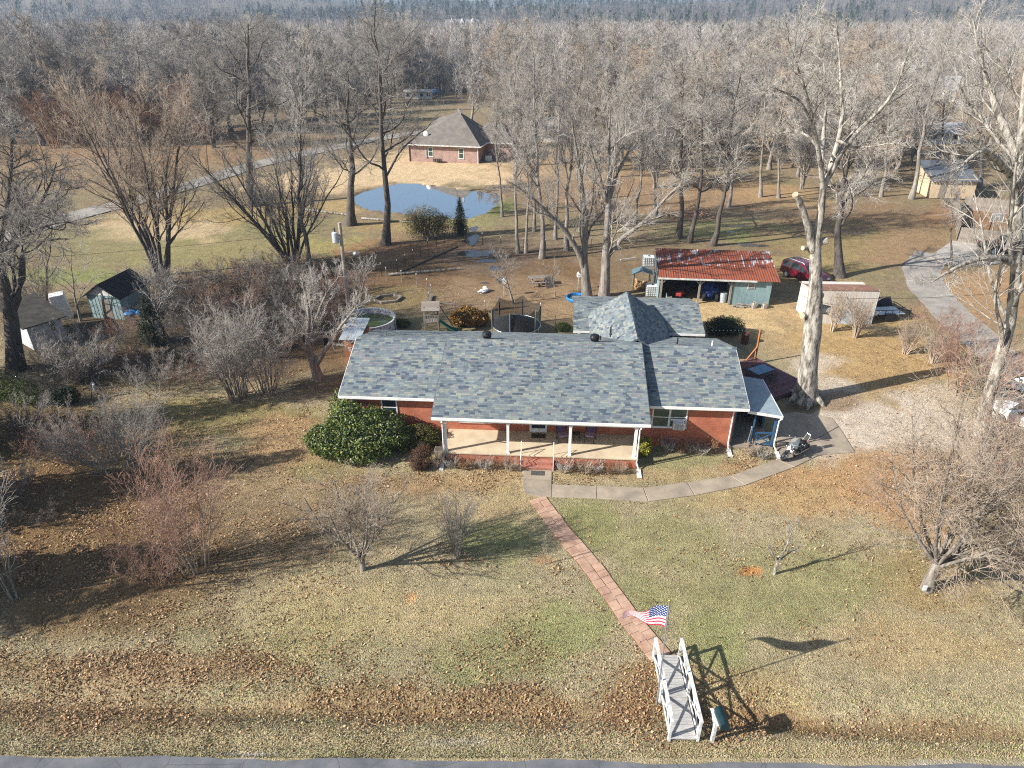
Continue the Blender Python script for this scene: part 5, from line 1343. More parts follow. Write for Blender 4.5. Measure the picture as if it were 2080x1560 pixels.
q = P(872,668); ph_ = thing('playhouse', 'small weathered wooden playhouse tower with a green slide', 'playhouse', (q.x+.35, q.y-.9, 0), math.radians(3))
for sx in (-1,1):
    for sy in (-1,1):
        mb = MB(); mb.bb(sx*.55-.05,sx*.55+.05,sy*.5-.05,sy*.5+.05,0,2.5); mb.build('post', M['grey_wood'], ph_)
    for i in range(5):
        mb = MB(); a = i*.24
        mb.slab([(-.72,sx*(.78-a*.62),2.28+a*.42),(.72,sx*(.78-a*.62),2.28+a*.42),(.72,sx*(.78-(a+.25)*.62),2.28+(a+.25)*.42),(-.72,sx*(.78-(a+.25)*.62),2.28+(a+.25)*.42)][::(1 if sx < 0 else -1)], .03); mb.build('roof_board', M['grey_wood'], ph_)
for i in range(6):
    mb = MB(); mb.bb(-.58+i*.2,-.40+i*.2,-.55,.55,1.05,1.09); mb.build('floor_board', M['grey_wood'], ph_)
    mb = MB(); mb.bb(-.50+i*.19,-.42+i*.19,-.56,-.53,1.1,1.8); mb.build('baluster', M['grey_wood'], ph_)
mb = MB(); mb.bb(-.6,.6,-.57,-.52,1.78,1.86); mb.build('rail', M['grey_wood'], ph_)
M['slide'] = mat('green_plastic_slide', (.02,.13,.10), (.015,.10,.075), 3, .35)
mb = MB()
for i in range(8):
    a = i/8; b_ = (i+1)/8; fz = lambda k: 1.08*(1-k)**1.4+.12
    for y0, y1, h0, h1 in ((-.25,-.2,.14,.0),(-.2,.2,0,0),(.2,.25,0,.14)):
        mb.quad((.6+1.7*a,y0-.3,fz(a)+h0),(.6+1.7*b_,y0-.3,fz(b_)+h0),(.6+1.7*b_,y1-.3,fz(b_)+h1),(.6+1.7*a,y1-.3,fz(a)+h1))
mb.build('slide', M['slide'], ph_)
mb = MB(); mb.bar((.55,.45,2.45),(1.75,.9,.0),.07); mb.bar((.55,.45,2.4),(2.0,.45,2.3),.08); mb.build('swing_beam', M['grey_wood'], ph_)

q = P(788,609); hx = thing('planter_ring', 'hexagonal ring of pale timbers on the bare ground behind the pool', 'planter', (q.x, q.y, 0), .3)
for i in range(6):
    a, b_ = math.pi*i/3, math.pi*(i+1)/3; mb = MB(); mb.bar((1.25*math.cos(a),.95*math.sin(a),.12),(1.25*math.cos(b_),.95*math.sin(b_),.12),.16,.2); mb.build('timber', M['grey_wood'], hx)
q = P(1172,605,.2); kp = thing('paddling_pool', 'small round blue paddling pool beside the forked tree', 'paddling pool', (q.x, q.y, 0))
M['kid_blue'] = mat('bright_blue_plastic', (.03,.20,.48), (.02,.16,.40), 3, .35)
mb = MB(); mb.lathe([(.80,0),(.95,.08),(.98,.32),(.92,.36),(.86,.30),(.82,.06)], (0,0,0), 26, cap=False); mb.build('wall', M['kid_blue'], kp, smooth=True)
mb = MB(); mb.poly([(.85*math.cos(2*math.pi*i/26),.85*math.sin(2*math.pi*i/26),.16) for i in range(26)]); mb.build('water', mat_water('shallow_blue_water', (.03,.13,.22), .08, .03), kp)
q = P(1094,578); pt_ = thing('picnic_table', 'grey weathered picnic table near the muddy wet patch', 'table', (q.x, q.y, 0), .15)
for i in range(5):
    mb = MB(); mb.bb(-.95,.95,-.42+i*.17,-.27+i*.17,.74,.78); mb.build('plank', M['grey_wood'], pt_)
for sy in (-1,1):
    for k in range(2):
        mb = MB(); mb.bb(-.95,.95,sy*.75-.14+k*.15,sy*.75-.01+k*.15,.44,.48); mb.build('bench_plank', M['grey_wood'], pt_)
for x in (-.65,.65):
    mb = MB(); mb.bar((x,-.7,0),(x,-.2,.74),.09); mb.bar((x,.7,0),(x,.2,.74),.09); mb.bar((x,-.8,.42),(x,.8,.42),.08); mb.build('leg_frame', M['grey_wood'], pt_)
q = P(1118,585); lb = thing('leaning_pallet', 'grey wooden pallet propped up beside the picnic table', 'pallet', (q.x, q.y, 0), .5)
for i in range(5):
    mb = MB(); mb.slab([(-.45+i*.19,0,0),(-.31+i*.19,0,0),(-.31+i*.19,.35,1.05),(-.45+i*.19,.35,1.05)], .025); mb.build('slat', M['grey_wood'], lb)
mb = MB(); mb.slab([(-.45,.05,.1),(.47,.05,.1),(.47,.08,.22),(-.45,.08,.22)], .05); mb.slab([(-.45,.28,.8),(.47,.28,.8),(.47,.31,.92),(-.45,.31,.92)], .05); mb.build('batten', M['grey_wood'], lb)
for px_, py_, lab in ((1024,601,'white birdhouse on a thin post near the small yard tree'), (1174,588,'pale birdhouse on a post beside the paddling pool')):
    q = P(px_, py_); bh_ = thing('birdhouse', lab, 'birdhouse', (q.x, q.y, 0))
    mb = MB(); mb.cyl((0,0,0),(0,0,1.25),.03,.03,6); mb.build('post', M['old_white'], bh_)
    mb = MB(); mb.extr([(-.16,1.25),(.16,1.25),(.16,1.55),(0,1.70),(-.16,1.55)], -.15, .15, 'y'); b_ = mb.build('box', M['white'], bh_)
    mb = MB(); mb.lathe([(.005,0),(.035,.0),(.035,.01),(.005,.01)], (0,-.165,1.45), 10, axis='y'); mb.build('entrance', M['black'], b_)
q = P(982,594); mb = MB(); mb.ell((0,0,.16),(.55,.28,.20),12,8,.25,random.Random(3)); mb.ell((.3,.1,.3),(.16,.3,.2),10,6,.2,random.Random(4)); o = mb.build('plastic_sheet', M['white']); o.location = (q.x,q.y,0); o.rotation_euler = (0,0,.7); tag(o, 'crumpled white plastic sheet lying in the bare back yard', 'plastic sheet')
# garden shed junk near pool: black barrel grill by the house corner
q = P(666,698); mb = MB(); mb.extr([(-.28,0),(.28,0),(.28,.75),(.1,1.15),(-.28,1.2)], -.3, .3, 'y'); o = mb.build('covered_grill', M['black'], bevel=.05); o.location = (q.x, q.y, 0); o.rotation_euler = (0,0,.4); tag(o, 'black covered grill standing on the bare ground left of the house', 'grill')

# utility pole with transformer and yard lamp
ub = P(712,668); ut = A(690,452, ub.y)
up_ = thing('utility_pole', 'wooden utility pole with a grey transformer can and a yard lamp', 'utility pole', (ub.x, ub.y, 0))
H_ = ut.z; M['pole_wood'] = mat('grey_brown_pole_wood', (.44,.37,.30), (.29,.235,.185), 2, .9, stretch=(8,8,.4))
lean = Vector(((ut.x-ub.x)*.9, 0, H_))
mb = MB(); mb.cyl((0,0,-.2), lean, .17, .13, 12); mb.build('pole', M['pole_wood'], up_)
tz = lean*.87
mb = MB(); mb.lathe([(.22,-.42),(.25,-.38),(.25,.34),(.22,.40),(.08,.44)], (tz.x-.42,-.05,tz.z), 16); tf = mb.build('transformer', mat('light_grey_can', (.50,.52,.53), (.42,.44,.45), 2, .5), up_, smooth=False)
mb = MB(); mb.lathe([(.05,.44),(.07,.55),(.04,.6),(.07,.68),(.03,.78)], (tz.x-.42,-.05,tz.z), 10); mb.build('bushing', M['dark_metal'], tf)
mb = MB(); mb.bar((tz.x-.2,0,tz.z-.15),(tz.x,0,tz.z-.15),.06); mb.bar((tz.x-.2,0,tz.z+.15),(tz.x,0,tz.z+.15),.06); mb.build('bracket', M['dark_metal'], tf)
lz = lean*.715
mb = MB(); mb.tube([(lz.x,0,lz.z),(lz.x+.25,0,lz.z+.18),(lz.x+.6,0,lz.z+.22),(lz.x+.95,0,lz.z+.18)], .03, 6); arm = mb.build('lamp_arm', M['steel'], up_)
mb = MB(); mb.lathe([(.05,.12),(.10,.08),(.20,-.02),(.20,-.06),(.12,-.16),(.02,-.2)], (lz.x+1.0,0,lz.z+.12), 14); mb.build('lamp_head', M['pale_metal'], arm, smooth=True)
mb = MB(); mb.cyl((lz.x+.09,-.09,lz.z*.1),(lz.x+.05,-.09,lz.z*.95),.035,.035,6); mb.build('conduit', M['steel'], up_)
def cable(label, a, b, sag, r=.011):
    pts = []
    for i in range(15):
        k = i/14; p = Vector(a).lerp(Vector(b), k); p.z -= sag*4*k*(1-k); pts.append(p)
    mb = MB(); mb.tube(pts, r, 4); o = mb.build('power_cable', M['black']); tag(o, label, 'cable')
ptop = Vector((ub.x, ub.y, 0))+lean
cable('overhead power cable running left from the utility pole', ptop*.98, Vector((-60, ub.y-9, 8.2)), .9)
cable('service cable sagging from the utility pole to the house roof', Vector((ub.x,ub.y,0))+lean*.9, HW(15.2,9.2,4.4), 1.0)
cable('thin cable strung from the rusty shed to the big pruned tree', SW(9.7,1.0,2.7), Vector((20.2,39.9,6.8)), .5)
cable('long thin cable strung across the drive from the big pruned tree', Vector((19.9,39.6,7.4)), Vector((44,44,8)), .8)

# wire fence with metal stakes in the back yard
def stake_fence(label, pts_px, h, n, m, wires=3):
    a = P(*pts_px[0]); f = thing('wire_fence', label, 'fence', (a.x, a.y, 0))
    pts_ = [P(*p)-a for p in pts_px]; tot = sum((q2-q1).length for q1, q2 in zip(pts_[:-1], pts_[1:]))
    def along(s):
        for q1, q2 in zip(pts_[:-1], pts_[1:]):
            L = (q2-q1).length
            if s <= L+1e-6: return q1.lerp(q2, s/L)
            s -= L
        return pts_[-1]
    pos = [along(tot*i/(n-1)) for i in range(n)]
    for p in pos:
        mb = MB(); mb.cyl((p.x,p.y,-.1),(p.x,p.y,h),.032,.032,6); st = mb.build('stake', m, f)
        mb = MB(); mb.cyl((p.x,p.y,h),(p.x,p.y,h+.12),.04,.04,6); mb.build('stake_cap', M['white'], st)
    mb = MB()
    for k in range(wires):
        z = h*(.25+.7*k/max(wires-1,1)); mb.tube([(p.x,p.y,z) for p in pos], .008, 3)
    mb.build('wire', M['dark_metal'], f)
stake_fence('wire fence on white capped stakes slanting across the back yard to the creek', [(740,566),(806,555),(868,513),(935,478)], 1.25, 11, M['dark_metal'])
stake_fence('wire fence on stakes along the near side of the bare yard', [(786,571),(845,583),(878,600),(868,640)], 1.3, 7, M['grey_wood'])
stake_fence('wire fence on thin posts crossing the yard behind the trampoline', [(925,642),(1000,640),(1090,640),(1128,668)], 1.25, 5, M['steel'])
stake_fence('long wire fence with thin posts beside the wet patch and tall trees', [(945,490),(1010,505),(1100,512),(1200,508)], 1.3, 7, M['dark_metal'])
o = None
mb = MB(); mb.cyl((-.9,0,0),(.9,.0,0),.06,.05,8); o = mb.build('fallen_pole', M['old_white']); q = P(1275,530); o.location = (q.x,q.y,.25); o.rotation_euler = (0,0,.35); tag(o, 'white pole lying on the ground left of the rusty shed', 'pole')
rg = random.Random(9)
for (x0,y0),(x1,y1),lab in (((620,428),(720,440),'pale fallen trunk lying by the pond beside the thick tree'), ((735,446),(842,454),'pale straight log lying on the near bank of the pond'), ((790,561),(935,548),'pale fallen branch lying across the bare back yard')):
    a, b_ = P(x0,y0), P(x1,y1); mb = MB(); mb.cyl((0,0,.12), b_-a+Vector((0,0,.1)), .14, .07, 8); o = mb.build('fallen_log', M['bark_pale']); o.location = (a.x,a.y,.05); tag(o, lab, 'log')
q0 = P(812,553); q1 = P(930,500); mb = MB(); mb.cyl((0,0,.08), q1-q0+Vector((0,0,.08)), .10, .07, 8); o = mb.build('fallen_log', M['bark_dark']); o.location = (q0.x,q0.y-.4,0.02); tag(o, 'long dark log lying along the slanting stake fence', 'log')
q0 = P(868,628); q1 = P(877,602); mb = MB(); mb.bar((0,0,.1), q1-q0+Vector((0,0,.1)), .3, .2); o = mb.build('timber_beam', M['grey_wood']); o.location = (q0.x,q0.y,0); tag(o, 'squared grey timber beam lying behind the playhouse', 'timber')
# brush pile between the trunks
q = P(1405,440); mb = MB(); rg = random.Random(6)
for i in range(160):
    a = rg.uniform(0,6.28); r = rg.uniform(0,2.6)**1.0; h = max(0,1.7*(1-r/2.8)); c = Vector((r*1.3*math.cos(a), r*.8*math.sin(a), rg.uniform(0,h)))
    d = Vector((rg.uniform(-1,1),rg.uniform(-1,1),rg.uniform(-.3,.5))).normalized()*rg.uniform(.5,1.4); mb.cyl(c-d*.5, c+d*.5, .035, .015, 4, False)
o = mb.build('brush_pile', M['twig_red']); o.location = (q.x,q.y,.1); tag(o, 'dark heap of cut branches between the tall trunks', 'brush pile')

# ------------------------------------------------------------------ sheds on the left
M['old_wall'] = mat('dirty_white_boards', (.52,.53,.54), (.32,.33,.34), 1.5, .8, stretch=(3,3,.7))
M['black_roof'] = mat('black_shingle_roof', (.035,.032,.036), (.02,.018,.02), 3, .95, bump=.4)
M['moss_roof'] = mat('mossy_dark_roof', (.065,.06,.05), (.03,.028,.024), 1.5, .95, bump=.4)
M['aqua_wall'] = mat('faded_aqua_boards', (.27,.36,.36), (.18,.25,.255), 1.5, .8, stretch=(8,8,.5))
def gable_shed(name, label, a, b, depth, h, rise, wall, roof, over=.3):
    """front gable wall from a to b on the ground"""
    L = (b-a).length; s = thing(name, label, 'shed', (a.x, a.y, 0), math.atan2(b.y-a.y, b.x-a.x))
    mb = MB(); mb.extr([(0,0),(L,0),(L,h),(L/2,h+rise),(0,h)], 0, depth, 'y'); mb.build('wall', wall, s)
    k = over/(L/2); 
    for sx in (-1, 1):
        xe = L/2+sx*(L/2+over); ze = h-rise*k
        q = [(L/2,-over,h+rise+.06),(xe,-over,ze+.06),(xe,depth+over,ze+.06),(L/2,depth+over,h+rise+.06)]
        mb = MB(); mb.slab(q if sx < 0 else q[::-1], -.07 if sx < 0 else -.07); mb.build('roof_slope', roof, s)
    return s, L
s, L = gable_shed('garden_shed', 'faded aqua board shed with a black pitched roof among the left brush', P(190,645), P(254,650), 3.6, 2.1, 1.0, M['aqua_wall'], M['black_roof'])
mb = MB(); mb.bb(L*.38,L*.38+.85,-.03,-.003,.02,1.75); mb.build('door', M['grey_wood'], s)
mb = MB(); mb.extr([(.0,2.12),(L,2.12),(L/2,3.0)], -.02, -.004, 'y'); mb.build('gable_panel', M['old_white'], s)
for i in range(9):
    mb = MB(); mb.bb(i*L/9+.005,i*L/9+.02,-.025,-.004,0,2.1); mb.build('batten', M['aqua_wall'], s)
a_, b_ = P(70,712), P(138,690)
s, L = gable_shed('garden_shed', 'dirty white shed with a mossy dark roof at the left edge', b_, a_, 0.1, 2.2, .3, M['old_wall'], M['moss_roof'])
for o in list(s.children): bpy.data.objects.remove(o, do_unlink=True)
s.location = (a_.x, a_.y, 0); s.rotation_euler = (0,0,math.atan2(b_.y-a_.y, b_.x-a_.x))
mb = MB(); mb.bb(0,L,0,4.2,0,1.95); mb.build('wall', M['old_wall'], s)
mb = MB(); mb.slab([(-.35,-.35,2.02),(L+.35,-.35,2.02),(L+.35,4.5,2.85),(-.35,4.5,2.85)], .09); mb.build('roof', M['moss_roof'], s)
mb = MB(); mb.extr([(.1,1.95),(4.2,1.95),(4.2,2.62)], 0, .08, 'x'); mb.extr([(.1,1.95),(4.2,1.95),(4.2,2.62)], L-.08, L, 'x'); mb.build('gable_wall', M['old_wall'], s)
mb = MB(); mb.bb(L*.62,L*.62+.42,-.03,-.003,1.05,1.75); mb.build('window', M['glass'], s)
q = P(124,652); mb = MB(); mb.rb((0,0,1.15),(1.1,.9,2.3),0); o = mb.build('white_cabinet', M['white'], bevel=.03); o.location = (q.x,q.y+.8,-.1); o.rotation_euler = (.06,-.08,.5); tag(o, 'tilted white metal cabinet standing between the two left sheds', 'cabinet')
q = P(278,652); t = thing('tarp_stack', 'bright blue tarp over a low stack beside the aqua shed', 'tarp', (q.x,q.y,0), .1)
M['cyan_tarp'] = mat('bright_blue_tarp', (.03,.23,.55), (.02,.15,.40), 3, .4)
mb = MB(); mb.bb(-.7,.7,-.4,.4,0,.7); mb.build('crate_stack', M['grey_wood'], t); mb = MB(); mb.ell((-.35,0,.78),(.45,.5,.18),10,6,.2,random.Random(2)); mb.ell((.45,0,.78),(.4,.45,.16),10,6,.2,random.Random(3)); mb.build('tarp', M['cyan_tarp'], t)
q = P(200,808); t = thing('garden_windmill', 'small white and teal garden ornament on a leaning tripod in the brush', 'ornament', (q.x,q.y,0))
for i in range(3):
    a = 2.1*i; mb = MB(); mb.bar((.5*math.cos(a),.5*math.sin(a),0),(0,0,1.6),.04); mb.build('leg', M['dark_metal'], t)
mb = MB(); mb.ell((0,-.05,.8),(.10,.10,.26),10,8); mb.build('lantern', M['pale_metal'], t); mb = MB(); mb.lathe([(.05,.0),(.11,.04),(.02,.14)], (0,-.05,1.05), 8); mb.build('cap', M['white'], t)

# ------------------------------------------------------------------ the hip roofed brick house by the pond
a_, b_ = P(832,327), P(972,333)
FA = math.atan2(b_.y-a_.y, b_.x-a_.x); FLn = (b_-a_).length
fh = thing('hip_roof_house', 'pinkish brick house with a steep brown hip roof above the pond', 'house', (a_.x, a_.y, .1), FA)
D2 = 11.5; HH = 2.75
mb = MB(); mb.bb(0,FLn,0,D2,-.4,HH); mb.bb(FLn,FLn+4.6,4.6,D2,-.4,HH); mb.build('wall', M['brick_far'], fh)
M['brown_roof'] = mat('brown_grey_shingles', (.185,.165,.145), (.13,.115,.10), 1.0, .95, bump=.3, bscale=12)
def hip(mbx, x0, x1, y0, y1, z, h, rx0, rx1, ry0, ry1, h0=None):
    p = [(x0,y0,z),(x1,y0,z),(x1,y1,z),(x0,y1,z)]; r0, r1 = (rx0,ry0,h0 or h), (rx1,ry1,h)
    mbx.poly([p[0],p[1],r1,r0]) ; mbx.poly([p[1],p[2],r1]); mbx.poly([p[2],p[3],r0,r1]); mbx.poly([p[3],p[0],r0]); mbx.poly([p[3],p[2],p[1],p[0]])
mb = MB(); hip(mb, -.6, FLn+.6, -.6, D2+.6, HH, 7.4, FLn*.30, FLn*.62, D2*.55, D2*.5, 6.3); r = mb.build('roof', M['brown_roof'], fh)
mb = MB(); hip(mb, FLn-3.5, FLn+5.2, 4.0, D2+.6, HH+.02, 5.6, FLn, FLn+2.2, 7.9, 7.9); mb.build('wing_roof', M['brown_roof'], fh)
mb = MB(); hip(mb, FLn*.55, FLn+.62, -.62, 6.5, HH+.02, 5.2, FLn*.72, FLn*.80, 3.0, 3.6); mb.build('front_gable_roof', M['brown_roof'], fh)
mb = MB(); mb.bar((-.62,-.64,HH-.02),(FLn+.64,-.64,HH-.02),.12,.18); mb.bar((FLn+.66,-.6,HH-.02),(FLn+.66,4.0,HH-.02),.12,.18); mb.bar((FLn+.7,3.95,HH-.02),(FLn+5.2,3.95,HH-.02),.12,.18); mb.build('fascia', M['old_white'], fh)
for x, w, z0 in ((3.55,.75,.9),(9.0,.75,.7)):
    window('window', x, x+w, z0, 2.3, v=0.0, parent=fh, glass='glass_green')
mb = MB(); mb.bb(2.9,3.25,-.16,-.004,.6,1.9); mb.build('meter_box', M['steel'], fh)
mb = MB()
for k in range(5): mb.cyl((4.6+k*.32,-.5,.0),(4.6+k*.32,-.5,.55),.12,.14,8)
mb.build('drain_outlet', M['dark_metal'], fh)
for x, y, z in ((FLn*.60,D2*.5+.3,7.3),(FLn*.64,D2*.5-.3,7.2)):
    mb = MB(); mb.cyl((x,y,z-.3),(x,y,z+.45),.14,.14,8); mb.lathe([(.22,.4),(.22,.5),(.05,.55)], (x,y,z), 8); mb.build('chimney_vent', M['steel'], fh)
mb = MB(); mb.lathe([(.02,0),(.35,.08),(.48,.2)], (2.9,.9,4.25), 14, cap=False, axis='y'); mb.cyl((2.9,1.0,3.6),(2.9,1.0,4.3),.03,.03,6); mb.build('satellite_dish', M['white'], fh)
for u in (.1, FLn-.05):
    mb = MB(); mb.bar((u,-.08,-.2),(u,-.08,HH-.1),.1); mb.build('downspout', M['dark_metal'] if u < 1 else M['white'], fh)
q = P(978,330); mb = MB(); mb.bb(-.6,.6,-.45,.45,0,.9); o = mb.build('heat_pump', M['pale_metal'], bevel=.05); o.location = (q.x+1.2,q.y+1.0,.1); tag(o, 'pale box shaped heat pump beside the hip roofed house', 'heat pump')

# ------------------------------------------------------------------ far houses
M['cream'] = mat('cream_siding', (.66,.60,.52), (.54,.49,.42), .6, .8)
M['far_white'] = mat('far_white_siding', (.80,.79,.77), (.7,.69,.67), .6, .7)
M['far_roof'] = mat('far_grey_roof', (.22,.23,.25), (.16,.17,.18), .6, .9)
M['far_roof_pale'] = mat('far_pale_metal_roof', (.36,.37,.38), (.27,.28,.29), .6, .6)
def far_house(name, label, c, rz, L, D, h, rise, wall, roof, nwin=4, cat='house', dormers=0, z=None):
    z = float(th(np.array([c.x]), np.array([c.y]))[0])-.2 if z is None else z
    s = thing(name, label, cat, (c.x, c.y, z), rz)
    mb = MB(); mb.bb(-L/2,L/2,0,D,0,h); mb.extr([(0,h),(D,h),(D/2,h+rise)], -L/2, -L/2+.1, 'x'); mb.extr([(0,h),(D,h),(D/2,h+rise)], L/2-.1, L/2, 'x'); mb.build('wall', wall, s)
    mb = MB(); o_ = .5; k = o_*rise/(D/2)
    mb.slab([(-L/2-.4,-o_,h-k),(L/2+.4,-o_,h-k),(L/2+.4,D/2,h+rise),(-L/2-.4,D/2,h+rise)], -.12); mb.slab([(-L/2-.4,D/2,h+rise),(L/2+.4,D/2,h+rise),(L/2+.4,D+o_,h-k),(-L/2-.4,D+o_,h-k)], -.12)
    rf = mb.build('roof', roof, s)
    for i in range(nwin):
        x = -L/2+L*(i+.5)/nwin; mb = MB(); mb.bb(x-.6,x+.6,-.05,-.003,h*.35,h*.8); w = mb.build('window', M['white'], s)
        mb = MB(); mb.bb(x-.5,x+.5,-.07,-.052,h*.38,h*.77); mb.build('pane', M['glass'], w)
    for i in range(dormers):
        x = -L/2+L*(i+.6)/(dormers+.2); mb = MB(); mb.extr([(x-1.1,h+.2),(x+1.1,h+.2),(x+1.1,h+rise*.75),(x,h+rise*1.15),(x-1.1,h+rise*.75)], .5, D/2, 'y'); dm = mb.build('dormer', wall, s)
        mb = MB(); mb.bb(x-.5,x+.5,.45,.498,h+.5,h+rise*.7); mb.build('pane', M['glass'], dm)
    return s
far_house('country_house', 'distant white house with three dormers at the foot of the hills', Vector((-36,560,0)), .1, 24, 12, 7, 6, M['far_white'], M['far_roof'], 5, dormers=3, z=4)
far_house('country_house', 'distant low house with a long grey roof near the hill, right of the pines', Vector((93,520,0)), -.15, 26, 12, 5, 5, M['far_white'], M['far_roof'], 5, z=3)
c = P(1800,202); far_house('country_house', 'large cream house half hidden by pale branches at the upper right', c, .12, 17, 9, 5.4, 4.0, M['cream'], M['far_roof_pale'], 5, dormers=2)
c = P(1905,205); far_house('country_house', 'smaller cream gabled wing house beside the large cream house', c, -.5, 8, 7, 3.6, 3.0, M['cream'], M['far_roof_pale'], 3)
c = P(1915,292); far_house('outbuilding', 'pale metal roofed outbuilding behind the beige shed', c, -.06, 8, 5, 2.4, 1.4, M['old_white'], M['far_roof_pale'], 2, cat='shed')
c = P(1128,288); far_house('outbuilding', 'long low building with a pale grey roof beyond the tall trunks', c, -.04, 12, 7, 2.5, 1.8, M['old_white'], M['far_roof_pale'], 3, cat='building')
c = P(1240,243); far_house('country_house', 'tan house with a dark roof among trees beyond the long low building', c, .1, 13, 8, 2.9, 2.2, M['cream'], M['brown_roof'], 3)
c = P(850,201); far_house('camper_trailer', 'long white camper trailer parked far beyond the hip roofed house', c, .03, 8, 2.4, 2.3, .25, M['old_white'], M['old_white'], 4, cat='camper')
c = P(1455,232); far_house('country_house', 'pinkish house with a pale roof hidden among the right centre trees', c, -.2, 13, 8, 2.9, 2.4, M['brick_far'], M['far_roof_pale'], 3)
c = P(350,195); far_house('outbuilding', 'small white building glimpsed inside the left wood', c, .3, 6, 5, 2.6, 1.5, M['far_white'], M['far_roof_pale'], 2, cat='building')
c = P(2066,268); far_house('outbuilding', 'low blue grey building at the far right edge', c, 0, 9, 5, 2.4, 1.2, M['teal_siding'], M['far_roof'], 3, cat='building')
# ------------------------------------------------------------------ trees: branches grown level by level
def resample(pts, rad, n):
    pts = np.asarray(pts, float); rad = np.asarray(rad, float)
    d = np.concatenate([[0], np.cumsum(np.linalg.norm(np.diff(pts, axis=0), axis=1))])
    s = np.linspace(0, d[-1], n)
    return np.stack([np.interp(s, d, pts[:, k]) for k in range(3)], 1), np.interp(s, d, rad)
def unit(v): return v/np.maximum(np.linalg.norm(v, axis=-1, keepdims=True), 1e-9)
def children(rng, pts, rad, k, t0, t1, ang, L, N, wander, up, rr=.6, rmin=.01, taper=.6, droop=0.0, tip=.35, power=1.0, keep=1.0, lr=.0135):
    """k children on every parent polyline; L in (lo, hi) as share of the parent's length"""
    Mp, Np = rad.shape
    seg = np.linalg.norm(np.diff(pts, axis=1), axis=2); plen = seg.sum(1)
    idx = np.repeat(np.arange(Mp), k); n = len(idx)
    base = np.tile((np.arange(k)+.5)/k, Mp)
    t = t0+(t1-t0)*np.clip(base+rng.uniform(-.5, .5, n)/k, 0, 1)**power
    if keep < 1:
        m = rng.random(n) < keep; idx, t = idx[m], t[m]; n = len(idx)
    f = t*(Np-1); i0 = np.minimum(f.astype(int), Np-2); w = (f-i0)[:, None]
    p = pts[idx, i0]*(1-w)+pts[idx, i0+1]*w
    tan = unit(pts[idx, i0+1]-pts[idx, i0])
    r = rad[idx, i0]*(1-w[:, 0])+rad[idx, i0+1]*w[:, 0]
    rnd = rng.normal(size=(n, 3)); perp = unit(rnd-(rnd*tan).sum(1, keepdims=True)*tan)
    # spread around the parent instead of bunching
    a = np.radians(rng.uniform(ang[0], ang[1], n))[:, None]
    d = unit(np.cos(a)*tan+np.sin(a)*perp)
    ln = plen[idx]*rng.uniform(L[0], L[1], n)*(1-taper*t)
    P_ = np.empty((n, N, 3)); P_[:, 0] = p
    for j in range(1, N):
        d = unit(d+rng.normal(size=(n, 3))*wander+np.array([0, 0, up-droop*j]))
        P_[:, j] = P_[:, j-1]+d*(ln/(N-1))[:, None]
    r0 = np.maximum(np.minimum(r*rr, ln*lr), rmin)
    R = r0[:, None]*np.linspace(1, tip, N)[None, :]
    R = np.maximum(R, rmin*.75)
    return P_, R
def tubes(levels):
    V, F, off = [], [], 0
    for pts, rad, S in levels:
        Mp, N, _ = pts.shape
        if Mp == 0: continue
        tan = np.empty_like(pts); tan[:, 1:-1] = pts[:, 2:]-pts[:, :-2]; tan[:, 0] = pts[:, 1]-pts[:, 0]; tan[:, -1] = pts[:, -1]-pts[:, -2]
        tan = unit(tan)
        ref = np.where(np.abs(tan[..., 2:3]) > .9, np.array([1., 0, 0]), np.array([0, 0, 1.]))
        n1 = unit(np.cross(tan, ref)); n2 = np.cross(tan, n1)
        an = 2*np.pi*np.arange(S)/S
        ring = pts[:, :, None, :]+rad[:, :, None, None]*(np.cos(an)[None, None, :, None]*n1[:, :, None, :]+np.sin(an)[None, None, :, None]*n2[:, :, None, :])
        V.append(ring.reshape(-1, 3))
        b = (np.arange(Mp)[:, None, None]*N+np.arange(N-1)[None, :, None])*S
        s = np.arange(S)[None, None, :]; s2 = (s+1) % S
        F.append(np.stack([b+s, b+s2, b+S+s2, b+S+s], -1).reshape(-1, 4)+off); off += Mp*N*S
    return np.concatenate(V), np.concatenate(F)
NT = {'tri': 0}
def tube_obj(name, levels, m, parent, smooth=False):
    v, f = tubes(levels); NT['tri'] += 2*len(f)
    me = np_mesh(name, v, f, m)
    if smooth: me.polygons.foreach_set('use_smooth', [True]*len(me.polygons))
    return add_mesh(name, me, parent)
def trunk_line(rng, H, r, n=10, wander=.03, lean=(0, 0), tip=.12, flare=1.5):
    k = np.linspace(0, 1, n); x = np.cumsum(rng.normal(size=n)*wander*H/n*3); y = np.cumsum(rng.normal(size=n)*wander*H/n*3)
    x -= x[0]; y -= y[0]
    pts = np.stack([x+lean[0]*k**1.2, y+lean[1]*k**1.2, k*H], 1); rad = r*(1-(1-tip)*k**.72); rad[0] *= flare
    pts[0, 2] = -.25
    return pts, rad
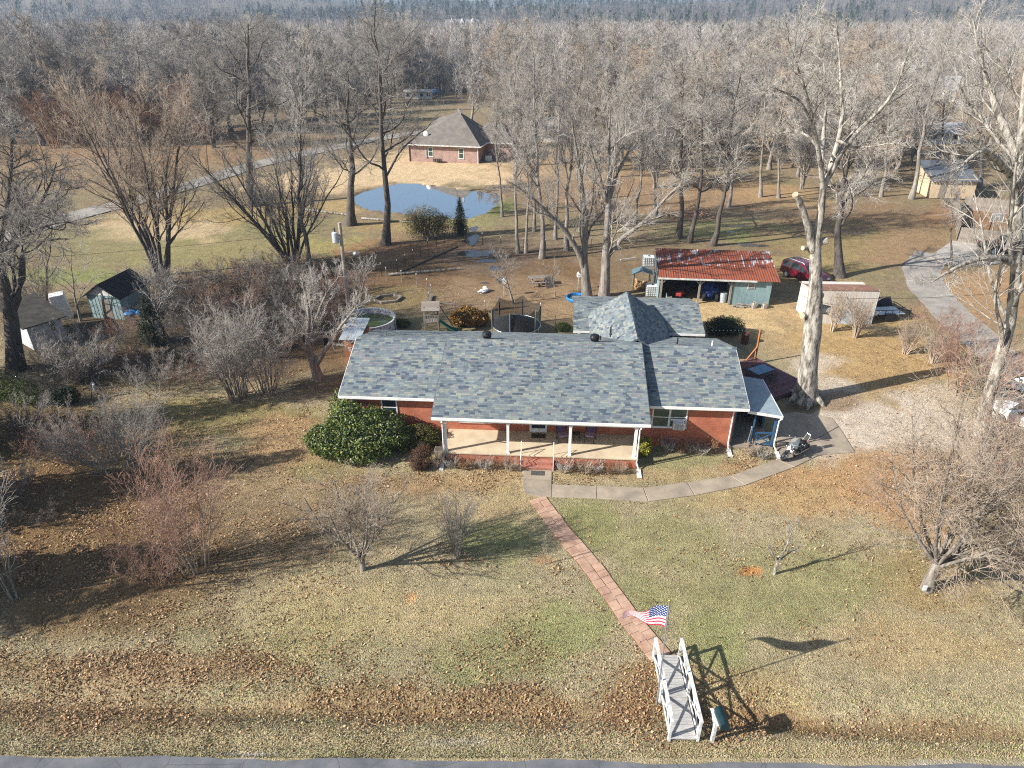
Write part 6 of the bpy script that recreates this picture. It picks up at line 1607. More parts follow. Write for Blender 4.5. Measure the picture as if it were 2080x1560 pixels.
# recipe: list of levels after the trunk
def recipe(kind, det=1.0, rmin=.006):
    T = .35
    if kind == 'oak':
        return [dict(k=19, t0=.30, t1=.98, ang=(40,75), L=(.34,.52), N=9, wander=.22, up=.07, rr=.50, taper=.60, rmin=.03, lr=.020),
                dict(k=9, t0=.20, t1=.98, ang=(30,65), L=(.34,.55), N=7, wander=.22, up=.06, rr=.6, taper=T, rmin=.014),
                dict(k=6, t0=.15, t1=1.0, ang=(28,60), L=(.40,.70), N=4, wander=.24, up=.06, rr=.6, taper=T, rmin=.009),
                dict(k=int(6*det), t0=.1, t1=1.0, ang=(25,58), L=(.5,.85), N=3, wander=.22, up=.05, rr=.7, taper=T, rmin=rmin)]
    if kind == 'slim':
        return [dict(k=24, t0=.34, t1=.985, ang=(25,48), L=(.22,.34), N=8, wander=.12, up=.14, rr=.42, taper=.62, rmin=.022, lr=.016),
                dict(k=8, t0=.2, t1=.98, ang=(25,50), L=(.32,.50), N=5, wander=.16, up=.10, rr=.6, taper=T, rmin=.012),
                dict(k=5, t0=.15, t1=1.0, ang=(22,50), L=(.45,.75), N=4, wander=.18, up=.08, rr=.6, taper=T, rmin=.008),
                dict(k=int(4*det), t0=.1, t1=1.0, ang=(20,48), L=(.5,.85), N=3, wander=.18, up=.06, rr=.7, taper=T, rmin=rmin)]
    if kind == 'vase':
        return [dict(k=10, t0=.22, t1=.97, ang=(25,48), L=(.32,.48), N=8, wander=.13, up=.09, rr=.50, taper=.5, rmin=.022, lr=.016),
                dict(k=8, t0=.2, t1=.98, ang=(22,48), L=(.34,.55), N=5, wander=.16, up=.09, rr=.6, taper=T, rmin=.012),
                dict(k=5, t0=.15, t1=1.0, ang=(20,46), L=(.45,.75), N=4, wander=.18, up=.08, rr=.6, taper=T, rmin=.008),
                dict(k=int(5*det), t0=.1, t1=1.0, ang=(20,46), L=(.5,.85), N=3, wander=.18, up=.06, rr=.7, taper=T, rmin=rmin)]
    if kind == 'bush':
        return [dict(k=7, t0=.25, t1=.98, ang=(18,40), L=(.28,.48), N=5, wander=.14, up=.10, rr=.6, taper=.4, rmin=.009),
                dict(k=5, t0=.15, t1=1.0, ang=(20,46), L=(.4,.65), N=4, wander=.18, up=.08, rr=.6, taper=T, rmin=.006),
                dict(k=int(5*det), t0=.1, t1=1.0, ang=(20,48), L=(.5,.85), N=3, wander=.2, up=.05, rr=.7, taper=T, rmin=rmin)]
    if kind == 'fruit':
        return [dict(k=9, t0=.25, t1=.98, ang=(30,60), L=(.42,.65), N=6, wander=.17, up=.12, rr=.6, taper=.45, rmin=.015),
                dict(k=8, t0=.2, t1=1.0, ang=(25,55), L=(.38,.62), N=5, wander=.2, up=.13, rr=.6, taper=T, rmin=.008),
                dict(k=int(7*det), t0=.1, t1=1.0, ang=(22,52), L=(.45,.8), N=4, wander=.2, up=.12, rr=.7, taper=T, rmin=rmin)]
def grow(rng, trunks, rec, tS=10, split=1):
    """trunks: list of (pts, rad). Returns trunk levels and crown levels"""
    n = max(len(p) for p, r in trunks); n = max(n, 9)
    rs = [resample(p, r, n) for p, r in trunks]
    pts = np.stack([a for a, b in rs]); rad = np.stack([b for a, b in rs])
    out = [(pts, rad, tS)]; cur = (pts, rad); Ss = (6, 4, 3, 3, 3)
    for i, d in enumerate(rec):
        cur = children(rng, cur[0], cur[1], **d)
        out.append((cur[0], cur[1], Ss[i] if len(rec) > 3 else (4, 3, 3, 3)[i]))
    return out[:1+split], out[1+split:]
def multi(rng, H, r, n, spread, base=.25, curve=.5, tip=.12):
    """several stems from one root, fanning out"""
    T = []
    for i in range(n):
        a = 2*math.pi*(i+rng.uniform(-.3, .3))/n; s = spread*rng.uniform(.25, 1.0); h = H*rng.uniform(.75, 1.0)
        k = np.linspace(0, 1, 9); b = base*rng.uniform(.2, 1)
        rr_ = b+s*k**(1-curve*.4)
        x = math.cos(a)*rr_+np.cumsum(rng.normal(size=9))*H*.008; y = math.sin(a)*rr_+np.cumsum(rng.normal(size=9))*H*.008
        z = h*k; z[0] = -.15
        T.append((np.stack([x, y, z], 1), r*rng.uniform(.6, 1)*(1-(1-tip)*k)))
    return T
def make_tree(name, label, cat, loc, trunks, rec, seed, bark, twig, group=None, rz=0.0, tS=10, split=1):
    rng = np.random.default_rng(seed)
    root = thing(name, label, cat, loc, rz, group)
    a, b = grow(rng, trunks(rng) if callable(trunks) else trunks, rec, tS, split)
    tube_obj('trunk', a, M[bark], root, True)
    tube_obj('crown', b, M[twig], root)
    return root
def px_line(pts_px, Y, dy=None):
    """a limb drawn at the tree's own distance; dy pushes points nearer or farther"""
    out = []
    for i, q in enumerate(pts_px):
        yy = Y+(dy[i] if dy else 0); v = A(q[0], q[1], yy); out.append((v.x, v.y, v.z))
    return np.array(out)

# ---- the big pruned tree beside the drive
b0 = P(1634,812); Yh = b0.y
def hero_trunks(rng):
    o = np.array([b0.x, b0.y, 0.])
    L = []
    def add(px, rads, dy=None): L.append((px_line(px, Yh, dy)-o, np.array(rads)*(.78 if len(L) < 2 else .62)))
    add([(1633,820),(1637,790),(1643,740),(1647,700),(1652,660),(1655,620),(1657,585),(1657,545),(1656,510),(1660,480),(1668,430),(1672,380)], [1.25,.86,.70,.66,.70,.62,.50,.45,.42,.33,.27,.22])
    add([(1652,510),(1645,480),(1640,455),(1632,430),(1622,405),(1617,398)], [.36,.27,.25,.24,.23,.20], [0,-.1,-.2,-.3,-.4,-.4])
    add([(1672,385),(1690,330),(1705,280),(1712,230),(1708,170),(1705,110),(1700,60),(1697,25)], [.30,.24,.20,.17,.13,.09,.06,.03], [0,.2,.5,.8,1,1.2,1.3,1.3])
    add([(1672,390),(1668,340),(1660,290),(1648,240),(1640,200),(1625,150),(1610,110),(1598,70)], [.28,.22,.19,.16,.13,.10,.06,.03], [0,-.4,-.8,-1.2,-1.5,-1.8,-2,-2.2])
    add([(1680,365),(1705,320),(1735,275),(1765,245),(1800,210),(1825,170),(1840,120),(1850,90)], [.26,.22,.19,.16,.13,.09,.06,.03], [0,-.5,-1,-1.5,-2,-2.5,-3,-3])
    add([(1690,330),(1715,290),(1745,255),(1790,222),(1830,195),(1850,180)], [.20,.16,.13,.10,.06,.03], [0,.8,1.6,2.4,3,3.4])
    add([(1668,345),(1672,280),(1678,220),(1676,160),(1672,110),(1668,60)], [.22,.18,.14,.11,.07,.03], [0,1,1.8,2.4,2.8,3])
    add([(1648,245),(1625,205),(1600,190),(1575,180),(1560,175)], [.14,.10,.08,.05,.03], [-1.2,-1.8,-2.4,-3,-3.4])
    add([(1700,285),(1735,300),(1770,298),(1810,290),(1850,300)], [.15,.11,.08,.05,.03], [.4,-.5,-1.2,-1.8,-2.4])
    add([(1662,300),(1640,275),(1615,265),(1590,270),(1565,278)], [.13,.10,.07,.05,.03], [-.6,-.2,.4,1,1.4])
    return L
hero_rec = [dict(k=9, t0=.30, t1=.99, ang=(25,58), L=(.20,.38), N=7, wander=.16, up=.08, rr=.55, taper=.4, rmin=.022, lr=.018),
            dict(k=8, t0=.12, t1=1.0, ang=(25,55), L=(.34,.58), N=5, wander=.2, up=.07, rr=.6, taper=.35, rmin=.012),
            dict(k=6, t0=.1, t1=1.0, ang=(22,55), L=(.45,.75), N=4, wander=.22, up=.06, rr=.6, taper=.35, rmin=.008),
            dict(k=4, t0=.1, t1=1.0, ang=(22,55), L=(.5,.85), N=3, wander=.22, up=.05, rr=.7, taper=.35, rmin=.006)]
def hero_tree():
    rng = np.random.default_rng(5)
    root = thing('big_tree', 'huge pale barked tree with a thick pruned trunk and cut stub beside the drive', 'tree', (b0.x, b0.y, 0))
    T = hero_trunks(rng)
    n = 12; rs = [resample(p, r, n) for p, r in T]
    pts = np.stack([a for a, b in rs]); rad = np.stack([b for a, b in rs])
    # the bole bare of shoots, the crown limbs carry them
    lv = [(pts, rad, 14)]; limbs = (pts[2:], rad[2:]); out = []
    cur = limbs
    for i, d in enumerate(hero_rec):
        cur = children(rng, cur[0], cur[1], **d); out.append((cur[0], cur[1], (5, 3, 3, 3)[i]))
    extra = children(rng, pts[:1], rad[:1], k=4, t0=.93, t1=1.0, ang=(30,60), L=(.2,.3), N=5, wander=.2, up=.1, rr=.3, rmin=.02, taper=.2)
    v, f = tubes(lv+[out[0]])
    # burls and flutes on the bole: knobbly displacement
    h = v[:, 2]; k = .06*np.clip((9-h)/3, 0, 1)
    ax = np.stack([np.interp(h, pts[0][:, 2], pts[0][:, 0]), np.interp(h, pts[0][:, 2], pts[0][:, 1])], 1)
    dv = v[:, :2]-ax; rr_ = np.linalg.norm(dv, axis=1, keepdims=True)
    near = (rr_[:, 0] < 1.6)
    ang = np.arctan2(dv[:, 1], dv[:, 0])
    bump = k*(vnoise(ang*2.2+9, h*.9)-.35)*2.2 + .10*np.clip(1-h/1.2, 0, 1)*np.sin(ang*6)
    v[:, :2] += np.where(near[:, None], dv/np.maximum(rr_, .01)*bump[:, None], 0)
    me = np_mesh('trunk', v, f, M['bark_pale']); me.polygons.foreach_set('use_smooth', [True]*len(me.polygons)); add_mesh('trunk', me, root)
    tube_obj('crown', out[1:], M['twig_pale'], root); NT['tri'] += 2*len(f)
    M['cut'] = mat('fresh_cut_face', (.48,.38,.27), (.33,.25,.17), 3, .9)
    o = Vector((b0.x, b0.y, 0))
    for (px, py), r, d, ln in (((1663,600),.27,(.15,-1,.1),.2), ((1634,640),.20,(-1,-.7,.15),.30), ((1637,504),.14,(-1,-.6,.2),.35), ((1674,490),.22,(1,-.4,.35),.25), ((1650,685),.20,(-.2,-1,.0),.2), ((1682,630),.28,(1,-.2,-.1),.12)):
        c = A(px, py, Yh)-o; dd = Vector(d).normalized(); c = c-dd*.05
        mb = MB(); mb.cyl(c-dd*.45, c+dd*ln, r*1.15, r, 12); s = mb.build('pruned_stub', M['bark_pale'], root, smooth=False)
        mb = MB(); mb.cyl(c+dd*ln, c+dd*(ln+.012), r*.9, r*.88, 12); mb.build('cut_face', M['cut'], s)
    c = A(1616,396, Yh-.4)-o; mb = MB(); mb.cyl(c, c+Vector((-.03,-.05,.06)), .2, .16, 12); mb.build('cut_face', M['cut'], root)
    for i in range(6):   # root flare
        a = i*1.05+.3; mb = MB(); mb.cyl((.75*math.cos(a),.75*math.sin(a),.45),(1.45*math.cos(a),1.45*math.sin(a),-.12),.22,.08,8); mb.build('root', M['bark_pale'], root)
hero_tree()

# ---- named trees around the yard: base px, top px, kind
def yard_tree(label, base, top, kind, r, seed, bark='bark', twig='twig', name='bare_tree', det=1.0, wander=.035, group=None, rec=None):
    p = P(*base); q = A(top[0], top[1], p.y); H = q.z
    rng_lean = ((q.x-p.x), 0)
    rc = rec or recipe(kind, det, .0075)
    return make_tree(name, label, 'tree', (p.x, p.y, float(th(np.array([p.x]), np.array([p.y]))[0])), lambda rg: [trunk_line(rg, H, r*.8, 11, wander, rng_lean)], rc, seed, bark, twig, group, split=1)
yard_tree('tall crooked dark oak standing in front of the pond', (783,497), (752,15), 'oak', .56, 11, 'bark_dark', 'twig')
yard_tree('thick trunked tree with stones at its foot left of the pond', (712,457), (700,150), 'oak', .74, 12, 'bark_dark', 'twig')
yard_tree('massive dark forked tree in the field beside the lane', (520,418), (495,50), 'oak', .80, 13, 'bark_dark', 'twig')
yard_tree('slender pale topped tree behind the brambles left of the utility pole', (633,566), (628,105), 'slim', .34, 14, 'bark_dark', 'twig_pale')
yard_tree('tall thin straight tree, leftmost of the row beyond the wet patch', (1053,514), (1040,110), 'slim', .28, 15, 'bark', 'twig_pale')
yard_tree('thin leaning tree second in the row beyond the wet patch', (1068,514), (1048,200), 'slim', .22, 16)
yard_tree('tall pale trunked tree in the middle of the row beyond the wet patch', (1101,524), (1110,70), 'slim', .36, 17, 'bark', 'twig_pale')
yard_tree('tall dark trunked tree rightmost of the row beyond the wet patch', (1152,508), (1165,90), 'slim', .33, 18)
yard_tree('slim tree rising behind the row, right of the hip roofed house', (1085,470), (1075,130), 'slim', .25, 118)
yard_tree('tall oak behind the rusty shed, left one of the pair by the brush heap', (1378,483), (1385,125), 'oak', .42, 19, 'bark_dark', 'twig_pale')
yard_tree('tall oak behind the rusty shed, right one of the pair by the brush heap', (1400,492), (1428,130), 'oak', .36, 20, 'bark_dark', 'twig_pale')
yard_tree('tall dark tree leaning right behind the rusty shed', (1447,498), (1515,130), 'oak', .40, 21, 'bark_dark', 'twig_pale')
yard_tree('low crowned dark oak behind the pale shed', (1706,562), (1735,215), 'oak', .58, 22, 'bark_dark', 'twig_pale')
yard_tree('tall leaning tree left of the beige shed', (1851,404), (1935,40), 'slim', .42, 23, 'bark', 'twig_pale')
yard_tree('tall tree behind the beige shed roof', (1990,380), (2000,30), 'oak', .40, 24, 'bark', 'twig_pale')
yard_tree('pale thin young tree in front of the board fence court', (1930,540), (1935,330), 'slim', .16, 124, 'bark_pale', 'twig_pale')
yard_tree('short bare tree with white bark behind the tall leaning tree', (1583,402), (1590,250), 'slim', .3, 125, 'bark', 'twig')

for i, (bx_, by_, tx_, ty_, r_, lab) in enumerate(((1020,440,1012,150,.22,'thin grey tree on the right bank of the pond'),(1128,486,1135,130,.26,'thin grey tree between the pale trunk and the dark trunk of the row'),(1180,470,1192,120,.28,'slender tree just right of the dark trunked row end'),(1210,450,1200,150,.24,'slender tree behind the long right reaching limb'),(1290,455,1300,170,.26,'thin tree left of the brush heap pair'),(1335,440,1330,150,.28,'tall thin tree just left of the brush heap'),(1480,420,1500,140,.28,'thin tree behind the dark leaning tree'),(1545,400,1560,120,.30,'tall thin tree left of the huge pruned tree crown'),(1620,360,1630,110,.28,'tall thin tree behind the huge pruned tree crown'),(1790,400,1800,110,.30,'tall thin tree between the low oak and the leaning tree'),(1905,330,1915,60,.30,'tall thin tree behind the beige shed, left end'),(1240,400,1262,140,.24,'thin tree in the orange grass behind the forked pair'))):
    yard_tree(lab, (bx_, by_), (tx_, ty_), 'slim', r_, 600+i, 'bark', 'twig_pale' if i % 2 else 'twig', det=.8)
p = P(1193,606); Yt = p.y
def tw(px, rads, dy=None, o=None):
    o = np.array([p.x, p.y, 0.]) if o is None else o
    return (px_line(px, Yt, dy)-o, np.array(rads))
make_tree('forked_tree', 'forked tree with one long limb leaning left beside the paddling pool', 'tree', (p.x, p.y, 0),
    [tw([(1193,608),(1190,570),(1185,540),(1188,500),(1190,450),(1182,380),(1172,310),(1160,240)], [.55,.40,.36,.28,.24,.18,.12,.04]),
     tw([(1186,545),(1175,510),(1150,470),(1120,440),(1090,410),(1060,385),(1035,370)], [.30,.24,.21,.18,.14,.09,.04], [0,-.4,-.8,-1.2,-1.6,-2,-2.3]),
     tw([(1188,500),(1200,460),(1225,430),(1245,400)], [.16,.12,.08,.03], [0,.5,1,1.4])], recipe('vase', 1.0), 31, 'bark', 'twig')
p = P(1226,610); Yt = p.y
make_tree('forked_tree', 'forked pale tree with a long limb reaching right towards the rusty shed', 'tree', (p.x, p.y, 0),
    [tw([(1226,612),(1230,560),(1231,520),(1233,470),(1236,420),(1238,360),(1236,300),(1240,215)], [.58,.42,.38,.30,.26,.2,.13,.04]),
     tw([(1232,530),(1255,490),(1290,465),(1320,440),(1350,405),(1380,375),(1400,365)], [.27,.22,.18,.15,.11,.07,.03], [0,-.4,-.8,-1,-1.4,-1.8,-2]),
     tw([(1238,400),(1255,350),(1275,310),(1295,290),(1320,270)], [.2,.16,.12,.07,.03], [0,.4,.8,1.2,1.5]),
     tw([(1236,420),(1222,370),(1205,320),(1195,280)], [.16,.12,.08,.03], [0,-.5,-1,-1.4])], recipe('vase', 1.0), 32, 'bark', 'twig_pale')
p = P(1990,885); Yt = p.y
make_tree('leaning_tree', 'tall pale lichened tree leaning right at the right edge of the drive', 'tree', (p.x, p.y, 0),
    [tw([(1988,890),(2000,830),(2022,760),(2045,690),(2060,610),(2066,520),(2068,420),(2072,300),(2080,180),(2085,60)], [.50,.36,.33,.31,.29,.26,.23,.18,.11,.04]),
     tw([(2066,540),(2030,522),(1995,525),(1960,535),(1925,552),(1890,575)], [.20,.17,.14,.11,.07,.03], [0,-.5,-1,-1.6,-2,-2.4]),
     tw([(2068,400),(2055,360),(2030,330),(1995,300),(1960,330),(1925,365)], [.22,.18,.15,.11,.07,.03], [0,-.5,-1.2,-1.8,-2.2,-2.6]),
     tw([(2070,330),(2045,270),(2020,210),(2000,150),(1985,90),(1975,30)], [.22,.18,.15,.11,.07,.03], [0,.6,1.2,1.8,2,2.2]),
     tw([(2074,280),(2100,220),(2130,160),(2150,100)], [.2,.15,.1,.04], [0,-.6,-1.2,-2]),
     tw([(2062,600),(2095,560),(2130,520),(2160,470)], [.2,.15,.1,.04], [0,-.6,-1.2,-2])], recipe('vase', .5, .004), 33, 'bark_pale', 'twig_pale')
# vase shaped trees in the left field
p = P(336,575); 
make_tree('multi_stem_tree', 'brownish many stemmed vase shaped tree behind the aqua shed', 'tree', (p.x, p.y, 0), lambda rg: multi(rg, A(330,150,p.y).z, .22, 8, 5.2, .12, -.4), recipe('vase', 1.0, .0075), 41, 'bark_dark', 'twig_tan')
p = P(322,560); Yt = p.y
make_tree('leaning_tree', 'slender tree leaning left with a pale twiggy top behind the aqua shed', 'tree', (p.x, p.y, 0), [tw([(322,562),(305,500),(285,440),(262,380),(240,320),(222,270),(205,230)], [.26,.2,.18,.15,.11,.07,.03])], recipe('vase', 1.0), 42, 'bark_dark', 'twig_pale')
p = P(598,548); 
make_tree('multi_stem_tree', 'dark many stemmed tree spreading wide from one foot in the brambles', 'tree', (p.x, p.y, 0), lambda rg: multi(rg, A(600,260,p.y).z, .24, 10, 8.5, .4, -.5), recipe('vase', .8), 43, 'bark_dark', 'twig')
p = P(30,752); Yt = p.y
make_tree('big_tree', 'thick dark twin limbed tree at the left edge beside the white shed', 'tree', (p.x, p.y, 0),
    [tw([(34,760),(28,700),(22,640),(15,600),(5,560),(-10,500),(-30,420),(-50,330),(-70,240)], [.75,.52,.46,.36,.3,.26,.2,.13,.05]),
     tw([(20,640),(42,590),(48,540),(40,500),(55,460),(80,420),(100,380),(115,330)], [.32,.25,.2,.18,.15,.11,.07,.03], [0,.3,.6,.9,1.2,1.6,2,2.3]),
     tw([(5,560),(25,505),(60,470),(100,455),(140,450)], [.22,.17,.13,.08,.03], [0,-.8,-1.6,-2.2,-2.6]),
     tw([(-5,520),(10,450),(20,380),(25,310),(20,250)], [.2,.16,.12,.08,.03], [0,.5,1,1.4,1.8])], recipe('oak', .9), 44, 'bark_dark', 'twig')
# multi trunked pale tree beside the house
p = P(640,770); Yt = p.y
make_tree('multi_stem_tree', 'short many limbed tree with pale curving branches left of the house', 'tree', (p.x, p.y, 0),
    [tw([(648,775),(640,745),(632,725),(625,690),(628,640),(622,600),(610,560)], [.45,.30,.26,.18,.13,.08,.03]),
     tw([(640,745),(655,720),(675,690),(690,665),(710,640),(735,610)], [.22,.16,.13,.10,.06,.025], [0,-.4,-.7,-.9,-1.1,-1.3]),
     tw([(632,725),(615,700),(600,670),(585,650),(570,640)], [.2,.15,.1,.06,.025], [0,-.5,-1,-1.4,-1.6]),
     tw([(630,720),(634,670),(645,640),(660,600),(690,560)], [.18,.14,.1,.06,.025], [0,.4,.8,1.2,1.5]),
     tw([(625,715),(600,690),(570,680),(545,685)], [.14,.1,.06,.025], [0,-.8,-1.5,-2])], recipe('vase', .6), 45, 'bark', 'twig_pale')

# ---- small ornamental trees and shrubs
def bush(label, base, top_py, spread, n, r, seed, bark, twig, kind='bush', det=1.0, name='bare_shrub', curve=-.3, rmin=.006, basew=.2, group=None, cat='shrub'):
    p = P(*base); H = A(base[0], top_py, p.y).z
    return make_tree(name, label, cat, (p.x, p.y, 0), lambda rg: multi(rg, H*.8, r, n, spread, basew, curve), recipe(kind, det, rmin), seed, bark, twig, group, tS=5, split=0)
p = P(737,1157)
make_tree('crape_myrtle', 'small wide vase shaped bare tree alone on the front lawn', 'tree', (p.x, p.y, 0), lambda rg: [(np.array([(0,0,-.1),(.02,0,.35),(.0,.02,.75)]), np.array([.16,.12,.13]))]+[(np.array([(0,0,.6),(math.cos(a)*.42,math.sin(a)*.42,1.35),(math.cos(a)*s*.85,math.sin(a)*s*.85,2.8),(math.cos(a)*s*1.1,math.sin(a)*s*1.1,4.3)]), np.array([.085,.06,.045,.02])) for a, s in ((.1,1.6),(1.3,1.2),(2.3,1.5),(3.2,1.9),(4.2,1.3),(5.3,1.4),(.8,.5),(3.9,.4))], recipe('fruit', .72, .005), 51, 'bark', 'twig_tan')
bush('upright many stemmed bare shrub rising from a leaf ring on the front lawn', (927,1130), 985, 1.0, 12, .035, 52, 'bark', 'twig', 'bush', .9, rmin=.005)
p = P(1572,1166)
make_tree('young_tree', 'little white barked bare tree on the right front lawn beside an orange soil patch', 'tree', (p.x, p.y, 0), [(np.array([(0,0,-.1),(.03,0,.5),(.08,0,.95)]), np.array([.085,.065,.06])), (np.array([(.08,0,.9),(.3,.1,1.5),(.35,.1,2.2),(.45,.1,2.9)]), np.array([.05,.035,.025,.01])), (np.array([(.06,0,.85),(-.3,-.1,1.25),(-.6,-.1,1.8)]), np.array([.04,.03,.01])), (np.array([(.07,0,.8),(.5,.2,1.05),(1.0,.3,1.35)]), np.array([.04,.03,.012]))], recipe('bush', .7, .005), 53, 'bark_pale', 'twig_pale')
p = P(1107,1146)
make_tree('sapling', 'thin staked sapling with a leaf mound beside the paver path', 'tree', (p.x, p.y, 0), [(np.array([(0,0,0),(.01,0,.7),(-.02,0,1.5)]), np.array([.022,.016,.006]))], recipe('bush', .4, .004)[:2], 54, 'bark', 'twig', tS=5, split=0)
bush('tall reddish brown thicket shrub of upright canes on the left front lawn', (398,1150), 872, 1.9, 19, .042, 55, 'twig_tan', 'twig_red', 'bush', .6, curve=-.2, basew=.8, rmin=.008)
bush('low reddish twiggy shrub at the foot of the tall cane thicket', (330,1180), 1050, 1.9, 16, .025, 56, 'twig_red', 'twig_red', 'bush', .7, basew=.6, rmin=.006)
bush('silvery grey fountain shaped shrub left of the short limbed tree', (487,808), 600, 2.2, 30, .05, 57, 'bark', 'twig', 'bush', .9, basew=.7, rmin=.008)
bush('grey fountain shaped shrub close behind the silvery one', (545,800), 630, 2.0, 20, .045, 157, 'bark', 'twig', 'bush', .7, basew=.7, rmin=.008)
bush('tangled brown brush shrub before the white shed', (178,772), 655, 2.9, 26, .04, 58, 'bark_dark', 'twig', 'bush', .9, curve=.6, basew=.5, rmin=.009)
bush('dark rounded brush mound left of the cane thicket', (235,945), 815, 2.9, 44, .03, 59, 'twig', 'twig', 'bush', .7, curve=1.2, basew=1.0, rmin=.008)
bush('brown bramble clump beside the dark brush mound', (150,935), 850, 1.8, 22, .03, 60, 'twig_red', 'twig_red', 'bush', .7, curve=1.0, basew=.6, rmin=.008)
bush('blue grey twiggy sapling at the left edge of the front lawn', (28,1215), 945, 1.3, 7, .05, 61, 'bark', 'twig_pale', 'bush', .8, basew=.15, rmin=.006)
for i, (b_, tp_, sp, lab) in enumerate((((1691,672),585,.95,'fan shaped crape myrtle before the pale shed, nearest the big tree'), ((1737,686),590,.95,'fan shaped crape myrtle before the pale shed, beside the trailer'), ((1838,719),640,.95,'knobbly crape myrtle on the drive side lawn, left one of the lone pair'), ((1893,737),662,.95,'knobbly crape myrtle on the drive side lawn, right one of the lone pair'))):
    bush(lab, b_, tp_, sp, 16, .055, 70+i, 'twig_tan', 'twig_tan', 'bush', .55, name='crape_myrtle', basew=.18, rmin=.006, group='crape myrtles along the drive lawn')
p = P(1883,1197)
def big_bush(rg):
    T = [(np.array([(0,0,-.15),(.0,.05,.6),(.05,.05,1.3),(.1,.1,2.0)]), np.array([.32,.24,.21,.15]))]
    for a, s, h in ((.0,4.4,3.6),(.7,3.5,5.2),(1.5,2.4,6.8),(2.2,3.0,5.6),(2.9,3.2,4.4),(3.7,2.6,5.5),(4.5,2.2,6.2),(5.2,3.3,4.8),(5.8,4.6,4.2),(.35,5.2,2.4),(.9,1.4,7.4),(4.0,.9,7.8),(5.9,2.0,7.0),(6.1,5.0,1.4)):
        T.append((np.array([(.05,.05,1.2+.4*rg.random()),(math.cos(a)*s*.3,math.sin(a)*s*.3,1.7+h*.2),(math.cos(a)*s*.65,math.sin(a)*s*.65,1.4+h*.62),(math.cos(a)*s*.95,math.sin(a)*s*.95,1.3+h*1.15)]), np.array([.085,.068,.048,.018])))
    return T
brec = [dict(k=11, t0=.15, t1=.99, ang=(28,60), L=(.36,.60), N=6, wander=.18, up=.08, rr=.55, taper=.4, rmin=.014),
        dict(k=8, t0=.12, t1=1.0, ang=(25,58), L=(.36,.62), N=5, wander=.2, up=.07, rr=.6, taper=.35, rmin=.008),
        dict(k=8, t0=.1, t1=1.0, ang=(25,58), L=(.5,.85), N=4, wander=.22, up=.06, rr=.7, taper=.35, rmin=.0075)]
make_tree('bushy_tree', 'dense low branched bare tree with reddish twigs on the right front lawn', 'tree', (p.x, p.y, 0), big_bush, brec, 81, 'bark', 'twig_tan')
mb = MB(); mb.bb(-.09,.09,-.03,.03,0,.26); o = mb.build('marker_box', M['white'], bevel=.01); o.location = (p.x-.36, p.y-.30, .25); tag(o, 'small white box fixed to the foot of the dense bushy tree', 'box')
bush('thicket of reddish saplings along the right side of the gravel drive', (1960,800), 655, 2.6, 24, .05, 82, 'twig_red', 'twig_red', 'bush', .8, basew=1.6, rmin=.008)
bush('reddish twig thicket at the right edge behind the bushy tree', (2060,1010), 830, 2.6, 26, .045, 83, 'twig_red', 'twig_red', 'bush', .9, basew=1.3, rmin=.008)
bush('twiggy saplings by the curve of the grey drive', (1905,700), 620, 1.9, 14, .04, 84, 'twig_tan', 'twig_red', 'bush', .6, basew=1.0, rmin=.008)
p = P(1042,617)
yard_tree('small tangled grey tree just behind the trampoline', (1043,617), (1020,528), 'fruit', .16, 85, 'bark', 'twig', det=.8, rec=recipe('fruit', .9, .008))
yard_tree('thin crooked little tree beside the picnic table', (1128,603), (1120,545), 'fruit', .08, 86, 'bark', 'twig_pale', rec=recipe('fruit', .5, .006))
yard_tree('small bare tree with a leaf nest left of the utility pole', (726,640), (745,540), 'fruit', .13, 87, 'bark', 'twig_pale', rec=recipe('fruit', .6, .008))
# brambles and undergrowth in the left middle
BR = ['tangled bare bramble thicket '+w_ for w_ in ('at the foot of the wide many stemmed tree','behind the small tree by the utility pole','between the utility pole and the pale curving tree','behind the silvery grey shrub','left of the silvery grey shrub','between the aqua shed and the silvery shrub','before the cedar by the blue tarp','behind the round pool','behind the silvery shrub, towards the field','just right of the aqua shed','beside the pale curving tree, towards the pool','beside the garden ornament','below the cedar, on the lawn edge','between the lawn edge and the silvery shrub','behind the white shed roof','close behind the aqua shed','behind the wide many stemmed tree','behind the pool, before the stake fence')]
rgb = random.Random(44)
for i, (x, y, h, sp) in enumerate(((560,600,3.2,3.0),(660,610,2.6,2.6),(600,640,2.8,2.6),(540,660,2.4,2.5),(480,640,2.6,2.6),(410,660,2.6,2.6),(360,690,2.2,2.4),(720,600,2.2,2.2),(420,610,3.0,2.8),(330,640,2.4,2.4),(650,660,2.0,2.0),(120,800,2.0,2.0),(320,790,2.0,2.2),(400,780,1.8,2.0),(60,640,3.0,2.4),(300,600,3.0,2.2),(570,570,3.0,2.6),(690,560,2.0,2.2))):
    pp_ = P(x, y)
    if i < 6:
        o = make_tree('bramble_thicket', BR[i], 'thicket', (pp_.x, pp_.y, 0), lambda rg: multi(rg, h, .03, 22, sp, 1.2, .3), recipe('bush', .7, .010), 200+i, 'twig_dark', ('twig','twig_red','twig_dark')[i % 3], 'bramble thickets left of the house', tS=4, split=0)
    else:
        src = [q_ for q_ in bpy.data.objects if q_.name.startswith('bramble_thicket')][i % 6]
        o = copy_tree(src); o['label'] = BR[i]; o.location = (pp_.x, pp_.y, 0); o.rotation_euler = (0,0,rgb.uniform(0,6.28)); sc = h/2.7; o.scale = (sc,sc,sc*rgb.uniform(.8,1.1))

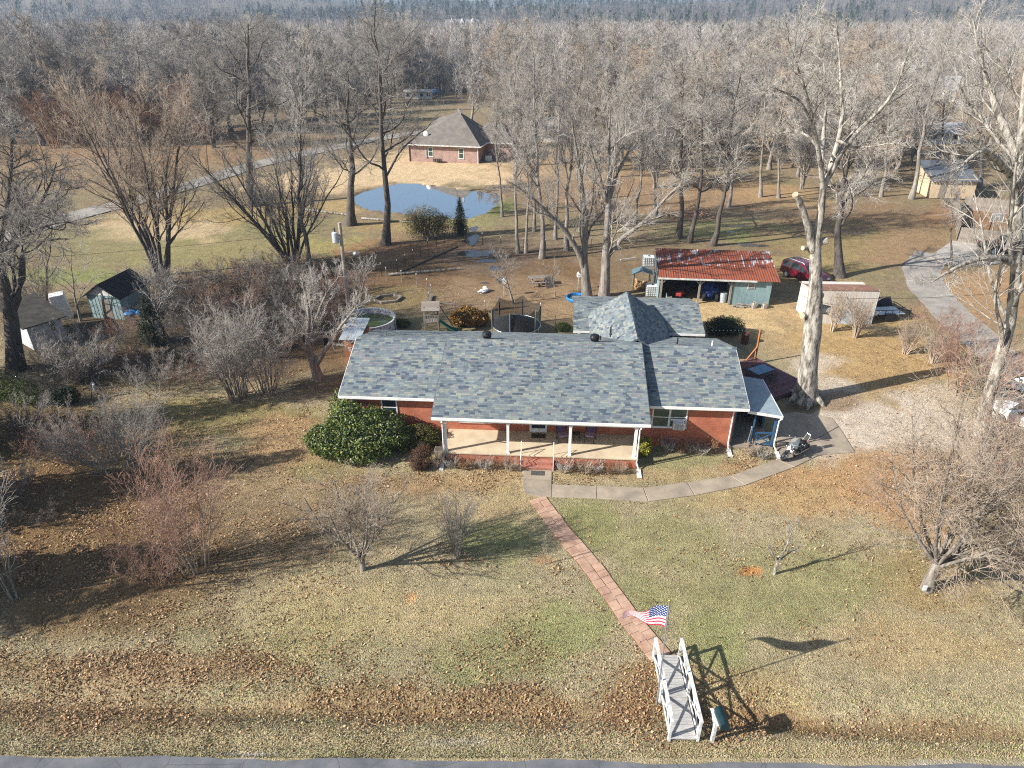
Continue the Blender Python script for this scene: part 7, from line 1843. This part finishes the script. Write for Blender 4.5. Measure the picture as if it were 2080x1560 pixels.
br_src = [q_ for q_ in bpy.data.objects if q_.name.startswith('bramble_thicket') and q_.parent is None][:6]
for i, (x, y, h) in enumerate(((520,610,3.0),(455,600,2.8),(380,620,2.8),(500,700,2.4),(560,720,2.2),(590,690,2.4),(390,730,2.0),(270,740,1.7),(120,745,1.6),(620,590,2.4),(250,690,1.8),(60,860,1.6),(20,900,1.8),(100,900,1.6),(30,1010,1.6),(80,1060,1.3))):
    pp_ = P(x, y); o = copy_tree(br_src[(i*5+2) % 6]); o.location = (pp_.x, pp_.y, 0); o.rotation_euler = (0,0,rgb.uniform(0,6.28)); sc = h/2.7; o.scale = (sc*rgb.uniform(.8,1.3),sc*rgb.uniform(.8,1.3),sc)
    o['label'] = 'small dark clump of bare brush in the shady strip left of the house' if y < 840 else 'low clump of bare brush in the shade at the left edge of the front lawn'
    o['group'] = 'brush clumps left of the house' if y < 840 else 'brush clumps at the left lawn edge'
yard_tree('thin bare tree with pale twigs between the two left sheds', (165,652), (140,500), 'fruit', .14, 701, 'bark', 'twig_pale', rec=recipe('fruit', .8, .008))
yard_tree('thin bare crooked tree just right of the blue tarp', (335,690), (300,545), 'fruit', .14, 702, 'bark', 'twig_pale', rec=recipe('fruit', .8, .008))
yard_tree('thin bare tree at the left edge above the white shed', (95,620), (110,430), 'fruit', .16, 703, 'bark_dark', 'twig', rec=recipe('fruit', .9, .009))

# ------------------------------------------------------------------ leafy bushes
def leaf_cloud(rng, blobs, n, size, flat=.5, shell=.55):
    """small leaf faces spread through lumpy volumes: blobs (cx,cy,cz,rx,ry,rz)"""
    B = np.array(blobs, float); w = (B[:, 3]*B[:, 4]*B[:, 5])**(2/3); idx = rng.choice(len(B), n, p=w/w.sum())
    d = unit(rng.normal(size=(n, 3))); rad = shell+(1-shell)*rng.random(n)**.6
    lump = .76+.46*vnoise(d[:, 0]*3+idx*7.3, d[:, 1]*3+d[:, 2]*2.2+idx*3.1)
    c = B[idx, :3]+d*B[idx, 3:6]*(rad*lump)[:, None]
    nrm = unit(d*.9+rng.normal(size=(n, 3))*.75+np.array([0, 0, .35]))
    t1 = unit(np.cross(nrm, rng.normal(size=(n, 3)))); t2 = np.cross(nrm, t1)
    s = size*rng.uniform(.6, 1.35, n)[:, None]
    v = np.stack([c-t1*s, c-t2*s*flat+nrm*s*.15, c+t1*s, c+t2*s*flat+nrm*s*.15], 1)
    ok = v[:, :, 2].min(1) > -.02
    v = v[ok]; m = len(v)
    return v.reshape(-1, 3), np.arange(m*4).reshape(m, 4)
M['holly'] = mat_islands('glossy_holly_leaves', [(0,(.03,.052,.012)),(.3,(.06,.098,.018)),(.55,(.105,.15,.026)),(.75,(.17,.205,.036)),(.9,(.26,.25,.05))], .5, .25, .8, spec=.5, trans=.15)
M['olive_leaf'] = mat_islands('olive_leaves', [(0,(.055,.07,.02)),(.35,(.09,.10,.028)),(.65,(.14,.13,.035)),(.85,(.2,.15,.05))], .6, .25, .8, trans=.15)
M['russet_leaf'] = mat_islands('russet_leaves', [(0,(.06,.03,.022)),(.4,(.11,.055,.035)),(.7,(.17,.085,.05)),(.9,(.10,.085,.04))], .8, .2, .8, trans=.1)
M['yellow_leaf'] = mat_islands('yellow_variegated_leaves', [(0,(.12,.13,.02)),(.3,(.30,.29,.04)),(.6,(.46,.42,.06)),(.85,(.24,.25,.04))], .5, .2, 1.0, trans=.2)
M['gold_leaf'] = mat_islands('dry_golden_leaves', [(0,(.20,.10,.025)),(.3,(.32,.17,.04)),(.6,(.42,.25,.07)),(.85,(.13,.10,.03))], .7, .2, 1.0, trans=.2)
M['yew'] = mat_islands('dark_clipped_leaves', [(0,(.012,.022,.008)),(.4,(.02,.036,.012)),(.8,(.035,.055,.018))], .6, .2, .8)
M['lime_leaf'] = mat_islands('pale_green_leaves', [(0,(.06,.09,.025)),(.4,(.10,.13,.035)),(.75,(.15,.17,.05))], .7, .2, .8, trans=.2)
M['cedar'] = mat_islands('cedar_sprays', [(0,(.02,.035,.015)),(.5,(.035,.055,.022)),(.85,(.06,.075,.03))], .7, .2, .8)
def leafy(name, label, loc, blobs, n, size, leaf, seed, cat='bush', stems=8, group=None, flat=.5, shell=.55, bark='bark_dark'):
    rng = np.random.default_rng(seed); root = thing(name, label, cat, loc, 0, group)
    v, f = leaf_cloud(rng, blobs, n, size, flat, shell); NT['tri'] += 2*len(f)
    add_mesh('foliage', np_mesh('foliage', v, f, M[leaf]), root)
    H = max(b[2]+b[5]*.6 for b in blobs); T = []
    for i in range(stems):
        b = blobs[i % len(blobs)]; k = np.linspace(0, 1, 6)[:, None]
        e = np.array([b[0]+rng.uniform(-.5, .5)*b[3], b[1]+rng.uniform(-.5, .5)*b[4], b[2]+b[5]*.55]); s0 = np.array([b[0]*.3, b[1]*.3, -.1])
        T.append((s0+(e-s0)*k+rng.normal(size=(6, 3))*.04*H, .045*H**.5*(1-.75*k[:, 0])))
    a, c = grow(rng, T, recipe('bush', .4, .008)[:2], 5, 0)
    tube_obj('stems', a+c, M[bark], root)
    return root
h0 = HW(1.6, -.9)
leafy('holly_bush', 'huge rounded dark green holly bush covering the left front corner of the house', HW(1.35,-1.35), [(0,0,1.15,1.9,1.5,1.35),(-1.5,-.3,1.0,1.5,1.4,1.15),(1.5,.1,1.15,1.6,1.3,1.25),(.3,-1.0,.85,1.8,1.0,.95),(-.7,.9,1.7,1.3,1.1,1.1),(-1.2,2.3,1.6,1.0,1.2,1.3),(-.9,3.3,1.4,.8,.9,1.2),(1.0,.7,1.8,1.2,.9,.85),(2.4,.2,.9,.9,.9,1.0),(-2.3,-.1,.8,.9,1.0,.8)], 34000, .075, 'holly', 301, stems=16, shell=.5)
leafy('azalea_bush', 'olive brown leafy bush between the holly and the porch corner', HW(5.0,-.7), [(0,0,.8,.95,.7,.85),(.55,.1,.6,.6,.6,.65),(-.6,-.1,.7,.7,.7,.7)], 7000, .055, 'olive_leaf', 302, flat=.4)
leafy('barberry_bush', 'russet leaved bush in front of the porch downspout corner', HW(5.35,-2.75), [(0,0,.6,.62,.62,.75),(.1,.1,1.1,.45,.45,.5),(-.25,-.2,.4,.5,.5,.45)], 6000, .04, 'russet_leaf', 303, flat=.4)
leafy('euonymus_bush', 'small bright yellow green bush at the right porch corner', HW(18.05,-.75), [(0,0,.55,.46,.46,.6),(.05,0,.95,.36,.36,.4)], 4500, .045, 'yellow_leaf', 304)
q = P(1475,690); leafy('clipped_bush', 'dark evergreen clipped bush behind the house right wing', (q.x,q.y+.8,0), [(-.6,0,.75,.95,.9,.85),(.6,.1,.75,.95,.9,.8),(0,0,.95,.9,.8,.75)], 12000, .05, 'yew', 305)
tm = [o for o in bpy.data.objects if o.name.startswith('clipped_bush')][0]
lg = thing('string_lights', 'row of small white bulbs strung across the dark clipped bush', 'string lights', (q.x,q.y-.15,0))
mb = MB(); mb.tube([(-1.35+i*.3,0-.03*math.sin(i),.95-.05*math.sin(i*.35)) for i in range(10)], .006, 3); mb.build('cord', M['black'], lg)
for i in range(9):
    mb = MB(); mb.ell((-1.3+i*.3,-.05,.90),(.035,.035,.045),8,6); mb.build('bulb', M['white'], lg)
q = P(953,668); leafy('magnolia_bush', 'golden brown leafed bush between the playhouse and the trampoline', (q.x,q.y+.6,0), [(0,0,.85,1.1,.9,.9),(-.8,0,.7,.8,.8,.75),(.9,.1,.65,.8,.7,.7)], 7000, .09, 'gold_leaf', 306)
q = P(868,490); leafy('willow_bush', 'olive tan feathery bush on the near bank of the pond', (q.x,q.y+1,0), [(0,0,2.0,2.2,1.6,2.0),(1.6,.3,1.6,1.6,1.4,1.5),(-1.5,0,1.7,1.4,1.2,1.9)], 9000, .10, 'olive_leaf', 307, flat=.22, shell=.2, bark='twig_tan', stems=30)
q = P(936,478); leafy('cedar_sapling', 'small pointed dark cedar beside the feathery pond bush', (q.x,q.y,0), [(0,0,.8,1.0,1.0,.8),(0,0,1.7,.8,.8,.8),(0,0,2.7,.55,.55,.9),(0,0,3.7,.3,.3,.8)], 5000, .10, 'cedar', 308, cat='tree', flat=.25, shell=.15)
q = P(315,700); leafy('cedar_sapling', 'dark green cedar beside the blue tarp in the left brush', (q.x,q.y,0), [(0,0,.8,1.1,1.1,.9),(0,0,1.7,.9,.9,.9),(.1,0,2.7,.6,.6,.9),(.1,0,3.5,.3,.3,.7)], 6000, .10, 'cedar', 309, cat='tree', flat=.25, shell=.15)
q = P(45,815); leafy('privet_bush', 'pale green loose leafed bush at the left edge below the thick dark tree', (q.x,q.y,0), [(0,0,.9,1.6,1.3,.95),(-1.7,.5,1.1,1.5,1.4,1.1),(1.1,-.4,.6,1.0,.9,.65)], 10000, .06, 'lime_leaf', 310, shell=.25, flat=.3)
q = P(130,822); leafy('yew_bush', 'rusty and dark green rounded bush beside the pale green edge bush', (q.x,q.y,0), [(0,0,.65,.9,.7,.7),(.5,.1,.7,.6,.6,.65)], 5000, .05, 'yew', 311)
q = P(1145,672); leafy('boxwood_bush', 'small green bush beside the rear porch of the house', (q.x,q.y,0), [(0,0,.35,.6,.5,.4)], 2500, .05, 'lime_leaf', 312)
q = P(815,668); leafy('boxwood_bush', 'low dark green weedy bush between the pool and the playhouse', (q.x,q.y+.5,0), [(0,0,.3,.7,.5,.35)], 2500, .06, 'holly', 313)
# evergreens just outside the left of the frame: they throw the deep shade across the front lawn
for i, (x, y, h, r) in enumerate(((-27.5,21.5,7.0,2.8),(-31.5,27.0,11.0,3.6),(-36,33.0,13.5,3.6),(-42,40,15,4.2),(-34,17,11,3.6))):
    bl = [(0,0,h*(.12+.14*k),r*(1-.13*k),r*(1-.13*k),h*.12) for k in range(7)]
    leafy('cedar_tree', ('tall dark cedar outside the left edge, nearest the road','tall dark cedar outside the left edge, second from the road','tall dark cedar outside the left edge, level with the lawn','tall dark cedar outside the left edge, near the sheds','tall dark cedar outside the left edge, at the road corner')[i], (x,y,0), bl, 5200, .22, 'cedar', 320+i, cat='tree', flat=.4, shell=.25)

# dried perennials along the foot of the porch and the side bed
first = []
for i in range(3):
    o = make_tree('dried_hydrangea', 'x', 'plant', (0,0,0), lambda rg: multi(rg, .62, .014, 14, .38, .15, .2), recipe('bush', .6, .005)[:2], 400+i, 'twig_tan', ('twig_tan','twig_pale','twig_orange')[i], 'dried plants in the house beds', tS=4, split=0)
    first.append(o)
spots = [(6.2,-2.7),(7.0,-2.6),(7.7,-2.75),(8.3,-2.55),(8.9,-2.7),(9.6,-2.6),(10.3,-2.7),(13.4,-2.7),(14.0,-2.55),(14.6,-2.7),(15.3,-2.6),(16.0,-2.7),(16.7,-2.6),(19.6,-.2),(20.3,-.35),(20.9,-.25),(21.5,-.4),(22.0,-.2),(24.4,-.4),(25.0,-.6)]
for i, (u, v) in enumerate(spots):
    o = first[i] if i < 3 else copy_tree(first[i % 3])
    o.location = HW(u, v); o.rotation_euler = (0,0,rgb.uniform(0,6.28)); s_ = rgb.uniform(.8,1.25); o.scale = (s_,s_,s_)
    o['label'] = 'dried leafless plant clump in the bed along the foot of the porch' if u < 18 else ('dried pale stemmed clump in the bed under the double window wall' if u < 23 else 'dried plant clump in the leafy bed before the side porch')
    o['group'] = 'dried plants under the porch' if u < 18 else ('dried plants under the window wall' if u < 23 else 'dried plants before the side porch')

# ------------------------------------------------------------------ the woods behind: real trees, copied
protos = []
FW = [('slim','bark','twig'),('slim','bark','twig_pale'),('oak','bark_dark','twig'),('vase','bark','twig_pale'),('oak','bark','twig_tan'),('slim','bark_dark','twig_tan'),('vase','bark_dark','twig')]
for i, (kind, bk, tg) in enumerate(FW):
    rec = recipe(kind, 1.0, .012)
    for d, rm in zip(rec, (.042,.025,.018,.0145)): d['rmin'] = rm
    if kind == 'oak': rec[3]['k'] = 5
    rec[0]['t0'] = .16; rec[0]['k'] = int(rec[0]['k']*1.3)
    H = 17.0
    tk = (lambda rg: multi(rg, H, .22, 4, 3.0, .2, -.4)) if kind == 'vase' else (lambda rg: [trunk_line(rg, H, .30, 9, .03)])
    protos.append(make_tree('woodland_tree', 'x', 'tree', (0,0,0), tk, rec, 500+i, bk, tg, 'x', tS=6))
orange = make_tree('woodland_tree', 'x', 'tree', (0,0,0), lambda rg: multi(rg, 11.0, .10, 14, 4.0, 1.0, -.3), [dict(d, rmin=r_) for d, r_ in zip(recipe('bush', .9, .02), (.03,.02,.014))], 520, 'twig_orange', 'twig_orange', 'x', tS=4, split=0)
rgf = random.Random(77); placed = []
KD = {}
for pr_, dsc in zip(protos+[orange], ('slim straight grey','slim straight pale','broad crowned dark','vase shaped pale','broad crowned tan','slim dark trunked','vase shaped dark','orange brown many stemmed')):
    KD[pr_.name] = dsc
PLACE = {'L': ('at the edge of the left wood','deep inside the left wood'), 'C': ('in the open behind the pond house','in the wood behind the pond house'), 'R': ('among the right hand yards','in the wood behind the right hand yards'), 'O': ('at the edge of the left wood','in the orange thicket of the left wood')}
used = set()
def put(proto, x, y, h, key):
    o = proto if proto.name not in used else copy_tree(proto)
    used.add(proto.name)
    o.location = (x, y, float(th(np.array([x]), np.array([y]))[0])-.1); o.rotation_euler = (rgf.uniform(-.03,.03), rgf.uniform(-.03,.03), rgf.uniform(0,6.28))
    s_ = h/17.0 if key != 'O' else h/11.0; w_ = s_*rgf.uniform(1.05,1.5); o.scale = (w_, w_, s_)
    pl = PLACE[key][0 if y < {'L': 160, 'C': 165, 'R': 150, 'O': 138}[key] else 1]
    o['label'] = KD[proto.name]+' bare tree '+pl; o['group'] = KD[proto.name]+' trees '+pl; placed.append((x, y))
def ok(x, y, d):
    return all((x-a)**2+(y-b)**2 > d*d for a, b in placed)
KEEP_OUT = [(o.location.x, o.location.y, 9.0) for o in bpy.data.objects if o.parent is None and o.name.split('.')[0] in ('hip_roof_house','country_house','outbuilding','camper_trailer','beige_shed')]
def try_put(n, xr, yr, key, d, pick, hr, px_ok, tries=4000):
    c = 0
    for _ in range(tries):
        if c >= n: break
        x, y = rgf.uniform(*xr), rgf.uniform(*yr)
        px_, py_ = proj(x, y)
        if not (-250 < px_ < 2330) or not px_ok(px_, py_, y): continue
        if any(abs(x-a) < r_ and -14 < y-b < r_ for a, b, r_ in KEEP_OUT) or not ok(x, y, d): continue
        put(pick(), x, y, rgf.uniform(*hr), key); c += 1
    return c
edge = lambda px_: np.interp(px_, [-300,0,120,250,400,520,640,760,860], [290,288,292,275,235,222,212,200,192])
for px_, py_, h, k in ((960,258,15,1),(1012,252,16,4),(1088,335,15,0),(1140,330,16,1),(1182,305,15,3),(1262,335,15,1),(1300,312,16,4),(1345,300,15,0),(1330,380,13,3),(1425,322,16,4),(1482,335,15,1),(1532,302,16,3),(1562,345,14,4),(1602,300,16,1),(1662,335,15,4),(1742,318,16,3),(1792,300,15,1),(1560,262,16,4),(1640,262,16,1),(1250,275,15,1),(1120,262,16,0),(1190,255,15,4),(1400,262,16,3),(1500,268,15,1),(1720,262,16,4),(1820,350,14,3),(2040,345,16,4),(2010,300,16,1),(1960,270,15,3),(2075,420,15,1)):
    q = P(px_, py_); put(protos[k], q.x, q.y, h, 'C' if px_ < 1440 else 'R')
for px_, py_, h, k in ((432,300,17,6),(562,262,17,0),(604,272,16,3),(668,250,17,6),(470,268,18,2),(725,232,16,0),(640,236,17,5),(792,214,16,3)):
    q = P(px_, py_); put(protos[k], q.x, q.y, h, 'L')
for px_, py_, h, k in ((1030,228,17,1),(1065,240,16,3),(1100,285,15,1),(1160,282,16,4),(1205,278,15,3),(1225,300,14,1),(1275,290,16,4),(1320,268,16,3),(1365,285,15,1),(1385,310,15,4),(1440,290,16,1),(1462,305,15,3),(1510,290,16,4),(1580,288,15,3),(1620,325,15,1),(1690,295,16,4),(1700,345,14,3),(1765,345,15,1),(1770,270,16,4),(1845,300,15,1),(1850,330,14,3),(1990,340,15,4),(2060,310,16,3),(1630,385,13,3),(1735,375,14,4),(1050,300,14,3),(1090,250,16,1),(1300,345,14,3),(1190,350,13,4),(1240,360,13,1)):
    q = P(px_, py_)
    if ok(q.x, q.y, 2.0): put(protos[k], q.x, q.y, h, 'C' if px_ < 1440 else 'R')
for px_, py_, h, k in ((380,262,18,6),(410,270,17,3),(500,250,18,6),(530,246,17,2),(585,240,18,3),(610,228,17,6),(690,220,17,0),(745,212,17,3),(775,205,17,6),(820,196,16,0),(300,282,17,2),(205,292,18,6),(90,296,18,3),(30,293,18,6),(150,290,17,0),(-30,292,18,2)):
    q = P(px_, py_)
    if ok(q.x, q.y, 2.0): put(protos[k], q.x, q.y, h, 'L')
n1 = try_put(92, (-165,-18), (140,262), 'L', 2.9, lambda: protos[rgf.choice((0,0,2,3,5,6,6))], (12,21), lambda a, b, y: a < 850 and b < edge(a), 9000)
n2 = try_put(20, (-95,-45), (128,152), 'O', 2.6, lambda: orange, (7,11), lambda a, b, y: 110 < a < 430 and 235 < b < 300)
n3 = try_put(42, (-30,75), (150,275), 'C', 3.8, lambda: protos[rgf.choice((0,1,1,3,4,5))], (11,20), lambda a, b, y: 780 < a < 1480 and b < 250 and not (820 < a < 1060 and b > 205))
n4 = try_put(42, (35,150), (130,270), 'R', 3.8, lambda: protos[rgf.choice((1,1,3,4,0,4))], (11,20), lambda a, b, y: a >= 1430 and b < 262 and not (1750 < a < 1960 and b > 195))
print('woods', n1, n2, n3, n4, 'tree triangles', NT['tri'])

# ------------------------------------------------------------------ the far wood and the wooded hills: one mass each
def far_wood(name, label, n, xr, yr, hgt, tw_, cols, seed, dens=None, per=46, evergreen=0.0):
    rng = np.random.default_rng(seed)
    y = yr[0]+(yr[1]-yr[0])*rng.random(n)**.8; x = (rng.random(n)*2-1)*(.86*y+30); 
    if dens is not None:
        kp = dens(x, y); x, y = x[kp], y[kp]; n = len(x)
    z = th(x, y)
    h = rng.uniform(hgt[0], hgt[1], n); ev = rng.random(n) < evergreen*np.clip(vnoise(x/60, y/60)*3-1.2, 0, 1)
    ids = np.repeat(np.arange(n), per); m = len(ids)
    k = rng.random(m)**.7
    a = rng.uniform(0, 2*np.pi, m); rad = h[ids]*.28*np.sqrt(rng.random(m))*np.sin(np.pi*np.clip(k*.8+.18, 0, 1))
    rad = np.where(ev[ids], h[ids]*.22*(1-k)*rng.random(m)**.5, rad)
    base = np.stack([x[ids]+np.cos(a)*rad, y[ids]+np.sin(a)*rad, z[ids]+h[ids]*(.22+.70*k)], 1)
    d = unit(np.stack([np.cos(a)*.55, np.sin(a)*.55, np.ones(m)*.9], 1)+rng.normal(size=(m, 3))*.35)
    ln = h[ids]*rng.uniform(.10, .24, m); w = tw_*rng.uniform(.6, 1.4, m)*np.where(ev[ids], 3.0, 1)
    sd_ = unit(np.cross(d, rng.normal(size=(m, 3))))
    v = np.stack([base-sd_*w[:, None], base+sd_*w[:, None], base+d*ln[:, None]], 1).reshape(-1, 3)
    # trunks
    tx = np.stack([x, y, z], 1); ux = np.array([1., 0, 0])*(.014*h)[:, None]
    tv = np.stack([tx-ux, tx+ux, tx+np.stack([0*h, 0*h, h*.85], 1)], 1).reshape(-1, 3)
    vv_ = np.concatenate([v, tv]); ff_ = np.arange(len(vv_)).reshape(-1, 3)
    tone = rng.uniform(.75, 1.25, n)[:, None]
    pal = np.array(cols)[rng.integers(0, len(cols), n)]*tone
    pal[ev] = np.array((.035,.055,.025))*tone[ev]
    cv = np.concatenate([np.repeat(pal[ids], 3, 0), np.repeat(pal*.7, 3, 0)])
    m_, t, b = nodes_of(name+'_twigs'); b.inputs['Roughness'].default_value = .95; b.inputs['Specular IOR Level'].default_value = .1
    at = nd(t, 'ShaderNodeAttribute', attribute_name='gcol'); t.links.new(at.outputs['Color'], b.inputs['Base Color'])
    o = add_mesh(name, np_mesh(name, vv_, ff_, m_, {'gcol': cv})); tag(o, label, 'wood', kind='stuff'); NT['tri'] += len(ff_)
    return o
def in_wood(x, y):
    px_, py_ = proj(x, y)
    k = (px_ < 850) & (py_ < edge(px_)+2) | (px_ >= 850) & (py_ < 252) & ~((px_ > 1750) & (px_ < 1980) & (py_ > 190)) & ~((px_ > 830) & (px_ < 1050) & (py_ > 205))
    k &= (vnoise(x/9+4, y/9) > .22) | (px_ < 850)
    for a, b, r_ in KEEP_OUT: k &= ~((np.abs(x-a) < r_+2) & (y-b > -16) & (y-b < r_))
    return k
far_wood('undergrowth', 'tangle of bare saplings and brush on the floor of the woods', 9500, (0,0), (138,285), (5,13), .045, [(.30,.285,.27),(.25,.24,.23),(.31,.265,.23),(.35,.325,.30)], 902, dens=in_wood, per=80)
far_wood('far_wood', 'bare grey wood reaching to the foot of the hills', 4200, (0,0), (200,560), (12,19), .055, [(.33,.31,.285),(.29,.27,.25),(.36,.31,.27),(.31,.265,.23)], 900, per=90, evergreen=.05, dens=lambda x, y: (y > 262) | in_wood(x, y))
far_wood('hill_wood', 'blue grey wooded hills along the horizon with dark pines', 8000, (0,0), (560,1450), (11,18), .16, [(.095,.095,.10),(.08,.083,.09),(.115,.11,.105)], 901, per=36, evergreen=.5)
print('all vegetation triangles', NT['tri'])
# ------------------------------------------------------------------ fallen leaves and grass
def litter():
    rng = np.random.default_rng(31)
    n = 620000
    y = rng.uniform(14.9, 62, n)**1.0; x = rng.uniform(-1, 1, n)*(.66*y+10.5)
    px_, py_ = proj(x, y)
    px_ = px_+150*(fbm(x/2.1+3, y/2.1, 3)-.5); py_ = py_+90*(fbm(x/1.7-8, y/1.7+4, 3)-.5)
    w = np.full(n, .012)+.05*np.clip(fbm(x/2.5, y/2.5, 3)-.45, 0, 1)*4
    for bx, by, rx, ry, st in ((150,1000,330,300,.75),(450,1080,260,130,.6),(560,880,110,60,.6),(230,1370,330,40,1.2),(480,1350,100,22,1.6),(900,1430,420,34,1.1),(200,1440,300,46,.95),(1300,1410,70,70,1.2),(1480,1440,120,50,.7),(1700,1470,420,24,.8),(925,1140,40,14,2.0),(1105,1142,16,8,1.2),(980,975,170,14,1.6),(1200,972,100,12,.9),(1540,925,40,16,1.6),(1850,980,220,90,.45),(840,535,200,50,.5),(480,800,200,60,.5),(1650,1080,300,100,.12),(850,1240,14,14,.8),(700,985,160,26,.3),(1090,1330,130,40,.2),(1870,760,160,50,.35),(800,1330,500,80,.12)):
        q = ((px_-bx)/rx)**2+((py_-by)/ry)**2
        w += .8*st*np.exp(-1.1*q)
    w *= .15+1.7*np.clip((fbm(x/.9+5, y/.9, 3)-.33)*2.6, 0, 1)*(.4+1.2*np.clip((fbm(x/3.5+70, y/3.5, 2)-.3)*2, 0, 1))
    keep = rng.random(n) < np.clip(w, 0, 1)*np.interp(y, [15, 30, 62], [1.0, .75, .35])
    # not on paving, under the house or on the road
    hu = (x+10.288)*math.cos(HA)+(y-35.135)*math.sin(HA); hv = -(x+10.288)*math.sin(HA)+(y-35.135)*math.cos(HA)
    keep &= ~((hu > .5) & (hu < 26) & (hv > .3) & (hv < 9.2)) & ~((hu > 6.3) & (hu < 17.7) & (hv > -2.7) & (hv < .5))
    for o in list(walk.children):
        bb = [(v.co.x, v.co.y) for v in o.data.vertices][:len(o.data.vertices)//2]
        keep &= ~(inside(bb, x, y) & (rng.random(n) > .06))
    keep &= ~((dist_line([(p.x, p.y) for p in q_path], x, y) < .55) & (rng.random(n) > .07))
    keep &= y > rl.y+(x-rl.x)*rs+.15
    x, y = x[keep], y[keep]; m = len(x); print('leaves', m)
    z = th(x, y)+rng.uniform(.01, .06, m)
    a = rng.uniform(0, 2*np.pi, m); s = rng.uniform(.022, .066, m)
    t1 = np.stack([np.cos(a), np.sin(a), rng.normal(size=m)*.45], 1); t2 = np.stack([-np.sin(a), np.cos(a), rng.normal(size=m)*.45], 1)
    c = np.stack([x, y, z], 1)
    v = np.stack([c-t1*s[:, None], c-t2*(s*.55)[:, None]+np.array([0,0,.012]), c+t1*s[:, None], c+t2*(s*.55)[:, None]+np.array([0,0,.012])], 1).reshape(-1, 3)
    m_ = mat_islands('dry_fallen_leaves', [(0,(.21,.115,.058)),(.22,(.31,.19,.095)),(.45,(.42,.28,.15)),(.65,(.15,.085,.045)),(.78,(.50,.36,.21)),(.90,(.25,.14,.07))], .8, .2, 1.0)
    o = add_mesh('fallen_leaves', np_mesh('fallen_leaves', v, np.arange(4*m).reshape(m, 4), m_)); tag(o, 'dry brown leaves strewn over the lawn and ditch', 'leaves', kind='stuff')
q_path = q_path_pts
litter()
def grass():
    rng = np.random.default_rng(32)
    n = 520000
    y = 14.7+(44-14.7)*rng.random(n)**1.35; x = rng.uniform(-1, 1, n)*(.66*y+10.5)
    keep = (y > rl.y+(x-rl.x)*rs+.05)
    hu = (x+10.288)*math.cos(HA)+(y-35.135)*math.sin(HA); hv = -(x+10.288)*math.sin(HA)+(y-35.135)*math.cos(HA)
    keep &= ~((hu > .4) & (hu < 26) & (hv > .4) & (hv < 9.2)) & ~((hu > 6.3) & (hu < 17.7) & (hv > -2.7) & (hv < .5))
    for o in list(walk.children):
        bb = [(v.co.x, v.co.y) for v in o.data.vertices][:len(o.data.vertices)//2]
        keep &= ~inside(bb, x, y)
    keep &= dist_line([(p.x, p.y) for p in q_path], x, y) > .43+.12*rng.random(n)
    px_, py_ = proj(x, y)
    g = np.zeros(n)
    for bx, by, rx, ry in ((1720,880,80,60),(1800,860,110,55),(1690,790,50,36),(1880,900,110,70)): g = np.maximum(g, np.clip(1.5-((px_-bx)/rx)**2-((py_-by)/ry)**2, 0, 1))
    keep &= rng.random(n) > g
    keep &= rng.random(n) < .35+1.1*np.clip(fbm(x/1.1+50, y/1.1, 3)-.25, 0, 1)
    x, y = x[keep], y[keep]; m = len(x); print('grass blades', m)
    c = np.stack([x, y, th(x, y)-.005], 1)
    near = np.interp(y, [15, 17.5, 21, 40], [1.35, 1.2, .9, .8])
    h = rng.uniform(.02, .058, m)*near; a = rng.uniform(0, 2*np.pi, m); w = rng.uniform(.012, .026, m)
    sd_ = np.stack([np.cos(a), np.sin(a), 0*a], 1)*w[:, None]; tip = np.stack([rng.normal(size=m)*h*.6, rng.normal(size=m)*h*.6, h], 1)
    v = np.stack([c-sd_, c+sd_, c+tip], 1).reshape(-1, 3)
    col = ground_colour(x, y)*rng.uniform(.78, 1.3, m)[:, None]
    gr = rng.random(m)[:, None]; lum = col.mean(1, keepdims=True)
    col = np.where(gr < .14, col*np.array([.66,.98,.6]), np.where(gr > .86, col*.6+np.array([.52,.43,.28])*.4, col))
    m_, t, b = nodes_of('winter_grass_blades'); b.inputs['Roughness'].default_value = .8; b.inputs['Specular IOR Level'].default_value = .15
    at = nd(t, 'ShaderNodeAttribute', attribute_name='gcol'); t.links.new(at.outputs['Color'], b.inputs['Base Color'])
    o = add_mesh('grass', np_mesh('grass', v, np.arange(3*m).reshape(m, 3), m_, {'gcol': np.repeat(col, 3, 0)})); tag(o, 'dry winter grass of the lawn', 'grass', kind='stuff')
grass()
# ------------------------------------------------------------------ thin winter haze in the air
hz = MB(); hz.bb(-2400, 2400, -40, 3900, -3.0, 110.0)
hm = bpy.data.materials.new('winter_haze'); hm.use_nodes = True; ht = hm.node_tree
for n_ in list(ht.nodes):
    if n_.type != 'OUTPUT_MATERIAL': ht.nodes.remove(n_)
pv = ht.nodes.new('ShaderNodeVolumePrincipled'); pv.inputs['Color'].default_value = (.58,.76,1.0,1); pv.inputs['Density'].default_value = .00024; pv.inputs['Anisotropy'].default_value = .1
ht.links.new(pv.outputs[0], [n_ for n_ in ht.nodes if n_.type == 'OUTPUT_MATERIAL'][0].inputs['Volume'])
haze = hz.build('haze', hm); tag(haze, 'thin pale blue winter haze', 'haze', kind='stuff')
